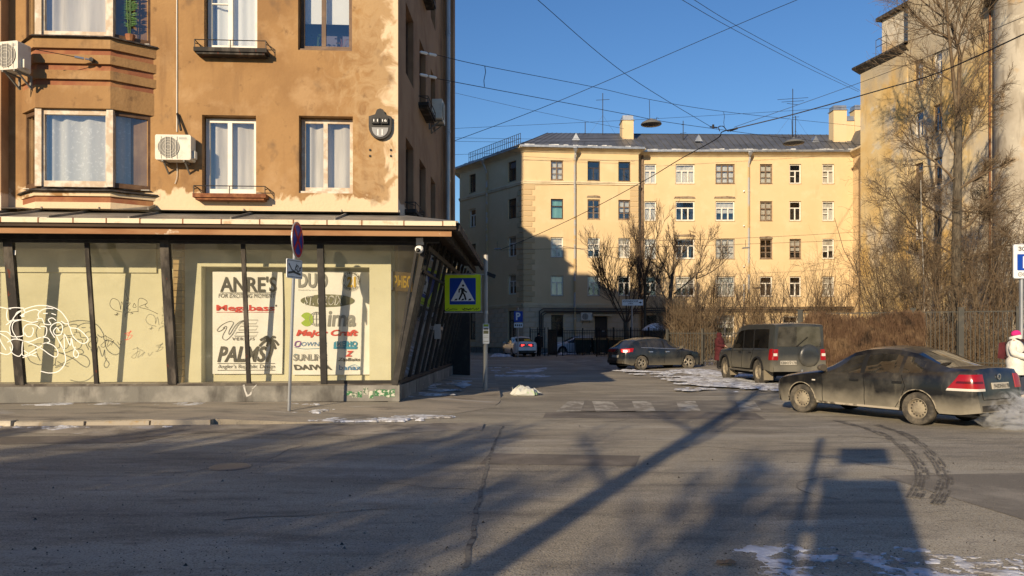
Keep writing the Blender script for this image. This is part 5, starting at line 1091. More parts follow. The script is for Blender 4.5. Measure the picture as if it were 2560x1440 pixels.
# dusty black sedan turning the corner
polo = dict(top=[(2.2,.46),(2.18,.6),(2.12,.7),(1.92,.80),(1.4,.90),(1.0,.955),(.26,1.355),(.0,1.415),(-.35,1.44),(-.7,1.425),(-1.02,1.36),(-1.66,1.085),(-1.95,1.075),(-2.06,1.06),(-2.12,.98),(-2.16,.78),(-2.19,.55),(-2.2,.34)],
    belt=[(2.2,.44),(2.12,.62),(1.92,.73),(1.4,.82),(1.0,.87),(0,.905),(-1,.945),(-1.66,.985),(-1.95,.98),(-2.06,.96),(-2.12,.88),(-2.16,.7),(-2.2,.32)],
    wid=[(2.2,.50),(2.14,.66),(2.0,.765),(1.7,.825),(1,.85),(-1,.85),(-1.7,.84),(-1.98,.80),(-2.1,.745),(-2.2,.66)], roof=[(2.2,.4),(1.9,.62),(1.0,.64),(.26,.575),(-.6,.57),(-1.02,.56),(-1.66,.62),(-2.06,.66),(-2.2,.5)],
    low=[(2.2,.24),(2.0,.2),(1.0,.24),(-1,.24),(-1.9,.25),(-2.2,.30)], sill=.24, xf=1.38, xr=-1.17, ra=.345, wz=.3, hw=.85, side=[(.0,.78),(-.80,-.1),(-1.24,-.87)], pillar=[(-.1,.0)], ws=(.28, .98), rw=(-1.64, -1.05), tuck=.07, tumble=.05, rearglass=M_['reartint'], seatx=(-.15,))
def place_car(Xr, Yr, ang, spec): return TR(Xr, Yr, 0, ang)
bp = paint('dusty_black_paint', (.009, .009, .010), (.31, .28, .215), .08, .88, n=.55)
c1 = Car('black_sedan', 'dusty black sedan with exhaust smoke turning at the right', polo, TR(7.36, 14.55, 0, radians(119)) @ Matrix.Scale(.975, 4), bp)
c1.wheels(.30, .185, 'steel', steer=.06)
for x in (.86, -.1): c1.seam(LEFT, [(x+.02, .86), (x-.02, .6), (x+.0, .27)], .007)
c1.seam(LEFT, [(-.86, .9), (-.95, .7), (-.86, .45), (-.72, .27)], .007); c1.seam(LEFT, [(.86, .27), (-.72, .27)], .006)
c1.seam(REAR, [(-.62, .98), (-.6, .8), (-.55, .52), (.55, .52), (.6, .8), (.62, .98)], .006); c1.seam(LEFT, [(1.0, .86), (1.38, .80), (1.9, .72)], .005)
for x in (.12, -.78): c1.patch('door_handle', LEFT, [(x-.11, .745), (x+.08, .745), (x+.08, .785), (x-.11, .785)], 'cartrim', .03, 4, 2)
for ang, q in ((radians(-38), [(-1.2, .70), (-.70, .70), (-.76, .99), (-1.05, .99)]),):
    c1.patch('tail_lamp', ang, [(-.96, .71), (-.40, .71), (-.56, .955), (-.93, .96)], 'tailred', .012, 12, 8); c1.patch('reverse_lamp', ang, [(-.965, .67), (-.385, .67), (-.40, .712), (-.96, .712)], 'tailwhite', .014, 12, 3)
c1.patch('tail_lamp', radians(38), [(.40, .71), (.96, .71), (.93, .96), (.56, .955)], 'tailred', .012, 12, 8)
np_ = c1.patch('number_plate', REAR, [(-.26, .70), (.26, .70), (.26, .81), (-.26, .81)], 'plate', .02, 6, 2)
MB().lathe([(.035, 0), (.055, 0), (.055, .01), (.035, .01)], 20, Matrix.Translation(c1.hit(REAR, 0, .91, .012)) @ Matrix.Rotation(-pi/2, 4, 'Y')).build('badge', M_['chrome'], c1.t)
c1.patch('tail_lamp_band', radians(-38), [(-.93, .80), (-.50, .80), (-.52, .84), (-.92, .84)], M_['taildark'], .016, 10, 2)
c1.patch('bumper_reflector', radians(-30), [(-.95, .38), (-.62, .38), (-.62, .415), (-.95, .415)], 'tailred', .01, 8, 2)
c1.patch('rear_valance', REAR, [(-.6, .32), (.6, .32), (.6, .42), (-.6, .42)], 'cartrim', .01, 8, 3)
c1.patch('side_repeater', LEFT, [(1.02, .70), (1.1, .70), (1.1, .725), (1.02, .725)], 'tailwhite', .008, 2, 2)
c1.patch('sill_strip', LEFT, [(-.80, .245), (1.0, .245), (1.0, .285), (-.80, .285)], mat('salt_crust', (.45, .40, .32), .9, [dict(c=(.08, .07, .055), s=4, lo=.5, hi=.6)]), .01, 20, 2)
c1.patch('head_lamp', radians(-140), [(.95, .6), (1.3, .6), (1.25, .72), (.85, .74)], 'tailwhite', .008, 8, 4)
c1.mirror(.78, 1, .93, M_['cartrim']); c1.mirror(.78, -1, .93, M_['cartrim'])
for c_ in (1.38, -1.17):                            # pale salt rim round the arches
    pts = [c1.hit(LEFT, c_ + .35*cos(a), .3 + .35*sin(a), .004) for a in [pi*(.02 + .96*k/16) for k in range(17)]]; MB().tube(pts, .010, 5).build('arch_lip', mat('salt_crust_lip', (.33, .29, .22), .9, [dict(c=(.1, .09, .07), s=8, lo=.45, hi=.6)]), c1.t, True)
MB().lathe([(.03, 0), (.036, 0), (.036, .12), (.03, .12), (.03, 0)], 12, Matrix.Translation((-2.22, .48, .27)) @ Matrix.Rotation(pi/2, 4, 'Y')).build('exhaust_pipe', M_['galv'], c1.t)
o = text('У433НА178', -.24, .715, .24, .795, 0, M_['ink'], c1.t, 'plate_number', bold=.015); pc = c1.hit(REAR, 0, .755, .03); o.matrix_local = Matrix.Translation((pc.x-.003, 0, 0)) @ Matrix.Rotation(-pi/2, 4, 'Z')
# muddy grey off-road car
uaz = dict(top=[(2.25,.62),(2.22,.85),(2.15,1.02),(1.9,1.10),(1.15,1.17),(.95,1.20),(.42,1.78),(.2,1.86),(-.4,1.91),(-1.5,1.91),(-2.1,1.90),(-2.26,1.88),(-2.3,1.83)],
    belt=[(2.25,.6),(2.15,.95),(1.9,1.03),(1.0,1.10),(0,1.12),(-2.0,1.14),(-2.3,1.14)], wid=[(2.25,.72),(2.15,.84),(1.9,.9),(1,.93),(-2.0,.93),(-2.22,.91),(-2.3,.87)], roof=[(2.25,.6),(1.9,.75),(1.0,.82),(.42,.79),(0,.80),(-2.1,.80),(-2.3,.77)],
    low=[(2.25,.45),(1.8,.48),(-1.9,.5),(-2.3,.45)], sill=.48, xf=1.42, xr=-1.34, ra=.45, wz=.40, hw=.93, side=[(-.05,.75),(-.85,-.15),(-2.0,-.97)], pillar=[(-.15,-.05),(-.97,-.85)], ws=(.42,.97), rw=None, tuck=.05, tumble=.03, crown=.035, curve=1.4, sideglass=M_['tintglass'], seatx=(0,))
gp_ = paint('muddy_grey_paint', (.030, .034, .036), (.17, .155, .115), .5, 1.25, .35, .5, .45, .75)
c2 = Car('off_road_car', 'muddy dark grey off-road car with mud flaps parked on the snowy verge', uaz, TR(8.5, 24.7, .03, radians(95)) @ Matrix.Diagonal((1, .97, 1.02, 1)), gp_)
c2.wheels(.40, .26, 'steel', rim='rimdusty', hub=.55)
c2.patch('rear_window', REAR, [(-.72, 1.20), (.72, 1.20), (.66, 1.79), (-.66, 1.79)], 'dirtyglass', .012, 10, 8)
c2.patch('tailgate', REAR, [(-.74, .62), (.74, .62), (.75, 1.17), (-.75, 1.17)], gp_, .012, 10, 8)
Mc = Matrix.Translation((-2.31, -.30, .93)) @ Matrix.Rotation(-pi/2, 4, 'Y')
MB().lathe([(.001, .10), (.12, .105), (.22, .10), (.30, .08), (.335, .04), (.34, 0)], 32, Mc).build('spare_wheel_cover', gp_, c2.t, True)
for sg in (1, -1):
    c2.patch('tail_lamp', REAR, [(sg*.78-.09, .80), (sg*.78+.09, .80), (sg*.78+.09, 1.12), (sg*.78-.09, 1.12)] if sg > 0 else [(sg*.78-.09, .80), (sg*.78+.09, .80), (sg*.78+.09, 1.12), (sg*.78-.09, 1.12)], 'tailred', .02, 4, 6)
    c2.patch('reverse_lamp', REAR, [(sg*.78-.06, .92), (sg*.78+.06, .92), (sg*.78+.06, 1.0), (sg*.78-.06, 1.0)], 'tailwhite', .03, 4, 3)
    c2.patch('tail_lamp_side', -sg*pi/2, [(-2.28, .80), (-2.14, .80), (-2.12, 1.13), (-2.26, 1.13)] if sg > 0 else [(2.14, .80), (2.28, .80), (2.26, 1.13), (2.12, 1.13)], 'tailred', .015, 4, 6)
    MB().box(-1.85, sg*.93-.3*(sg > 0), .18, -1.82, sg*.93+.3*(sg < 0), .50).build('mud_flap', mat('muddy_rubber', (.2, .17, .12), .95), c2.t)
    MB().box(.88, sg*.93-.3*(sg > 0), .2, .91, sg*.93+.3*(sg < 0), .50).build('mud_flap', mat('muddy_rubber', (.2, .17, .12), .95), c2.t)
    c2.patch('bumper_reflector', REAR, [(sg*.68-.09, .53), (sg*.68+.09, .53), (sg*.68+.09, .575), (sg*.68-.09, .575)], 'tailred', .03, 3, 2)
    c2.mirror(.82, sg, 1.16, M_['cartrim'])
c2.patch('rear_bumper', REAR, [(-.84, .46), (.84, .46), (.85, .62), (-.85, .62)], mat('dusty_bumper', (.15, .14, .11), .8), .05, 10, 3, th=.06)
c2.patch('number_plate', REAR, [(.10, .66), (.62, .66), (.62, .78), (.10, .78)], 'plate', .03, 4, 2)
text('К884УР178', -.61, .675, -.11, .765, 0, M_['ink'], c2.t, 'plate_number', bold=.015).matrix_local = Matrix.Translation((c2.hit(REAR, .36, .72, .036).x - .004, 0, 0)) @ Matrix.Rotation(-pi/2, 4, 'Z')
c2.seam(LEFT, [(.80, 1.1), (.82, .7), (.7, .5)], .008); c2.seam(LEFT, [(-.1, 1.12), (-.1, .5)], .008); c2.seam(LEFT, [(-.92, 1.13), (-.92, .95), (-.80, .75)], .008); c2.seam(LEFT, [(-2.2, 1.1), (1.9, 1.0)], .006)
for x in (.1, -.72): c2.patch('door_handle', LEFT, [(x-.1, .98), (x+.08, .98), (x+.08, 1.02), (x-.1, 1.02)], 'cartrim', .03, 4, 2)
MB().tube([c2.hit(REAR, .1, 1.2, .03), c2.hit(REAR, -.26, 1.48, .03)], .012, 5).build('rear_wiper', M_['under'], c2.t)
MB().box(-2.5, -.05, .40, -2.2, .05, .47).lathe([(.001, 0), (.04, .01), (.04, .06), (.001, .08)], 10, Matrix.Translation((-2.47, 0, .46))).build('tow_hitch', M_['galv'], c2.t)
MB().box(-1.75, -.75, .30, 1.7, .75, .48).build('chassis', M_['under'], c2.t); MB().box(-.9, .84, .40, .85, .99, .45).build('side_step', mat('dusty_step', (.12, .11, .09), .8), c2.t)
for c_ in (1.42, -1.34):
    pts = [c2.hit(LEFT, c_ + .46*cos(a), .40 + .46*sin(a), .02) for a in [pi*(.04 + .92*k/16) for k in range(17)]]; MB().tube(pts, .035, 6).build('arch_flare', M_['cartrim'], c2.t, True)
# dark hatchback with brake lights on
c4 = dict(top=[(2.15,.48),(2.12,.64),(2.05,.74),(1.85,.84),(1.3,.97),(1.0,1.02),(.2,1.42),(-.1,1.475),(-.5,1.49),(-1.0,1.46),(-1.45,1.38),(-1.55,1.34),(-1.95,1.02),(-2.05,.95),(-2.12,.8),(-2.16,.6),(-2.17,.36)],
    belt=[(2.15,.46),(2.05,.68),(1.85,.78),(1.3,.87),(1.0,.91),(0,.95),(-1,1.0),(-1.55,1.03),(-1.95,.98),(-2.05,.92),(-2.12,.78),(-2.17,.34)],
    wid=[(2.15,.5),(2.08,.68),(1.9,.80),(1.5,.87),(1,.89),(-1,.89),(-1.6,.88),(-1.95,.84),(-2.1,.76),(-2.17,.66)], roof=[(2.15,.4),(1.9,.64),(1.0,.68),(.2,.6),(-.5,.6),(-1.45,.57),(-1.95,.66),(-2.17,.5)],
    low=[(2.15,.26),(1.9,.2),(-1.8,.22),(-2.17,.3)], sill=.22, xf=1.30, xr=-1.30, ra=.365, wz=.325, hw=.89, side=[(-.02,.78),(-.92,-.12),(-1.3,-.98)], pillar=[(-.12,-.02)], ws=(.22,.98), rw=(-1.93,-1.56), tuck=.06, tumble=.06, rearglass=M_['carglass'], sideglass=M_['carglass'])
hp = paint('dusty_dark_blue_paint', (.012, .016, .022), (.17, .15, .11), .15, .8, .25, .45, .5, .7)
c3 = Car('dark_hatchback', 'dark hatchback with glowing brake lamp pulled up at the verge', c4, TR(6.68, 34.6, .03, radians(24)), hp)
c3.wheels(.325, .21, 'alloy', rim='rimalloy', steer=-.35)
for q, m in (([(.42, .82), (.98, .80), (1.05, .95), (.40, .99)], 'tailred'), ([(.62, .82), (.82, .81), (.84, .90), (.64, .90)], 'braklitcore')): c3.patch('tail_lamp' if m == 'tailred' else 'brake_lamp', radians(38), q, m, .012 if m == 'tailred' else .02, 10, 6)
c3.patch('brake_glow', radians(38), [(.52, .825), (.92, .81), (.94, .93), (.54, .94)], 'braklit', .016, 8, 5)
c3.patch('tail_lamp', radians(-38), [(-1.2, .80), (-.70, .80), (-.7, .92), (-1.2, .98)], 'tailred', .012, 10, 6)
for x in (.88, -.08, -.98): c3.seam(RIGHT, [(-x-.02, .9), (-x+.02, .6), (-x, .28)], .007)
c3.patch('chrome_strip', RIGHT, [(-.8, .925), (1.3, 1.005), (1.3, 1.025), (-.8, .945)], 'chrome', .012, 16, 1)
for x in (.1, -.8): c3.patch('door_handle', RIGHT, [(-x-.08, .80), (-x+.1, .80), (-x+.1, .84), (-x-.08, .84)], 'chrome', .03, 4, 2)
c3.patch('number_plate', REAR, [(-.26, .56), (.26, .56), (.26, .67), (-.26, .67)], 'plate', .02, 4, 2); c3.patch('rear_bumper', REAR, [(-.7, .3), (.7, .3), (.7, .42), (-.7, .42)], 'cartrim', .02, 6, 3)
c3.mirror(.80, -1, .97, hp); c3.mirror(.80, 1, .97, hp)
c3.patch('head_lamp', radians(150), [(-1.35, .68), (-.95, .68), (-.85, .80), (-1.2, .82)], 'tailwhite', .01, 8, 4)
# white sedan driving away
oct_ = {k: (list(v) if isinstance(v, list) else v) for k, v in polo.items()}; oct_['rearglass'] = M_['carglass']
wp = paint('white_paint_grimy', (.72, .72, .70), (.35, .32, .27), .05, .6, .3, .45, .5, .6)
c5 = Car('white_sedan', 'white sedan with red tail lamps driving away down the side street', oct_, TR(.55, 56.2, 0, radians(103)) @ Matrix.Scale(1.05, 4), wp)
c5.wheels(.30, .19, 'steel', tyre='tyreblack', rim='rimalloy')
for sg in (1, -1):
    c5.patch('tail_lamp', radians(-30*sg), [(sg*-.95-.2 if sg > 0 else .62, .72), (-.62 if sg > 0 else 1.12, .72), (-.66 if sg > 0 else 1.0, .93), (-1.0 if sg > 0 else .66, .93)], 'tailred', .012, 8, 5); c5.patch('brake_lamp', radians(-30*sg), [(sg*-.85-.1, .76), (sg*-.85+.1, .76), (sg*-.85+.1, .88), (sg*-.85-.1, .88)], 'braklit', .02, 4, 3)
c5.patch('number_plate', REAR, [(-.26, .70), (.26, .70), (.26, .81), (-.26, .81)], 'plate', .02, 4, 2); c5.patch('rear_valance', REAR, [(-.66, .30), (.66, .30), (.66, .46), (-.66, .46)], 'cartrim', .012, 8, 3)
c5.patch('rear_window_sticker', REAR, [(-.5, 1.12), (0, 1.12), (-.02, 1.24), (-.45, 1.24)], 'inkgold', .03, 4, 3); c5.mirror(.78, 1, .93, wp); c5.mirror(.78, -1, .93, wp)
# grey people carrier, half hidden by the shop
vanp = {k: (list(v) if isinstance(v, list) else v) for k, v in c4.items()}
vp = paint('grey_silver_paint', (.10, .105, .11), (.2, .18, .15), .1, .7, .35, .45)
c6 = Car('grey_estate_car', 'grey estate car parked in the shade behind the shop corner', vanp, TR(-4.0, 74.5, 0, radians(97)) @ Matrix.Diagonal((1.02, 1.03, 1.14, 1)), vp)
c6.wheels(.325, .21, 'steel', tyre='tyreblack', rim='rimdusty')
for sg in (1, -1): c6.patch('tail_lamp', REAR, [(sg*.68-.12, .72), (sg*.68+.12, .72), (sg*.66+.1, 1.0), (sg*.66-.1, 1.0)], 'tailred', .02, 4, 5)
c6.patch('number_plate', REAR, [(-.26, .62), (.26, .62), (.26, .73), (-.26, .73)], 'plate', .02, 4, 2)
# snow-covered white car behind the black fence
c7 = Car('snowy_white_car', 'white car under snow standing in the yard behind the black fence', vanp, TR(5.15, 60.4, .05, radians(192)), paint('white_paint_snowy', (.62, .63, .65), (.5, .5, .5), .1, .7, .5, .45))
c7.wheels(.325, .21, 'steel', tyre='tyreblack', rim='rimdusty')
c7.mirror(.8, 1, .97, M_['cartrim'])
for f_ in (lambda u, v: (-1.4 + 1.55*u, -.62 + 1.24*v, 1.475 + .05*sin(u*3.1)*sin(v*3.1) + .015*sin(u*9)), lambda u, v: (1.05 + .9*u, -.66 + 1.32*v, 1.02 - .16*u + .05*sin(u*3.1)*sin(v*3.1))): MB().grid(f_, 10, 8).build('snow_cap', M_['roofsnow'], c7.t, True)
# exhaust smoke
sm_ = MB().lathe([(.02, -1.0), (.35, -.86), (.65, -.62), (.88, -.32), (1, 0), (.9, .32), (.66, .62), (.34, .88), (.02, 1.0)], 20).build('exhaust_smoke', None, None, True, M=Matrix.Translation((8.62, 12.75, .27)) @ Matrix.Rotation(.35, 4, 'Z') @ Matrix.Diagonal((.78, .6, .42, 1)))
m = bpy.data.materials.new('exhaust_vapour'); m.use_nodes = True; nt = m.node_tree; nt.nodes.clear(); N = nt.nodes; L = nt.links
pv = N.new('ShaderNodeVolumePrincipled'); pv.inputs['Color'].default_value = (.9, .92, .95, 1); om = N.new('ShaderNodeOutputMaterial'); tc = N.new('ShaderNodeTexCoord'); nz = N.new('ShaderNodeTexNoise'); nz.inputs['Scale'].default_value = 2.2; nz.inputs['Detail'].default_value = 7; nz.inputs['Distortion'].default_value = 1.6
L.new(tc.outputs['Object'], nz.inputs['Vector']); ln = N.new('ShaderNodeVectorMath'); ln.operation = 'LENGTH'; L.new(tc.outputs['Object'], ln.inputs[0])
m1 = N.new('ShaderNodeMapRange'); L.new(nz.outputs[0], m1.inputs[0]); m1.inputs[1].default_value = .46; m1.inputs[2].default_value = .78; m1.inputs[4].default_value = 34
m2 = N.new('ShaderNodeMapRange'); L.new(ln.outputs['Value'], m2.inputs[0]); m2.inputs[1].default_value = .35; m2.inputs[2].default_value = .98; m2.inputs[3].default_value = 1; m2.inputs[4].default_value = 0
mm = N.new('ShaderNodeMath'); mm.operation = 'MULTIPLY'; L.new(m1.outputs[0], mm.inputs[0]); L.new(m2.outputs[0], mm.inputs[1]); L.new(mm.outputs[0], pv.inputs['Density']); L.new(pv.outputs[0], om.inputs['Volume'])
sm_.data.materials.append(m); sm_['kind'] = 'stuff'; sm_['label'] = 'pale exhaust smoke drifting behind the black sedan'; sm_['category'] = 'smoke'
# ------------------------------------------------------------------ bare trees, shrubs and hedges
M_['bark'] = mat('grey_brown_bark', (.085, .07, .052), .95, [dict(c=(.15, .125, .09), s=5, lo=.45, hi=.65, d=8, st=(2, 2, .5)), dict(c=(.04, .033, .026), s=9, lo=.52, hi=.66, st=(2, 2, .4))], bump=.5, bscale=20)
M_['twig'] = mat('brown_twig', (.115, .078, .046), .95, [dict(c=(.17, .13, .085), s=3, lo=.45, hi=.65)])
M_['twigdark'] = mat('dark_twig', (.07, .05, .036), .95, [dict(c=(.11, .085, .06), s=3, lo=.5, hi=.65)])
M_['twigtan'] = mat('tan_dry_stem', (.15, .115, .073), .95, [dict(c=(.09, .068, .045), s=4, lo=.45, hi=.65)])
M_['vine'] = mat('rusty_dry_vine', (.085, .05, .03), .95, [dict(c=(.15, .097, .056), s=2.2, lo=.45, hi=.65, d=8), dict(c=(.035, .023, .016), s=1.6, lo=.55, hi=.68, d=6)])
M_['birch'] = mat('birch_bark', (.34, .32, .28), .9, [dict(c=(.06, .05, .045), s=6, lo=.6, hi=.66, st=(1, 1, 3))])
def rv(rng, a=1.0): return Vector((rng.uniform(-a, a), rng.uniform(-a, a), rng.uniform(-a, a)))
def limb(mb, p, d, L, r, rng, lev, maxl, up=.12, wob=.18, kids=(4, 6), ang=(.5, .9), ratio=(.45, .7), rmin=.006, first=.25, sides=(6, 5, 4, 3, 3), droop=0.0):
    n = 5 if lev < 2 else 4; pts = [Vector(p)]; rs = [r]; d = Vector(d).normalized(); q = Vector(p); dirs = [d]
    for i in range(n):
        d = (d + rv(rng, wob) + Vector((0, 0, up - droop*(i/n)*(lev > 0)))).normalized(); q = q + d*L/n; pts.append(q); rs.append(max(rmin*.6, r*(1 - .62*(i+1)/n))); dirs.append(d)
    mb.tube(pts, rs, sides[min(lev, 4)], cap=False)
    if lev >= maxl: return pts
    for k in range(rng.randint(*kids)):
        t = first + (1-first)*(k + rng.random())/kids[1]; t = min(t, .99); i = int(t*n); f = t*n - i
        s = pts[i].lerp(pts[i+1], f); dd = dirs[i+1]; ax = dd.cross(rv(rng)); 
        if ax.length < 1e-3: continue
        a = rng.uniform(*ang); nd = (dd*cos(a) + ax.normalized()*sin(a)).normalized()
        limb(mb, s, nd, L*rng.uniform(*ratio)*(1 - .35*t), max(rmin, rs[i]*rng.uniform(.42, .62)), rng, lev+1, maxl, up, wob*1.15, kids, ang, ratio, rmin, .15, sides, droop)
    return pts
def tree(name, label, trunk_pts, trunk_r, limbs, seed, maxl=3, rmin=.008, bark='bark', twig='twig', cat='tree', group=None, **kw):
    """limbs: (start point, direction, length, radius)"""
    b0 = Vector(trunk_pts[0]); t = thing(name, label, cat, TR(b0.x, b0.y, b0.z), group); rng = random.Random(seed); sh = lambda p: Vector(p) - b0
    MB().tube([sh(p) for p in smooth_path(trunk_pts, 4)], [trunk_r[0] + (trunk_r[1]-trunk_r[0])*i/(4*(len(trunk_pts)-1)) for i in range(4*(len(trunk_pts)-1)+1)], 9).build('trunk', M_[bark], t, True, 60)
    mb = MB()
    for s, d, L, r in limbs: limb(mb, sh(s), d, L, r, rng, 0, maxl, rmin=rmin, **kw)
    mb.build('crown', M_[twig], t); return t
def PV(px0, py0, px1, py1, Y, dy=0.0): return P(px0, py0, Y), P(px1, py1, Y + dy) - P(px0, py0, Y)
# the tall bare tree in front of the tenement
Yt = 37.0; tp_ = [P(2392, 900, Yt), P(2390, 700, Yt), P(2393, 480, Yt), P(2396, 300, Yt)]
lm = []
for a, b_, c_, d, dy, r in ((2396, 300, 2445, -60, .5, .16), (2396, 310, 2335, -40, -.5, .14), (2395, 470, 2300, 330, 1, .09), (2395, 475, 2470, 415, -1, .1), (2393, 560, 2255, 470, .8, .08), (2393, 580, 2500, 470, 1, .09), (2391, 640, 2200, 560, -.6, .07), (2392, 520, 2440, 560, .8, .07), (2391, 650, 2520, 610, -.4, .07), (2396, 380, 2480, 270, .6, .07), (2396, 400, 2290, 240, -.6, .07), (2400, 250, 2500, 100, .3, .07), (2390, 700, 2310, 640, .6, .06), (2392, 440, 2330, 480, -.8, .05)):
    s, v = PV(a, b_, c_, d, Yt, dy); lm.append((s, v, v.length*1.05, r))
tree('bare_tree', 'tall bare tree with forked trunk before the peeling tenement', tp_, (.27, .17), [(a_, d_, L_*1.1, r_*.72) for a_, d_, L_, r_ in lm], 3, 3, .009, 'bark', 'twig', kids=(7, 10), ang=(.4, .9), wob=.2, up=.06)
def shrub(name, label, base, n, L, spread, r, twig, seed, lean=(0, 0), maxl=2, cat='shrub', group=None, kids=(4, 7), droop=.35, up=.2, rx=.5, ry=.5):
    base = Vector(base); t = thing(name, label, cat, TR(base.x, base.y, base.z), group); rng = random.Random(seed); mb = MB()
    for i in range(n):
        a = rng.uniform(0, 2*pi); s = rng.uniform(0, spread); d = Vector((cos(a)*s + lean[0], sin(a)*s*.8 + lean[1], 1)); limb(mb, (rng.uniform(-rx, rx), rng.uniform(-ry, ry), 0), d, L*rng.uniform(.6, 1.1), r*rng.uniform(.6, 1.1), rng, 0, maxl, up, .2, kids, (.35, .95), (.4, .65), .007, .2, (4, 3, 3, 3), droop)
    mb.build('stems', M_[twig], t); return t
for i, (px, Y, n, L, ln, tw) in enumerate(((2290, 37.5, 15, 7.6, -.25, 'twig'), (2390, 38.5, 16, 8.2, 0, 'twig'), (2480, 37.0, 14, 7.6, .2, 'twig'), (2340, 35.8, 13, 6.6, 0, 'twig'), (2440, 35.5, 13, 6.4, .1, 'twig'), (2555, 36.5, 16, 7.4, .1, 'twig'), (2235, 38.0, 14, 6.4, -.4, 'twig'))):
    shrub('tangled_shrub', ('leftmost tangled brown shrub beside the tall bare tree', 'dense tangled shrub directly round the foot of the tall bare tree', 'tangled shrub right of the tall bare trunk', 'tangled twiggy shrub behind the fence left of the bare trunk', 'tangled twiggy shrub behind the fence right of the bare trunk', 'dark tangled shrub by the parking zone sign', 'outermost arching shrub against the corner of the tenement')[i], GX(px, Y, .1), n, L, .55, .035, tw, 40 + i, (ln, 0), 3 if i in (0, 1, 2) else 2, droop=.75, group='tangled shrubs behind the fence', kids=(4, 6), rx=.9)
tree('birch_sapling', 'slender white birch stem among the tangled shrubs', [P(2313, 900, 36), P(2310, 720, 36), P(2304, 560, 36), P(2302, 450, 36)], (.035, .018), [(P(2304, 560, 36), (.3, 0, 1), 2, .02), (P(2306, 620, 36), (-.4, 0, 1), 1.8, .02)], 9, 2, .007, 'birch', 'twigdark')
# trees before the yellow house
tree('bare_tree', 'vase-shaped bare tree with many upright stems by the street name sign', [P(1567, 905, 57), P(1566, 845, 57), P(1565, 806, 57)], (.22, .2),
     [(P(1565, 812, 57), (dx, R.uniform(-.4, .4), 1), L, r) for dx, L, r in ((-.6, 5.6, .055), (-.3, 6.0, .06), (-.05, 6.2, .06), (.2, 6.0, .06), (.5, 5.4, .055), (-.9, 4.4, .04), (.8, 4.4, .04), (-.45, 5.0, .045), (.1, 5.4, .045))], 21, 3, .012, 'bark', 'twigdark', kids=(5, 7), up=.12, ang=(.25, .6))
tree('bare_tree', 'slim bare tree just right of the street name sign', [P(1612, 905, 57.5), P(1613, 790, 57.5), P(1613, 700, 57.5)], (.13, .09), [(P(1613, 790, 57.5), (-.5, .2, 1), 4.0, .05), (P(1613, 760, 57.5), (.5, -.2, 1), 4.4, .05), (P(1613, 720, 57.5), (-.3, .2, 1), 4.5, .05), (P(1613, 700, 57.5), (.15, 0, 1), 4.8, .06), (P(1613, 700, 57.5), (-.2, 0, 1), 4.2, .05)], 22, 3, .012, 'bark', 'twigdark', kids=(4, 6), ang=(.25, .6))
l3 = []
for a, b_, c_, d, r in ((1680, 700, 1690, 600, .11), (1680, 705, 1640, 620, .08), (1685, 735, 1760, 690, .09), (1740, 697, 1830, 655, .07), (1740, 697, 1790, 600, .06), (1678, 690, 1720, 610, .07), (1672, 760, 1630, 700, .06), (1676, 740, 1655, 650, .05)):
    s, v = PV(a, b_, c_, d, 56, R.uniform(-.8, .8)); l3.append((s, v, v.length*1.15, r*.7))
tree('bare_tree', 'crooked bare tree spreading right across the yellow facade', [P(1668, 905, 56), P(1668, 820, 56), P(1674, 760, 56), P(1681, 690, 56)], (.2, .13), l3, 23, 3, .012, 'bark', 'twigdark', kids=(4, 7), ang=(.35, .8))
lb = ['leftmost twiggy shrub against the yellow facade', 'second twiggy shrub from the left against the yellow facade', 'twiggy shrub before the ground floor window of the yellow house', 'twiggy shrub at the yellow house downpipe', 'twiggy shrub right of the yellow house downpipe', 'twiggy shrub above the off-road car roof', 'twiggy shrub towards the corner of the yellow house', 'rightmost twiggy shrub against the yellow facade']
for i, px in enumerate((1700, 1760, 1815, 1870, 1930, 1990, 2060, 2125)): shrub('facade_shrub', lb[i], GX(px, 60 + (i % 3)*.6, .1), 9, 6.2 + (i % 3)*.7, .6, .05, 'twig' if i % 2 else 'twigdark', 60 + i, (0, 0), 2, group='twiggy shrubs along the yellow facade', kids=(5, 8), droop=.35, rx=1.2)
shrub('bushy_shrub', 'dense ball-shaped brown bush beside the picket fence', GX(1735, 42, .1), 60, 3.1, .5, .03, 'twig', 80, (0, 0), 2, droop=.5, kids=(5, 8), rx=.7)
shrub('bushy_shrub', 'lower brown bush leaning left of the ball-shaped bush', GX(1700, 44, .1), 36, 3.4, .5, .03, 'twigtan', 81, (-.1, 0), 2, droop=.5, kids=(5, 7), rx=.6)
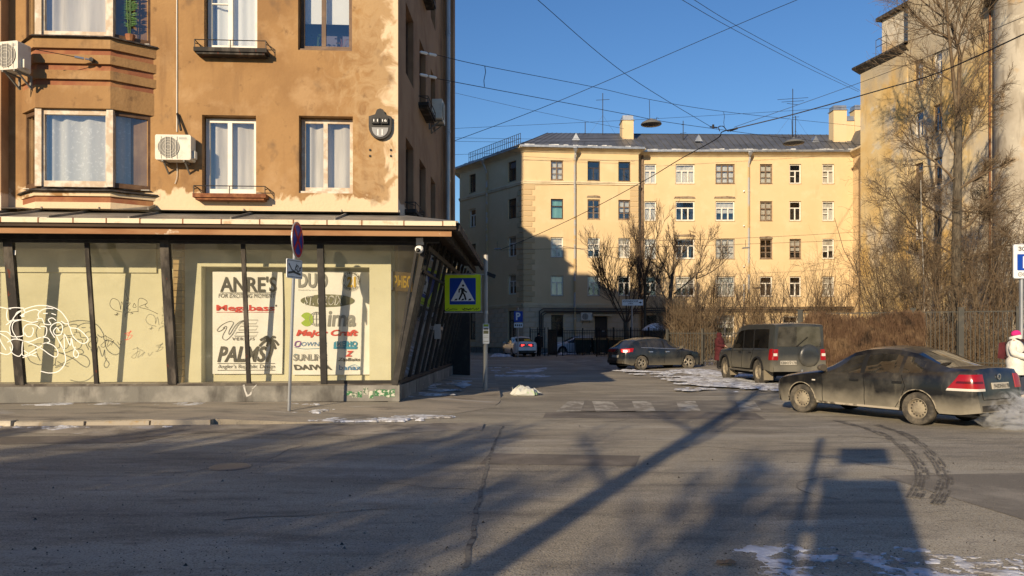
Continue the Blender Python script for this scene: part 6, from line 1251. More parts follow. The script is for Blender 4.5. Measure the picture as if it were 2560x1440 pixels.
def strands(name, label, m, a, b_, z0, zt, thick, n, seed, lmin=.5, lmax=1.6, w=.012, cat='hedge', core=True, lean=.12):
    a, b_ = Vector(a), Vector(b_); rng = random.Random(seed); d = (b_-a); L = d.length; d.normalize(); nr = Vector((d.y, -d.x, 0))
    t = thing(name, label, cat, TR(a.x, a.y, 0)); mb = MB()
    for i in range(n):
        u = rng.random(); v = rng.uniform(-1, 1)*thick/2; top = zt(u) if callable(zt) else zt
        z = z0 + (top - z0)*(1 - rng.random()**1.6*.9) + rng.uniform(-.1, .12); q = d*(u*L) + nr*v; q.z = z; l = rng.uniform(lmin, lmax); s = rng.uniform(-lean, lean); k = rng.uniform(0, 6)
        pts = []
        for j in range(5):
            f = j/4; pts.append(q + d*(s*f + .05*sin(k + f*5)) + nr*(.05*sin(k*2 + f*6) + .06*f) - Vector((0, 0, min(l, z - z0 - .02)*f)))
        sw = (d*rng.uniform(.5, 1) + nr*rng.uniform(-.8, .8)).normalized()*w*rng.uniform(.5, 1.3); o = len(mb.v)
        for p in pts: mb.v += [tuple(p - sw/2), tuple(p + sw/2)]
        for j in range(4): mb.f.append((o+2*j, o+2*j+1, o+2*j+3, o+2*j+2))
    mb.build('strands', M_[m], t)
    if core:
        cb_ = MB(); nn = 24
        for j in range(nn):
            u0, u1 = j/nn, (j+1)/nn; h0 = (zt(u0) if callable(zt) else zt) - .25; h1 = (zt(u1) if callable(zt) else zt) - .25
            A_, B_ = d*(u0*L), d*(u1*L); o = nr*(thick*.28)
            cb_.add([A_-o, B_-o, B_-o+Vector((0, 0, h1)), A_-o+Vector((0, 0, h0)), A_+o, B_+o, B_+o+Vector((0, 0, h1)), A_+o+Vector((0, 0, h0))], [(0,1,2,3), (7,6,5,4), (3,2,6,7)])
        cb_.build('inner_mass', M_['vine'] if m == 'vine' else M_['twigdark'], t)
    return t
strands('dry_vine_hedge', 'long rusty brown hedge of dry hanging vines behind the off-road car', 'vine', GX(1985, 32.1), GX(2310, 29.9), .15, lambda u: 2.45 + .12*sin(u*9) - .9*max(0, .12-u)/.12, .75, 11000, 5, .4, 1.5, .016)
strands('dry_vine_hedge', 'greyer dry vines woven behind the tall picket fence at right', 'twig', GX(2290, 31.4), GX(2600, 29.7), .2, lambda u: 2.3 - .6*u, .6, 2200, 6, .4, 1.3, .013, core=False, lean=1.1)
strands('dry_weeds', 'tall dry weeds standing behind the low picket fence', 'twigtan', GX(1665, 38.4), GX(1880, 36.0), .1, lambda u: 1.75 + .3*sin(u*17), .9, 900, 7, .6, 1.7, .012, 'weeds', False, .6)
# ------------------------------------------------------------------ fences
M_['fencegrey'] = mat('grey_green_fence_paint', (.05, .05, .045), .7, [dict(c=(.09, .08, .065), s=4, lo=.5, hi=.7)])
def fence(name, label, a, b_, z0, z1, sp, pw, m, posts, finial=False, rails=(.12, .92), postw=.09, kerb=True):
    a, b_ = Vector(a), Vector(b_); d = b_-a; L = d.length; d.normalize(); ang = atan2(d.y, d.x); t = thing(name, label, 'fence', TR(a.x, a.y, 0, ang))
    for q in rails: MB().box(0, -.015, z0 + (z1-z0)*q - .02, L, .015, z0 + (z1-z0)*q + .02).build('rail', M_[m], t)
    pm = MB().box(-pw/2, -pw/2-.018, z0, pw/2, pw/2-.018, z1)
    if finial: pm.add([(-pw/2, -pw/2-.018, z1), (pw/2, -pw/2-.018, z1), (pw/2, pw/2-.018, z1), (-pw/2, pw/2-.018, z1), (0, -.018, z1+.12)], [(0,1,4), (1,2,4), (2,3,4), (3,0,4)])
    me = pm.mesh('picket', M_[m]); n = int(L/sp)
    for i in range(n): link('picket', me, t, Matrix.Translation(((i+.5)*sp, 0, 0)))
    for u in posts: MB().box(u*L-postw/2, -postw/2, -.05, u*L+postw/2, postw/2, z1+.12).box(u*L-postw*.6, -postw*.6, z1+.12, u*L+postw*.6, postw*.6, z1+.15).build('post', M_[m], t)
    if kerb: MB().box(0, -.12, -.05, L, .12, z0-.03).build('footing', M_['plinth'], t)
    return t
fa, fb = GX(1990, 32.7), GX(2620, 28.6); 
def fu(px): 
    for k in range(400):
        u = k/400; p = fa.lerp(fb, u)
        if 1280 + p.x/p.y*FPX >= px: return u
    return 1
fence('picket_fence', 'tall grey metal picket fence along the right pavement', fa, fb, .36, 2.58, .155, .026, 'fencegrey', [fu(2282), fu(2402), fu(2546), 0.02], rails=(.06, .985), postw=.2)
fence('picket_fence', 'low grey picket fence behind the woman in the maroon coat', GX(1668, 37.8), GX(1985, 34.0), .12, 1.78, .15, .026, 'fencegrey', [0, .3, .6, .95], rails=(.12, .95), postw=.1)
fence('black_fence', 'black iron yard fence left of its open gate', GX(1325, 57.3), GX(1362, 57.2), .1, 2.05, .13, .03, 'black', [0, .5, 1], rails=(.08, .9, .985), postw=.07, kerb=False)
fence('black_fence', 'black iron yard fence in front of the bins', GX(1405, 57), GX(1500, 56.2), .1, 2.0, .13, .03, 'black', [.02, .55, 1], rails=(.08, .88, .985), postw=.08, kerb=False)
fence('black_fence', 'spiked black railing behind the dark hatchback', GX(1492, 52.5), GX(1668, 49), .1, 2.0, .12, .03, 'black', [0, .25, .5, .75, 1], True, rails=(.08, .75, .95), postw=.08, kerb=False)
gt = fence('black_gate', 'narrow black gate leaf standing open in the yard fence', GX(1370, 57.4), GX(1392, 55.2), .12, 2.05, .13, .03, 'black', [0, 1], rails=(.04, .9, .985), postw=.06, kerb=False); gt['category'] = 'gate'
# bins behind the fence
for i, (px, w) in enumerate(((1457, 1.25), (1500, 1.25), (1536, 1.2))):
    c_ = GX(px, 58.9 - i*.3, .08); t = thing('waste_bin', ('left dark green wheeled waste bin behind the black fence', 'middle dark green wheeled waste bin behind the black fence', 'right dark wheeled waste bin near the hatchback roof')[i], 'bin', TR(c_.x, c_.y, c_.z, .1*i), 'waste bins in the yard')
    dg = mat('bin_dark_green', (.012, .028, .02), .5, [dict(c=(.04, .05, .04), s=3, lo=.5, hi=.7)])
    MB().add([(-w/2+.08, -.4, .15), (w/2-.08, -.4, .15), (w/2-.08, .4, .15), (-w/2+.08, .4, .15), (-w/2, -.5, 1.15), (w/2, -.5, 1.15), (w/2, .5, 1.15), (-w/2, .5, 1.15)], [(0,3,2,1), (0,1,5,4), (1,2,6,5), (2,3,7,6), (3,0,4,7)]).build('tub', dg, t)
    MB().grid(lambda u, v: (-w/2-.03 + (w+.06)*u, -.53 + 1.06*v, 1.16 + .16*sin(v*pi)), 4, 8).build('lid', dg, t, True)
    for sx_ in (-1, 1):
        for sy_ in (-1, 1): MB().lathe([(.0, -.03), (.1, -.03), (.1, .03), (0, .03)], 12, Matrix.Translation((sx_*(w/2-.15), sy_*.32, .1)) @ Matrix.Rotation(pi/2, 4, 'Y')).build('wheel', M_['black'], t)
t = thing('covered_stand', 'dark shed-like stand with a snowy cap behind the railing', 'shed', TR(*GX(1638, 55, 0)))
MB().box(-.75, -.5, 0, .75, .5, 1.9).build('walls', M_['darkmetal'], t); MB().grid(lambda u, v: (-.95 + 1.9*u, -.7 + 1.4*v, 1.95 + .55*sin(u*pi)**.7*sin(v*pi)**.5), 14, 8).build('snow_cap', M_['roofsnow'], t, True)
# ------------------------------------------------------------------ road signs
def pole(t, h, r=.03, lean=(0, 0), m='galv', n=10): return MB().tube([(0, 0, -.05), (lean[0]*.5, lean[1]*.5, h/2), (lean[0], lean[1], h)], r, n).build('pole', M_[m], t, True)
def rrect(x0, z0, x1, z1, r, n=5):
    out = []
    for cx_, cz_, a0 in ((x1-r, z0+r, -pi/2), (x1-r, z1-r, 0), (x0+r, z1-r, pi/2), (x0+r, z0+r, pi)): out += [(cx_ + r*cos(a0 + pi/2*k/n), cz_ + r*sin(a0 + pi/2*k/n)) for k in range(n+1)]
    return out
def plate(t, name, poly, y0, y1, m, M=None, parent=None): return MB().prism(poly, y0, y1).build(name, M_[m], parent or t, M=M)
# pedestrian crossing sign
c_ = GX(1213, 20.5, .05); t = thing('crossing_sign', 'blue and white pedestrian crossing sign on a fluorescent yellow board', 'road sign', TR(c_.x, c_.y, .03)); F = Frame(c_.x, 20.5, 1, 0)
pole(t, F.px(1216, 640)[1], .062, (.02, 0), 'polegrey')
x0, z0, x1, z1 = F.rect(1112, 686, 1202, 778); z0 -= .03; z1 -= .03; w = x1-x0
bd = plate(t, 'board', rrect(x0, z0, x1, z1, .05), -.05, -.02, 'signlime', Matrix.Rotation(radians(-4), 4, 'Z'))
q0 = (x0 + w*.135, z0 + w*.185, x1 - w*.135, z1 - w*.10)
plate(t, 'blue_field', rrect(*q0, .02), -.054, -.051, 'signblue', None, bd); cxs = (q0[0]+q0[2])/2; ww = q0[2]-q0[0]; hh = q0[3]-q0[1]
plate(t, 'white_triangle', [(q0[0]+ww*.04, q0[1]+hh*.13), (q0[2]-ww*.04, q0[1]+hh*.13), (cxs, q0[3]-hh*.05)], -.058, -.055, 'signwhite', None, bd)
def fp(u, v): return (cxs + (u-.5)*ww, q0[1] + v*hh)
wk = MB(); yy = -.0595
for pts, r in (([(.50, .62), (.49, .45)], .05), ([(.49, .47), (.44, .34), (.36, .18)], .033), ([(.49, .47), (.57, .36), (.62, .17)], .033), ([(.47, .62), (.37, .57), (.36, .45)], .026), ([(.52, .60), (.58, .50), (.66, .46)], .026)): ribbon(wk, [fp(*p) for p in pts], r*ww, yy)
hx, hz = fp(.515, .715); wk.add([(hx + .045*ww*cos(k*pi/8), yy, hz + .045*ww*sin(k*pi/8)) for k in range(16)], [tuple(range(16))])
for u in (.17, .43, .70): wk.add([(*[(fp(u+a, v))[0]], yy, fp(u+a, v)[1]) for a, v in ((0, .155), (.10, .155), (.14, .22), (.06, .22))], [(0, 1, 2, 3)])
wk.build('walking_figure', M_['black'], bd)
sc = MB()
for pts in ([(.04, .03), (.12, .07), (.10, .02), (.22, .05), (.35, .04)], [(.52, .02), (.56, .07), (.53, .05), (.62, .06), (.66, .02), (.72, .07), (.70, .02), (.80, .07), (.82, .02), (.9, .07), (.88, .02), (.96, .07)], [(.48, .05), (.55, .02), (.7, .045)]): ribbon(sc, [(x0 + w*a, z0 + w*b_*1.3) for a, b_ in pts], .008, -.0525)
sc.build('scribble', M_['marker'], bd)
b = MB()
for z in (z1+.0, z0-.03): b.bar((x0, -.015, z), (.04, -.015, z), .03, .03)
b.bar((x1+.015, -.015, z0-.03), (x1+.015, -.015, z1), .02, .02); b.build('bracket_arm', M_['polegrey'], t)
for za, zb_ in ((z0-.03, z0+.02),): MB().lathe([(.07, -.04), (.07, .04)], 12, Matrix.Translation((.01, 0, z0-.03))).build('clamp', M_['galv'], t)
MB().bar((.04, .0, F.px(1222, 686)[1]), (.28, .02, F.px(1222, 690)[1]-.05), .1, .1).build('torn_cover', M_['black'], t)
n_ = F.rect(1207, 812, 1223, 862, -.08); nb = plate(t, 'notice', [(n_[0], n_[1]), (n_[2], n_[1]), (n_[2], n_[3]), (n_[0], n_[3])], -.085, -.07, 'signwhite')
for f0, f1, m in ((.86, .97, 'inkgreen'), (.7, .78, 'ink'), (.5, .66, 'inkolive'), (.1, .14, 'inklight'), (.3, .32, 'inklight'), (.38, .40, 'inklight')): MB().box(n_[0]+.02, -.089, n_[1] + (n_[3]-n_[1])*f0, n_[2]-.02, -.086, n_[1] + (n_[3]-n_[1])*f1).build('print_block', M_[m], nb)
# no stopping sign, turned almost edge-on
c_ = GX(722, 14.73, .05); t = thing('no_stopping_sign', 'round red and blue no stopping sign seen nearly edge-on before the shop', 'road sign', TR(c_.x, c_.y, .05))
zc_ = 1.6 + 238/FPX*14.73 - .05; pole(t, zc_+.28, .032, (.13, 0), 'galv')
Md = Matrix.Translation((.128, -.0, zc_)) @ Matrix.Rotation(radians(89), 4, 'Z') @ Matrix.Rotation(pi/2, 4, 'X')
r_ = .36; ds = MB().lathe([(.001, .04), (r_*.985, .04), (r_, .045), (r_, .06), (r_*.985, .065)], 40, Md); ds = MB().lathe([(.001, .03), (r_, .03), (r_, .05), (.001, .05)], 40, Md).build('disc', M_['signback'], t)
MB().lathe([(r_*.82, .054), (r_*.985, .054)], 40, Md).build('red_ring', M_['signred'], ds); MB().lathe([(.001, .053), (r_*.82, .053)], 40, Md).build('blue_face', M_['signblue'], ds); MB().lathe([(r_*.975, .055), (r_, .055)], 40, Md).build('white_rim', M_['signwhite'], ds)
b = MB()
for sg in (1, -1): b.bar(Md @ Vector((-r_*.62, -sg*r_*.62, .057)), Md @ Vector((r_*.62, sg*r_*.62, .057)), .075, .004, (Md.to_3x3() @ Vector((0, 0, 1))))
b.build('red_cross', M_['signred'], ds)
Mp = Matrix.Translation((.1, -.03, zc_-.58)) @ Matrix.Rotation(radians(72), 4, 'Z'); pl2 = MB().prism(rrect(-.26, -.19, .26, .19, .03), -.03, -.015).build('tow_plate', M_['signwhite'], t, M=Mp)
b = MB()
for pts, r in (([(-.2, .1), (-.1, -.02), (0, -.05), (.06, .1), (.12, -.06), (.22, .06)], .014), ([(-.22, -.09), (-.05, -.06), (.2, -.1)], .02), ([(-.24, .16), (.24, .16), (.24, -.16), (-.24, -.16), (-.24, .16)], .005), ([(.02, .02), (.1, .08), (.2, -.02), (.1, -.05), (.02, .02)], .012)): ribbon(b, pts, r, -.033)
b.build('tow_truck_picture', M_['ink'], pl2)
# parking zone sign at the right edge
c_ = GX(2553, 20, .03); t = thing('parking_zone_sign', 'white parking zone sign cut by the right picture edge', 'road sign', TR(c_.x, c_.y, .03)); F = Frame(c_.x, 20, 1, 0); pole(t, F.px(2553, 612)[1], .055, (0, 0), 'galv')
z1, z0 = F.px(2550, 614)[1], F.px(2550, 700)[1]; x0 = F.px(2527, 650)[0]; x1 = x0 + .70
pb2 = plate(t, 'board', rrect(x0, z0, x1, z1, .05), -.09, -.065, 'signback'); plate(t, 'white_face', rrect(x0+.012, z0+.012, x1-.012, z1-.012, .045), -.094, -.091, 'signwhite', None, pb2)
plate(t, 'blue_field', rrect(x0+.11, z0+.22, x1-.11, z0+.66, .02), -.098, -.095, 'signblue', None, pb2)
text('ЗОНА', x0+.14, z1-.19, x1-.12, z1-.07, -.099, M_['black'], pb2, bold=.02); text('P', x0+.26, z0+.28, x0+.50, z0+.60, -.102, M_['signwhite'], pb2, bold=.04)
for i, s in enumerate(('10', '15', '20')):
    a = x0 + .19 + i*.13; ribbon_b = MB(); ribbon(ribbon_b, [(a + .055*cos(k*pi/8), z0+.115 + .055*sin(k*pi/8)) for k in range(17)], .006, -.099); ribbon_b.build('coin_ring', M_['black'], pb2); text(s, a-.03, z0+.09, a+.03, z0+.14, -.099, M_['black'], pb2)
# parking sign far down the side street
c_ = GX(1295, 53.5, .03); t = thing('parking_sign', 'small blue parking sign with white plate at the end of the side street', 'road sign', TR(c_.x, c_.y, .03)); F = Frame(c_.x, 53.5, 1, 0); pole(t, F.px(1296, 770)[1], .04, (0, 0), 'galv')
a = F.rect(1285, 779, 1307, 806); pp = plate(t, 'blue_board', rrect(a[0], a[1], a[2], a[3], .04), -.08, -.05, 'signblue'); text('P', a[0]+.14, a[1]+.14, a[0]+.46, a[3]-.1, -.083, M_['signwhite'], pp, bold=.03)
a = F.rect(1285, 808, 1307, 820); pp = plate(t, 'white_board', rrect(a[0], a[1], a[2], a[3], .03), -.08, -.05, 'signwhite'); b = MB()
for k in range(4): b.box(a[0]+.06 + k*.14, -.084, a[1]+.1, a[0]+.15 + k*.14, -.081, a[1]+.24)
b.build('plate_symbols', M_['ink'], pp)
# street name sign
c_ = GX(1580, 54, .03); t = thing('street_name_sign', 'white street name sign with black arrow among the bare trees', 'street sign', TR(c_.x, c_.y, .03)); F = Frame(c_.x, 54, 1, 0); pole(t, F.px(1580, 752)[1], .06, (0, 0), 'polegrey')
a = F.rect(1555, 750, 1607, 765); pp = plate(t, 'board', rrect(a[0], a[1], a[2], a[3], .03), -.1, -.07, 'signwhite'); hh = a[3]-a[1]; ww = a[2]-a[0]
text('КОЛОМЕНСКАЯ', a[0]+.06, a[1]+hh*.55, a[0]+ww*.75, a[3]-.05, -.104, M_['ink'], pp, bold=.02); text('улица', a[0]+ww*.28, a[1]+hh*.16, a[0]+ww*.52, a[1]+hh*.4, -.104, M_['ink'], pp, bold=.01)
MB().add([(a[0]+ww*u, -.104, a[1]+hh*v) for u, v in ((.80, .42), (.87, .42), (.87, .3), (.95, .5), (.87, .7), (.87, .58), (.80, .58))], [(0, 1, 5, 6), (2, 3, 4)]).build('arrow', M_['black'], pp)
# second yellow board behind the shop, seen as a sliver
c_ = GX(1159, 27.8, .1); t = thing('yellow_board_sign', 'sliver of another fluorescent yellow sign behind the shop corner', 'road sign', TR(c_.x, c_.y, .05)); pole(t, 2.9, .04); plate(t, 'board', rrect(-.85, 2.0, .06, 2.9, .05), -.06, -.04, 'signlime')
# security camera under the canopy
p = P(1050, 612, 15.95); t = thing('security_camera', 'white dome security camera under the canopy corner', 'camera', TR(p.x, p.y, p.z, radians(-10)))
MB().box(-.07, -.06, .0, .07, .06, .14).build('mount', M_['white'], t); MB().lathe([(.001, -.10), (.05, -.09), (.085, -.04), (.09, .02), (.06, .06), (.001, .07)], 18, Matrix.Translation((0, -.06, -.1)) @ Matrix.Rotation(radians(60), 4, 'X')).build('housing', M_['white'], t, True); MB().lathe([(.001, .06), (.035, .05), (.05, .0)], 14, Matrix.Translation((0, -.135, -.135)) @ Matrix.Rotation(radians(70), 4, 'X')).build('lens', M_['black'], t, True)
# ------------------------------------------------------------------ people
M_['skin'] = mat('skin', (.55, .34, .25), .55, [dict(c=(.6, .3, .22), s=9, lo=.5, hi=.7, f=.4)])
def cloth(name, c, c2=None, bump=.3, bs=25): return mat(name, c, .9, [dict(c=c2 or tuple(v*.7 for v in c), s=5, lo=.45, hi=.65, d=6)], bump=bump, bscale=bs)
BASE = dict(pelvis=(0, 0, .93), spine=(0, 0, 1.12), chest=(0, .01, 1.32), neck=(0, .0, 1.46), head=(0, -.015, 1.55), crown=(0, -.005, 1.64),
    shl=(.17, 0, 1.40), ell=(.23, .03, 1.13), wrl=(.22, -.10, .92), shr=(-.17, 0, 1.40), elr=(-.23, .03, 1.13), wrr=(-.22, -.10, .92),
    hpl=(.09, 0, .90), knl=(.10, -.02, .50), anl=(.10, .02, .09), tol=(.11, -.13, .045), hpr=(-.09, 0, .90), knr=(-.10, -.02, .50), anr=(-.10, .02, .09), tor=(-.11, -.13, .045))
RAD = dict(pelvis=.13, spine=.12, chest=.14, neck=.055, head=.082, crown=.08, shl=.06, ell=.045, wrl=.032, hpl=.085, knl=.06, anl=.045, tol=.038)
EDG = [('pelvis', 'spine'), ('spine', 'chest'), ('chest', 'neck'), ('neck', 'head'), ('head', 'crown'), ('chest', 'shl'), ('shl', 'ell'), ('ell', 'wrl'), ('chest', 'shr'), ('shr', 'elr'), ('elr', 'wrr'), ('pelvis', 'hpl'), ('hpl', 'knl'), ('knl', 'anl'), ('anl', 'tol'), ('pelvis', 'hpr'), ('hpr', 'knr'), ('knr', 'anr'), ('anr', 'tor')]
def person(label, M, H=1.7, pose=None, coat=None, hem=.55, puff=.03, trousers=None, boots=None, hat=None, hatkind='beanie', gloves=None, vest=None, hood=None, group=None, belly=0, body_only=False):
    s = H/1.70; J = {k: Vector(v)*s for k, v in BASE.items()}
    for k, v in (pose or {}).items(): J[k] = Vector(v)*s
    t = thing('person', label, 'person', M, group); names = list(J); me = bpy.data.meshes.new('body'); me.from_pydata([J[k] for k in names], [(names.index(a), names.index(b_)) for a, b_ in EDG], [])
    ob = bpy.data.objects.new('body_tmp', me); scene.collection.objects.link(ob); ob.modifiers.new('s', 'SKIN'); sv = me.skin_vertices[0].data
    for i, k in enumerate(names):
        r = RAD.get(k, RAD.get(k[:2] + 'l', .05))*s; sv[i].radius = (r, r); sv[i].use_root = (k == 'pelvis')
    sb = ob.modifiers.new('d', 'SUBSURF'); sb.levels = 1; sb.render_levels = 1
    ev = bpy.data.meshes.new_from_object(ob.evaluated_get(bpy.context.evaluated_depsgraph_get())); bpy.data.objects.remove(ob)
    ev.materials.clear(); ev.materials.append(M_['skin']); ev.polygons.foreach_set('use_smooth', [True]*len(ev.polygons)); body = link('body', ev, t)
    hd = J['head']; fc = MB()                          # face: nose, eyes, mouth
    f = Vector((0, -.082*s, 0)); fc.add([hd + f + Vector((-.014, 0, -.01))*s, hd + f + Vector((.014, 0, -.01))*s, hd + f + Vector((0, .01, .035))*s, hd + f + Vector((0, -.026, -.006))*s], [(0,1,3), (1,2,3), (2,0,3)]); fc.build('nose', M_['skin'], body)
    ey = MB()
    for sg in (1, -1): ey.lathe([(.001, .004), (.011, 0)], 8, Matrix.Translation(hd + Vector((sg*.03, -.080, .03))*s) @ Matrix.Rotation(pi/2, 4, 'X'))
    ey.box(hd.x-.02*s, hd.y-.086*s, hd.z-.043*s, hd.x+.02*s, hd.y-.07*s, hd.z-.036*s); ey.build('eyes_and_mouth', M_['under'], body)
    lg = MB()
    for q in 'lr':
        pts = [J['hp'+q], J['kn'+q], J['an'+q] + Vector((0, 0, .02))*s]; P3 = smooth_path(pts, 5); lg.tube(P3, [(.115 - .045*i/len(P3))*s for i in range(len(P3))], 10)
    lg.build('trousers', trousers, t, True, 60); bt_ = MB()
    for q in 'lr':
        a = J['an'+q]; b_ = J['to'+q]; bt_.tube([a + Vector((0, .01, .20))*s, a + Vector((0, .01, .08))*s, a + Vector((0, .0, .0))*s, (a+b_)/2 + Vector((0, 0, -.005))*s, b_], [.068*s, .062*s, .062*s, .052*s, .042*s], 10)
    bt_.build('boots', boots or M_['black'], t, True, 60)
    if coat:
        ct = MB(); N = 20; c0 = J['pelvis']; ch = J['chest']; sec = []
        zs = [(hem, .235, .19), (hem+.12, .235, .19), (.80, .225, .18), (.93, .215, .175), (1.05, .205, .165), (1.2, .215, .17), (1.33, .225, .165), (1.41, .19, .135), (1.46, .10, .10), (1.49, .085, .09)]
        o = len(ct.v)
        for j, (z, rx, ry) in enumerate(zs):
            f_ = min(1, max(0, (z*s - c0.z)/(ch.z - c0.z))); off = c0.lerp(ch, f_); pf = puff*(1 + .5*sin(j*2.6)) if j < 8 else puff*.5
            for k in range(N):
                a = 2*pi*k/N; ct.v.append((off.x + (rx+pf)*s*cos(a), off.y + (ry+pf)*s*sin(a), z*s))
        for j in range(len(zs)-1):
            for k in range(N): ct.f.append((o+j*N+k, o+j*N+(k+1) % N, o+(j+1)*N+(k+1) % N, o+(j+1)*N+k))
        for q in 'lr':
            P3 = smooth_path([J['sh'+q] + Vector((0, 0, .0)), J['el'+q], J['wr'+q]], 6); ct.tube(P3, [(.082 + puff*.4 - .026*i/len(P3) + .006*sin(i*2.2))*s for i in range(len(P3))], 10)
        ct.build('coat', coat, t, True, 60)
    hn = MB()
    for q in 'lr':
        w = J['wr'+q]; d = (w - J['el'+q]).normalized(); sd_ = d.cross(Vector((0, 0, 1))); sd_ = sd_.normalized() if sd_.length > .1 else Vector((1, 0, 0)); up = sd_.cross(d)
        hn.tube([w, w + d*.05*s, w + d*.09*s], [.028*s, .038*s, .034*s], 8)
        for k, L in ((-1.5, .055), (-.5, .07), (.5, .075), (1.5, .065)):
            b0 = w + d*.085*s + sd_*k*.017*s; hn.tube([b0, b0 + d*L*.6*s - up*.012*s, b0 + d*L*.85*s - up*.035*s], .009*s, 6)
        b0 = w + d*.03*s + sd_*(.03 if q == 'l' else -.03)*s; hn.tube([b0, b0 + (d*.5 + sd_*(.6 if q == 'l' else -.6)).normalized()*.045*s, b0 + d*.065*s + sd_*(.03 if q == 'l' else -.03)*s], .010*s, 6)
    hn.build('gloves' if gloves else 'hands', gloves or M_['skin'], t, True, 60)
    hc = J['head']; 
    if hat:
        if hatkind == 'beanie': MB().lathe([(.100, .02), (.106, .035), (.104, .07), (.09, .11), (.055, .14), (.001, .15)], 18, Matrix.Translation(hc + Vector((0, .008, -.005))*s) @ Matrix.Rotation(radians(-8), 4, 'X') @ Matrix.Scale(s, 4)).build('hat', hat, t, True)
        else: MB().lathe([(.118, -.10), (.125, -.02), (.12, .06), (.09, .12), (.001, .14)], 18, Matrix.Translation(hc + Vector((0, .035, .01))*s) @ Matrix.Scale(s, 4)).build('hood', hat, t, True)
    if hood: MB().lathe([(.08, -.09), (.135, -.07), (.15, -.02), (.13, .03), (.115, .02)], 16, Matrix.Translation(hc + Vector((0, .03, -.03))*s) @ Matrix.Rotation(radians(-14), 4, 'X') @ Matrix.Scale(s, 4)).build('collar_hood', hood, t, True)
    if vest:
        v = MB(); N = 20; o = 0
        for z, rx, ry in ((.92, .262, .22), (1.05, .252, .212), (1.2, .258, .212), (1.33, .262, .205), (1.42, .2, .16)):
            for k in range(N): a = 2*pi*k/N; v.v.append((rx*s*cos(a), ry*s*sin(a), z*s))
        for j in range(4):
            for k in range(N): v.f.append((j*N+k, j*N+(k+1) % N, (j+1)*N+(k+1) % N, (j+1)*N+k))
        v.build('vest', vest, t, True); b = MB()
        b.lathe([(.256, 1.10), (.256, 1.15)], 20, Matrix.Scale(.84, 4, (0, 1, 0)) @ Matrix.Scale(s*1.02, 4)); b.build('reflective_band', M_['signwhite'], t)
    return t
c_ = GX(2540, 18.2, .03); cw = cloth('white_quilted_coat', (.74, .72, .66), (.6, .58, .52), .5, 14)
wo_ = person('woman in a white long coat and pink hat pushing a pushchair', TR(c_.x, c_.y, .03, radians(42)), 1.70, dict(ell=(.25, -.02, 1.14), wrl=(.17, -.32, 1.02), elr=(-.25, -.02, 1.14), wrr=(-.15, -.34, 1.02), knl=(.10, -.10, .50), anl=(.10, -.06, .09), tol=(.11, -.21, .045), anr=(-.10, .12, .10), tor=(-.11, -.02, .05)),
    cw, .60, .03, cloth('blue_jeans', (.035, .045, .075)), cloth('pale_boots', (.6, .52, .44)), cloth('pink_knit', (.75, .03, .22), (.6, .02, .16)), 'beanie', cloth('black_glove', (.015, .015, .016)), None, cw)
b = MB(); bk = thing('backpack', 'dark red backpack worn by the woman in the white coat', 'bag', wo_.matrix_local.copy())
b.add([(-.15, .2, .98), (.15, .2, .98), (.15, .2, 1.40), (-.15, .2, 1.40), (-.13, .36, 1.0), (.13, .36, 1.0), (.12, .33, 1.38), (-.12, .33, 1.38)], [(0,1,2,3), (5,4,7,6), (1,0,4,5), (3,2,6,7), (0,3,7,4), (2,1,5,6)]).build('pack', cloth('dark_red_nylon', (.10, .02, .025)), bk)
b = MB()
for sg in (1, -1): b.tube(smooth_path([(sg*.11, .19, 1.36), (sg*.12, .0, 1.49), (sg*.13, -.21, 1.38), (sg*.17, -.2, 1.15), (sg*.16, .2, 1.02)], 5), .02, 6)
b.build('straps', cloth('dark_strap', (.04, .02, .02)), bk)
st = thing('pushchair', 'black pushchair held by the woman at the right edge', 'pushchair', wo_.matrix_local @ TR(0, -.42, -.0)); b = MB()
b.tube(smooth_path([(-.24, .06, 1.0), (-.22, .0, 1.03), (.22, .0, 1.03), (.24, .06, 1.0)], 4), .018, 8); b.build('handle', M_['black'], st, True); b = MB()
for sg in (1, -1):
    b.tube([(sg*.23, .02, 1.02), (sg*.25, -.45, .5), (sg*.25, -.95, .12)], .014, 6); b.tube([(sg*.25, -.1, .12), (sg*.25, -.45, .5), (sg*.24, -.75, .85)], .014, 6)
b.build('frame', M_['darkmetal'], st, True)
MB().add([(-.22, -.28, .52), (.22, -.28, .52), (.22, -.75, .40), (-.22, -.75, .40), (-.22, -.12, 1.0), (.22, -.12, 1.0)], [(0,1,2,3), (0,4,5,1)]).build('seat', M_['black'], st)
MB().grid(lambda u, v: (-.24 + .48*u, -.15 - .5*sin(v*1.5), .72 + .36*cos(v*1.4) + .02*sin(u*pi)), 6, 8).build('hood', cloth('pushchair_hood', (.02, .02, .025)), st, True)
for sg in (1, -1):
    for y in (-.1, -.95): MB().lathe([(.08, -.02), (.12, -.022), (.125, 0), (.12, .022), (.08, .02), (.001, .01)], 18, Matrix.Translation((sg*.25, y, .125)) @ Matrix.Rotation(sg*pi/2, 4, 'Y')).build('wheel', M_['tyreblack'], st, True)
c_ = GX(1799, 33.2, .08); mc = cloth('maroon_padded_coat', (.075, .014, .018), (.045, .008, .01), .6, 14)
person('woman in a long maroon padded coat standing by the low fence', TR(c_.x, c_.y, .07, radians(50)), 1.66, dict(ell=(.25, -.03, 1.14), wrl=(.08, -.26, 1.08), elr=(-.25, -.03, 1.14), wrr=(-.08, -.26, 1.08)), mc, .42, .035, cloth('black_trousers', (.012, .012, .014)), M_['black'], mc, 'hood', None)
vs_ = mat('high_visibility_lime', (.42, .72, .06), .7); dk = cloth('black_uniform', (.012, .012, .015))
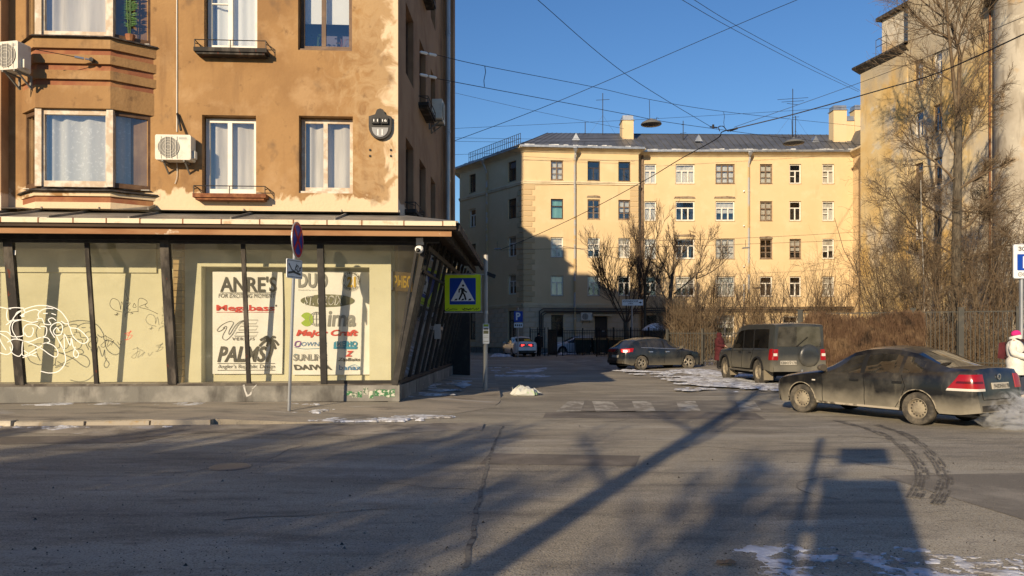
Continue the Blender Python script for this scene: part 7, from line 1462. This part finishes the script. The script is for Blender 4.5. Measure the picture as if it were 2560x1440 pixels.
for i, (px, Y, rz, lb_) in enumerate(((1235, 67, .3, 'left person in a lime high-visibility vest down the side street'), (1255, 66, 2.6, 'right person in a lime high-visibility vest seen from behind'))):
    c_ = GX(px, Y, .03); person(lb_, TR(c_.x, c_.y, .03, rz), 1.78, dict(ell=(.26, -.02, 1.14), wrl=(.1, -.25, 1.12), elr=(-.26, -.02, 1.14), wrr=(-.1, -.25, 1.12)) if i == 0 else None, dk, .85, .02, dk, M_['black'], dk, 'beanie' if i else 'hood', M_['black'], vs_, None, 'people in high-visibility vests')
c_ = GX(1264, 67.5, .03); person('person in black standing just behind the two vests', TR(c_.x, c_.y, .03, .6), 1.76, None, dk, .7, .02, dk, M_['black'], dk, 'beanie', M_['black'])
c_ = GX(1347, 54.5, .03); person('person in dark clothes walking away beside the black gate', TR(c_.x, c_.y, .03, 2.9), 1.74, dict(knl=(.1, -.12, .5), anl=(.1, -.1, .09), tol=(.11, -.25, .05), anr=(-.1, .2, .12), tor=(-.11, .08, .05)), cloth('dark_coat', (.016, .014, .014)), .65, .03, dk, M_['black'], dk, 'beanie', M_['black'])
# ------------------------------------------------------------------ overhead wires and hanging lamps
def wire(label, pts, r=.012, group='overhead wires', sag=0):
    pp = smooth_path([P(a, b_, Y) for a, b_, Y in pts], 8)
    if pts[0][1] < 0 or pts[0][0] > 2560: pp.insert(0, pp[0] + (P(*pts[0]) - P(*pts[1])).normalized()*9)     # carried on to its far fixing outside the picture
    if pts[-1][1] < 0: pp.append(pp[-1] + (P(*pts[-1]) - P(*pts[-2])).normalized()*9)
    b0 = pp[0].copy()
    o = MB().tube([p - b0 for p in pp], r*.8, 5).build('overhead_wire', M_['cable'], None, M=TR(*b0)); return tag(o, label, 'wire', group)
wire('upper lamp-carrying wire from the corner building across the sky', [(1052, 128, 20.8), (1103, 140, 22), (1212, 165, 24), (1482, 217, 30), (1621, 248, 32), (1826, 281, 35), (2152, 316, 48)], .013)
wire('lower lamp-carrying wire from the corner building across the sky', [(1052, 187, 20.8), (1100, 198, 22), (1392, 253, 28), (1568, 286, 31), (1654, 303, 32), (1787, 322, 33), (1960, 344, 34), (2152, 362, 48)], .014)
wire('steep wire from the top edge down to the cable joint', [(1325, -18, 22), (1345, 0, 22.3), (1564, 185, 27), (1779, 318, 33)], .013)
wire('long wire rising from the downpipe to the top right', [(1126, 356, 26.5), (1396, 253, 26), (1839, 64, 25), (1992, 0, 25), (2030, -16, 25)], .013)
wire('left one of the twin wires running to the tenement corner', [(1690, -9, 28), (1706, 0, 28.5), (1826, 69, 33), (2010, 165, 42), (2146, 229, 51)], .014); wire('right one of the twin wires running to the tenement corner', [(1720, -9, 28), (1736, 0, 28.5), (1841, 64, 33), (2020, 160, 42), (2150, 226, 51)], .014)
wire('thick black cable bundle sweeping from the top right to the joint', [(2600, 62, 24), (2560, 85, 24.5), (2350, 180, 28), (2200, 225, 30), (1990, 284, 32), (1835, 322, 33)], .032)
wire('thin wire running above the thick cable bundle', [(2600, 20, 24), (2560, 42, 24.5), (2200, 188, 30), (1835, 318, 33)], .013)
wire('thick cable falling from the joint across the yellow facade', [(1835, 322, 33), (1805, 330, 33.5), (1790, 348, 34), (1700, 398, 40), (1605, 455, 47), (1460, 532, 56), (1340, 588, 61), (1252, 624, 64)], .03)
for i, (a, b_, c_, d, Y, lbw) in enumerate(((1119, 322, 2150, 266, 58, 'faint wire rising gently above the grey roof'), (1119, 387, 1480, 368, 58, 'faint wire just above the left roof railing'), (1119, 344, 1560, 345, 60, 'upper faint level wire left of the chimney'), (1119, 353, 1560, 352, 60, 'lower faint level wire left of the chimney'), (1119, 228, 1560, 322, 45, 'thin slanting wire behind the lamp wires at left'), (1640, 602, 2178, 578, 58, 'upper thin wire across the yellow facade'), (1240, 625, 2178, 599, 57, 'lower thin wire across the yellow facade'))):
    wire(lbw, [(a, b_, Y), ((a+c_)/2, (b_+d)/2 + 3, Y), (c_, d, Y)], .016 if Y > 50 else .012)
j = thing('cable_joint', 'knot of clamps where the overhead cables meet', 'cable joint', TR(*P(1805, 328, 33.5)), None); b = MB()
b.tube(smooth_path([(-.1, 0, 0), (-.15, 0, .2), (.05, 0, .22), (.2, 0, .05), (.3, 0, -.02)], 5), .022, 5); b.tube([(-.4, 0, .12), (-.4, 0, .3)], .05, 6); b.tube([(-.55, 0, .2), (-.2, 0, .16)], .03, 6); b.tube([(.35, 0, .02), (.7, 0, .14)], .05, 6); b.build('clamps', M_['cable'], j)
M_['lampgrey'] = mat('grey_lamp_shade', (.22, .22, .21), .5, metal=.4)
def street_lamp(label, px, py, Y, wpx, chain_py=None):
    c_ = P(px, py, Y); r = wpx/2/FPX*Y; t = thing('hanging_street_lamp', label, 'street lamp', TR(*c_), 'street lamps hung on wires')
    MB().lathe([(.001, .22), (.07, .21), (.09, .17), (r*.5, .14), (r*.9, .04), (r, -.02), (r*.97, -.05)], 28).build('shade', M_['lampgrey'], t, True, 50); MB().lathe([(r*.94, -.05), (r*.6, -.09), (.001, -.11)], 28).build('lens', mat('lamp_lens_grey', (.12, .11, .10), .3), t, True)
    if chain_py is not None: MB().tube([(-.06, 0, .2), (-.08, 0, P(px, chain_py, Y).z - c_.z)], .012, 5).build('hanger', M_['cable'], t)
    MB().tube([(.2, 0, .12), (.25, 0, .28), (.32, 0, .22)], .014, 5).build('wire_clip', M_['cable'], t)
street_lamp('disc-shaped street lamp hung right of the roof chimney', 1628, 309, 32, 52, 250); street_lamp('disc-shaped street lamp hung low over the right part of the roof', 1984, 356, 34, 52, 300)
for i, (px, py, Y) in enumerate(((1864, 622, 57), (1243, 624, 63))):
    c_ = P(px, py, Y); t = thing('small_street_lamp', ('small flat lamp on a wire before the yellow facade downpipe', 'small flat lamp at the end of the cable on the shaded facade')[i], 'street lamp', TR(*c_), 'small flat lamps on wires'); MB().add([(-.3, -.1, 0), (.35, -.1, .05), (.35, .1, .05), (-.3, .1, 0), (-.2, -.06, .12), (.3, -.06, .14), (.3, .06, .14), (-.2, .06, .12)], [(0,3,2,1), (4,5,6,7), (0,1,5,4), (1,2,6,5), (2,3,7,6), (3,0,4,7)]).build('housing', M_['lampgrey'], t); MB().tube([(0, 0, .1), (0, 0, .7)], .015, 4).build('hanger', M_['cable'], t)
for i, py in enumerate((130, 186)):
    a = P(1050, py, 20.7); t = thing('wire_insulator', ('upper white insulator pair hooked on the shaded side wall', 'lower white insulator pair hooked on the shaded side wall')[i], 'insulator', TR(*a), 'white insulators on the side wall')
    e = P(1098, py+10, 22) - a; w0 = P(1012, py-6, 19.6) - a; MB().tube([w0, w0*.3], .018, 5).build('hook', M_['black'], t)
    for f0, f1 in ((.0, .38), (.45, .85)): MB().tube([e*f0, e*(f0+.06), e*(f1-.06), e*f1], [.02, .042, .042, .02], 8).build('insulator_body', M_['white'], t, True)
for i, (pa, pb3, Y) in enumerate((((1212, 165), (1211, 217), 24), ((1809, 280), (1811, 318), 35))):
    p0, p1 = P(*pa, Y), P(*pb3, Y); o = MB().tube([Vector((0, 0, 0)), (p1-p0)*.3 + Vector((.03, 0, 0)), (p1-p0)*.7 - Vector((.02, 0, 0)), p1-p0], .012, 5).build('cable_tie', M_['cable'], None, M=TR(*p0)); tag(o, ('short strap linking the two lamp wires near the corner building', 'short strap above the cable joint')[i], 'cable')
# stay wire anchor on the bay
a = F1.w(*F1.px(230, 150, -.62)[:1], -.62, F1.px(230, 150, -.62)[1]); t = thing('wire_anchor', 'iron anchor and turnbuckle fixed to the bay front', 'bracket', TR(*a)); d = P(80, 122, 15.6) - a
MB().lathe([(.001, -.05), (.05, -.04), (.05, .04), (.001, .05)], 10, Matrix.Rotation(pi/2, 4, 'X')).build('anchor_plate', M_['black'], t); MB().tube([Vector((0, 0, 0)), d*.12], .02, 5).tube([d*.14, d*.3], .03, 5).build('turnbuckle', M_['galv'], t); MB().tube([d*.3, d], .008, 4).build('stay_wire', M_['cable'], t)
# ------------------------------------------------------------------ litter
c_ = GX(1312, 19.6, .0); rng = random.Random(5); pts = {}
bg_ = MB(); bg_.lathe([(.33, -.02), (.36, .05), (.3, .13), (.16, .20), (.001, .22)], 22); bg_.v = [(x*(1 + .5*mnoise.noise(Vector((x*6, y*6, z*9))))*1.0, y*.6*(1 + .3*mnoise.noise(Vector((x*5, y*7, 3)))), max(0.004, z*(1 + 1.5*mnoise.noise(Vector((x*9, y*9, 1)))))) for x, y, z in bg_.v]
t = bg_.build('plastic_bag', mat('crumpled_plastic_bag', (.48, .49, .46), .5, [dict(c=(.35, .5, .25), s=5, lo=.58, hi=.66), dict(c=(.15, .25, .5), s=4, lo=.66, hi=.7)], bump=.8, bscale=12), None, True, 25, TR(c_.x, c_.y, .01)); tag(t, 'crumpled white and green plastic bag on the road edge', 'plastic bag')
c_ = G(1812, 1412); lf = MB().add([(0, 0, .01), (.05, .03, .03), (.09, .0, .012), (.05, -.035, .02), (-.05, .02, .025), (-.07, -.02, .01), (.02, .06, .012)], [(0,1,2,3), (0,3,5), (0,5,4), (0,4,6,1)]).build('fallen_leaf', mat('dry_leaf', (.22, .15, .09), .9), None, M=TR(c_.x, c_.y, .004)); tag(lf, 'curled dry leaf lying on the road in the foreground', 'leaf')
# ------------------------------------------------------------------ the near side of the street, behind the viewer
tree('bare_tree', 'street tree behind the viewer whose trunk shadow crosses the road', [(-4.6, -4.6, 0), (-4.55, -4.5, 4), (-4.5, -4.4, 7.5), (-4.6, -4.3, 10)], (.17, .10), [((-4.55, -4.5, 4.6), (-.9, .1, .9), 2.4, .05), ((-4.55, -4.5, 5.2), (.8, .2, 1), 2.2, .05), ((-4.5, -4.45, 6.2), (-.8, -.4, 1), 2.8, .06), ((-4.5, -4.4, 7), (.7, .4, 1), 3, .06), ((-4.5, -4.4, 8), (-.5, .6, 1), 3, .06), ((-4.55, -4.4, 9), (.4, -.4, 1), 3, .06)], 31, 2, .012, kids=(4, 6))
sp_ = thing('sign_post', 'post with hanging boards behind the viewer', 'post', TR(-1.57, -2.5, 0)); pole(sp_, 5.3, .05, (0, 0), 'polegrey')  # unseen sign pole with ad board, set to cast the board shadows on the road
MB().box(.18, -.03, 2.05, .98, .08, 4.02).build('ad_board', M_['polegrey'], sp_); MB().box(.0, -.02, 3.2, .18, .05, 3.3).build('arm', M_['polegrey'], sp_); MB().box(.3, -.02, 4.42, .95, .02, 4.9).build('route_board', M_['signwhite'], sp_); MB().box(0, -.015, 4.6, .3, .015, 4.66).build('arm', M_['polegrey'], sp_)
for i, (x, y, h, n) in enumerate(((-13.5, -10.5, 8.2, 8), (-8.6, -13, 8.6, 8), (-19, -8, 7.8, 8), (-24, -4, 7.0, 7), (-15.5, -14.5, 10, 10), (-10.5, -9.5, 7.2, 9), (-17, -5.5, 6.6, 9), (-12, -6, 5.6, 9))):
    rg = random.Random(100 + i); tree('bare_tree', ('second', 'third', 'fourth', 'fifth', 'sixth', 'seventh', 'eighth', 'ninth')[i] + ' of the row of bare trees behind the viewer', [(x, y, 0), (x+.1, y, h*.3), (x, y+.1, h*.62)], (.2, .12), [((x, y, h*(.34 + .035*k)), (rg.uniform(-1, 1), rg.uniform(-1, 1), rg.uniform(.3, .9)), h*rg.uniform(.34, .5), .09) for k in range(n)], 50 + i, 2, .03, kids=(10, 13), group='street trees behind the viewer')
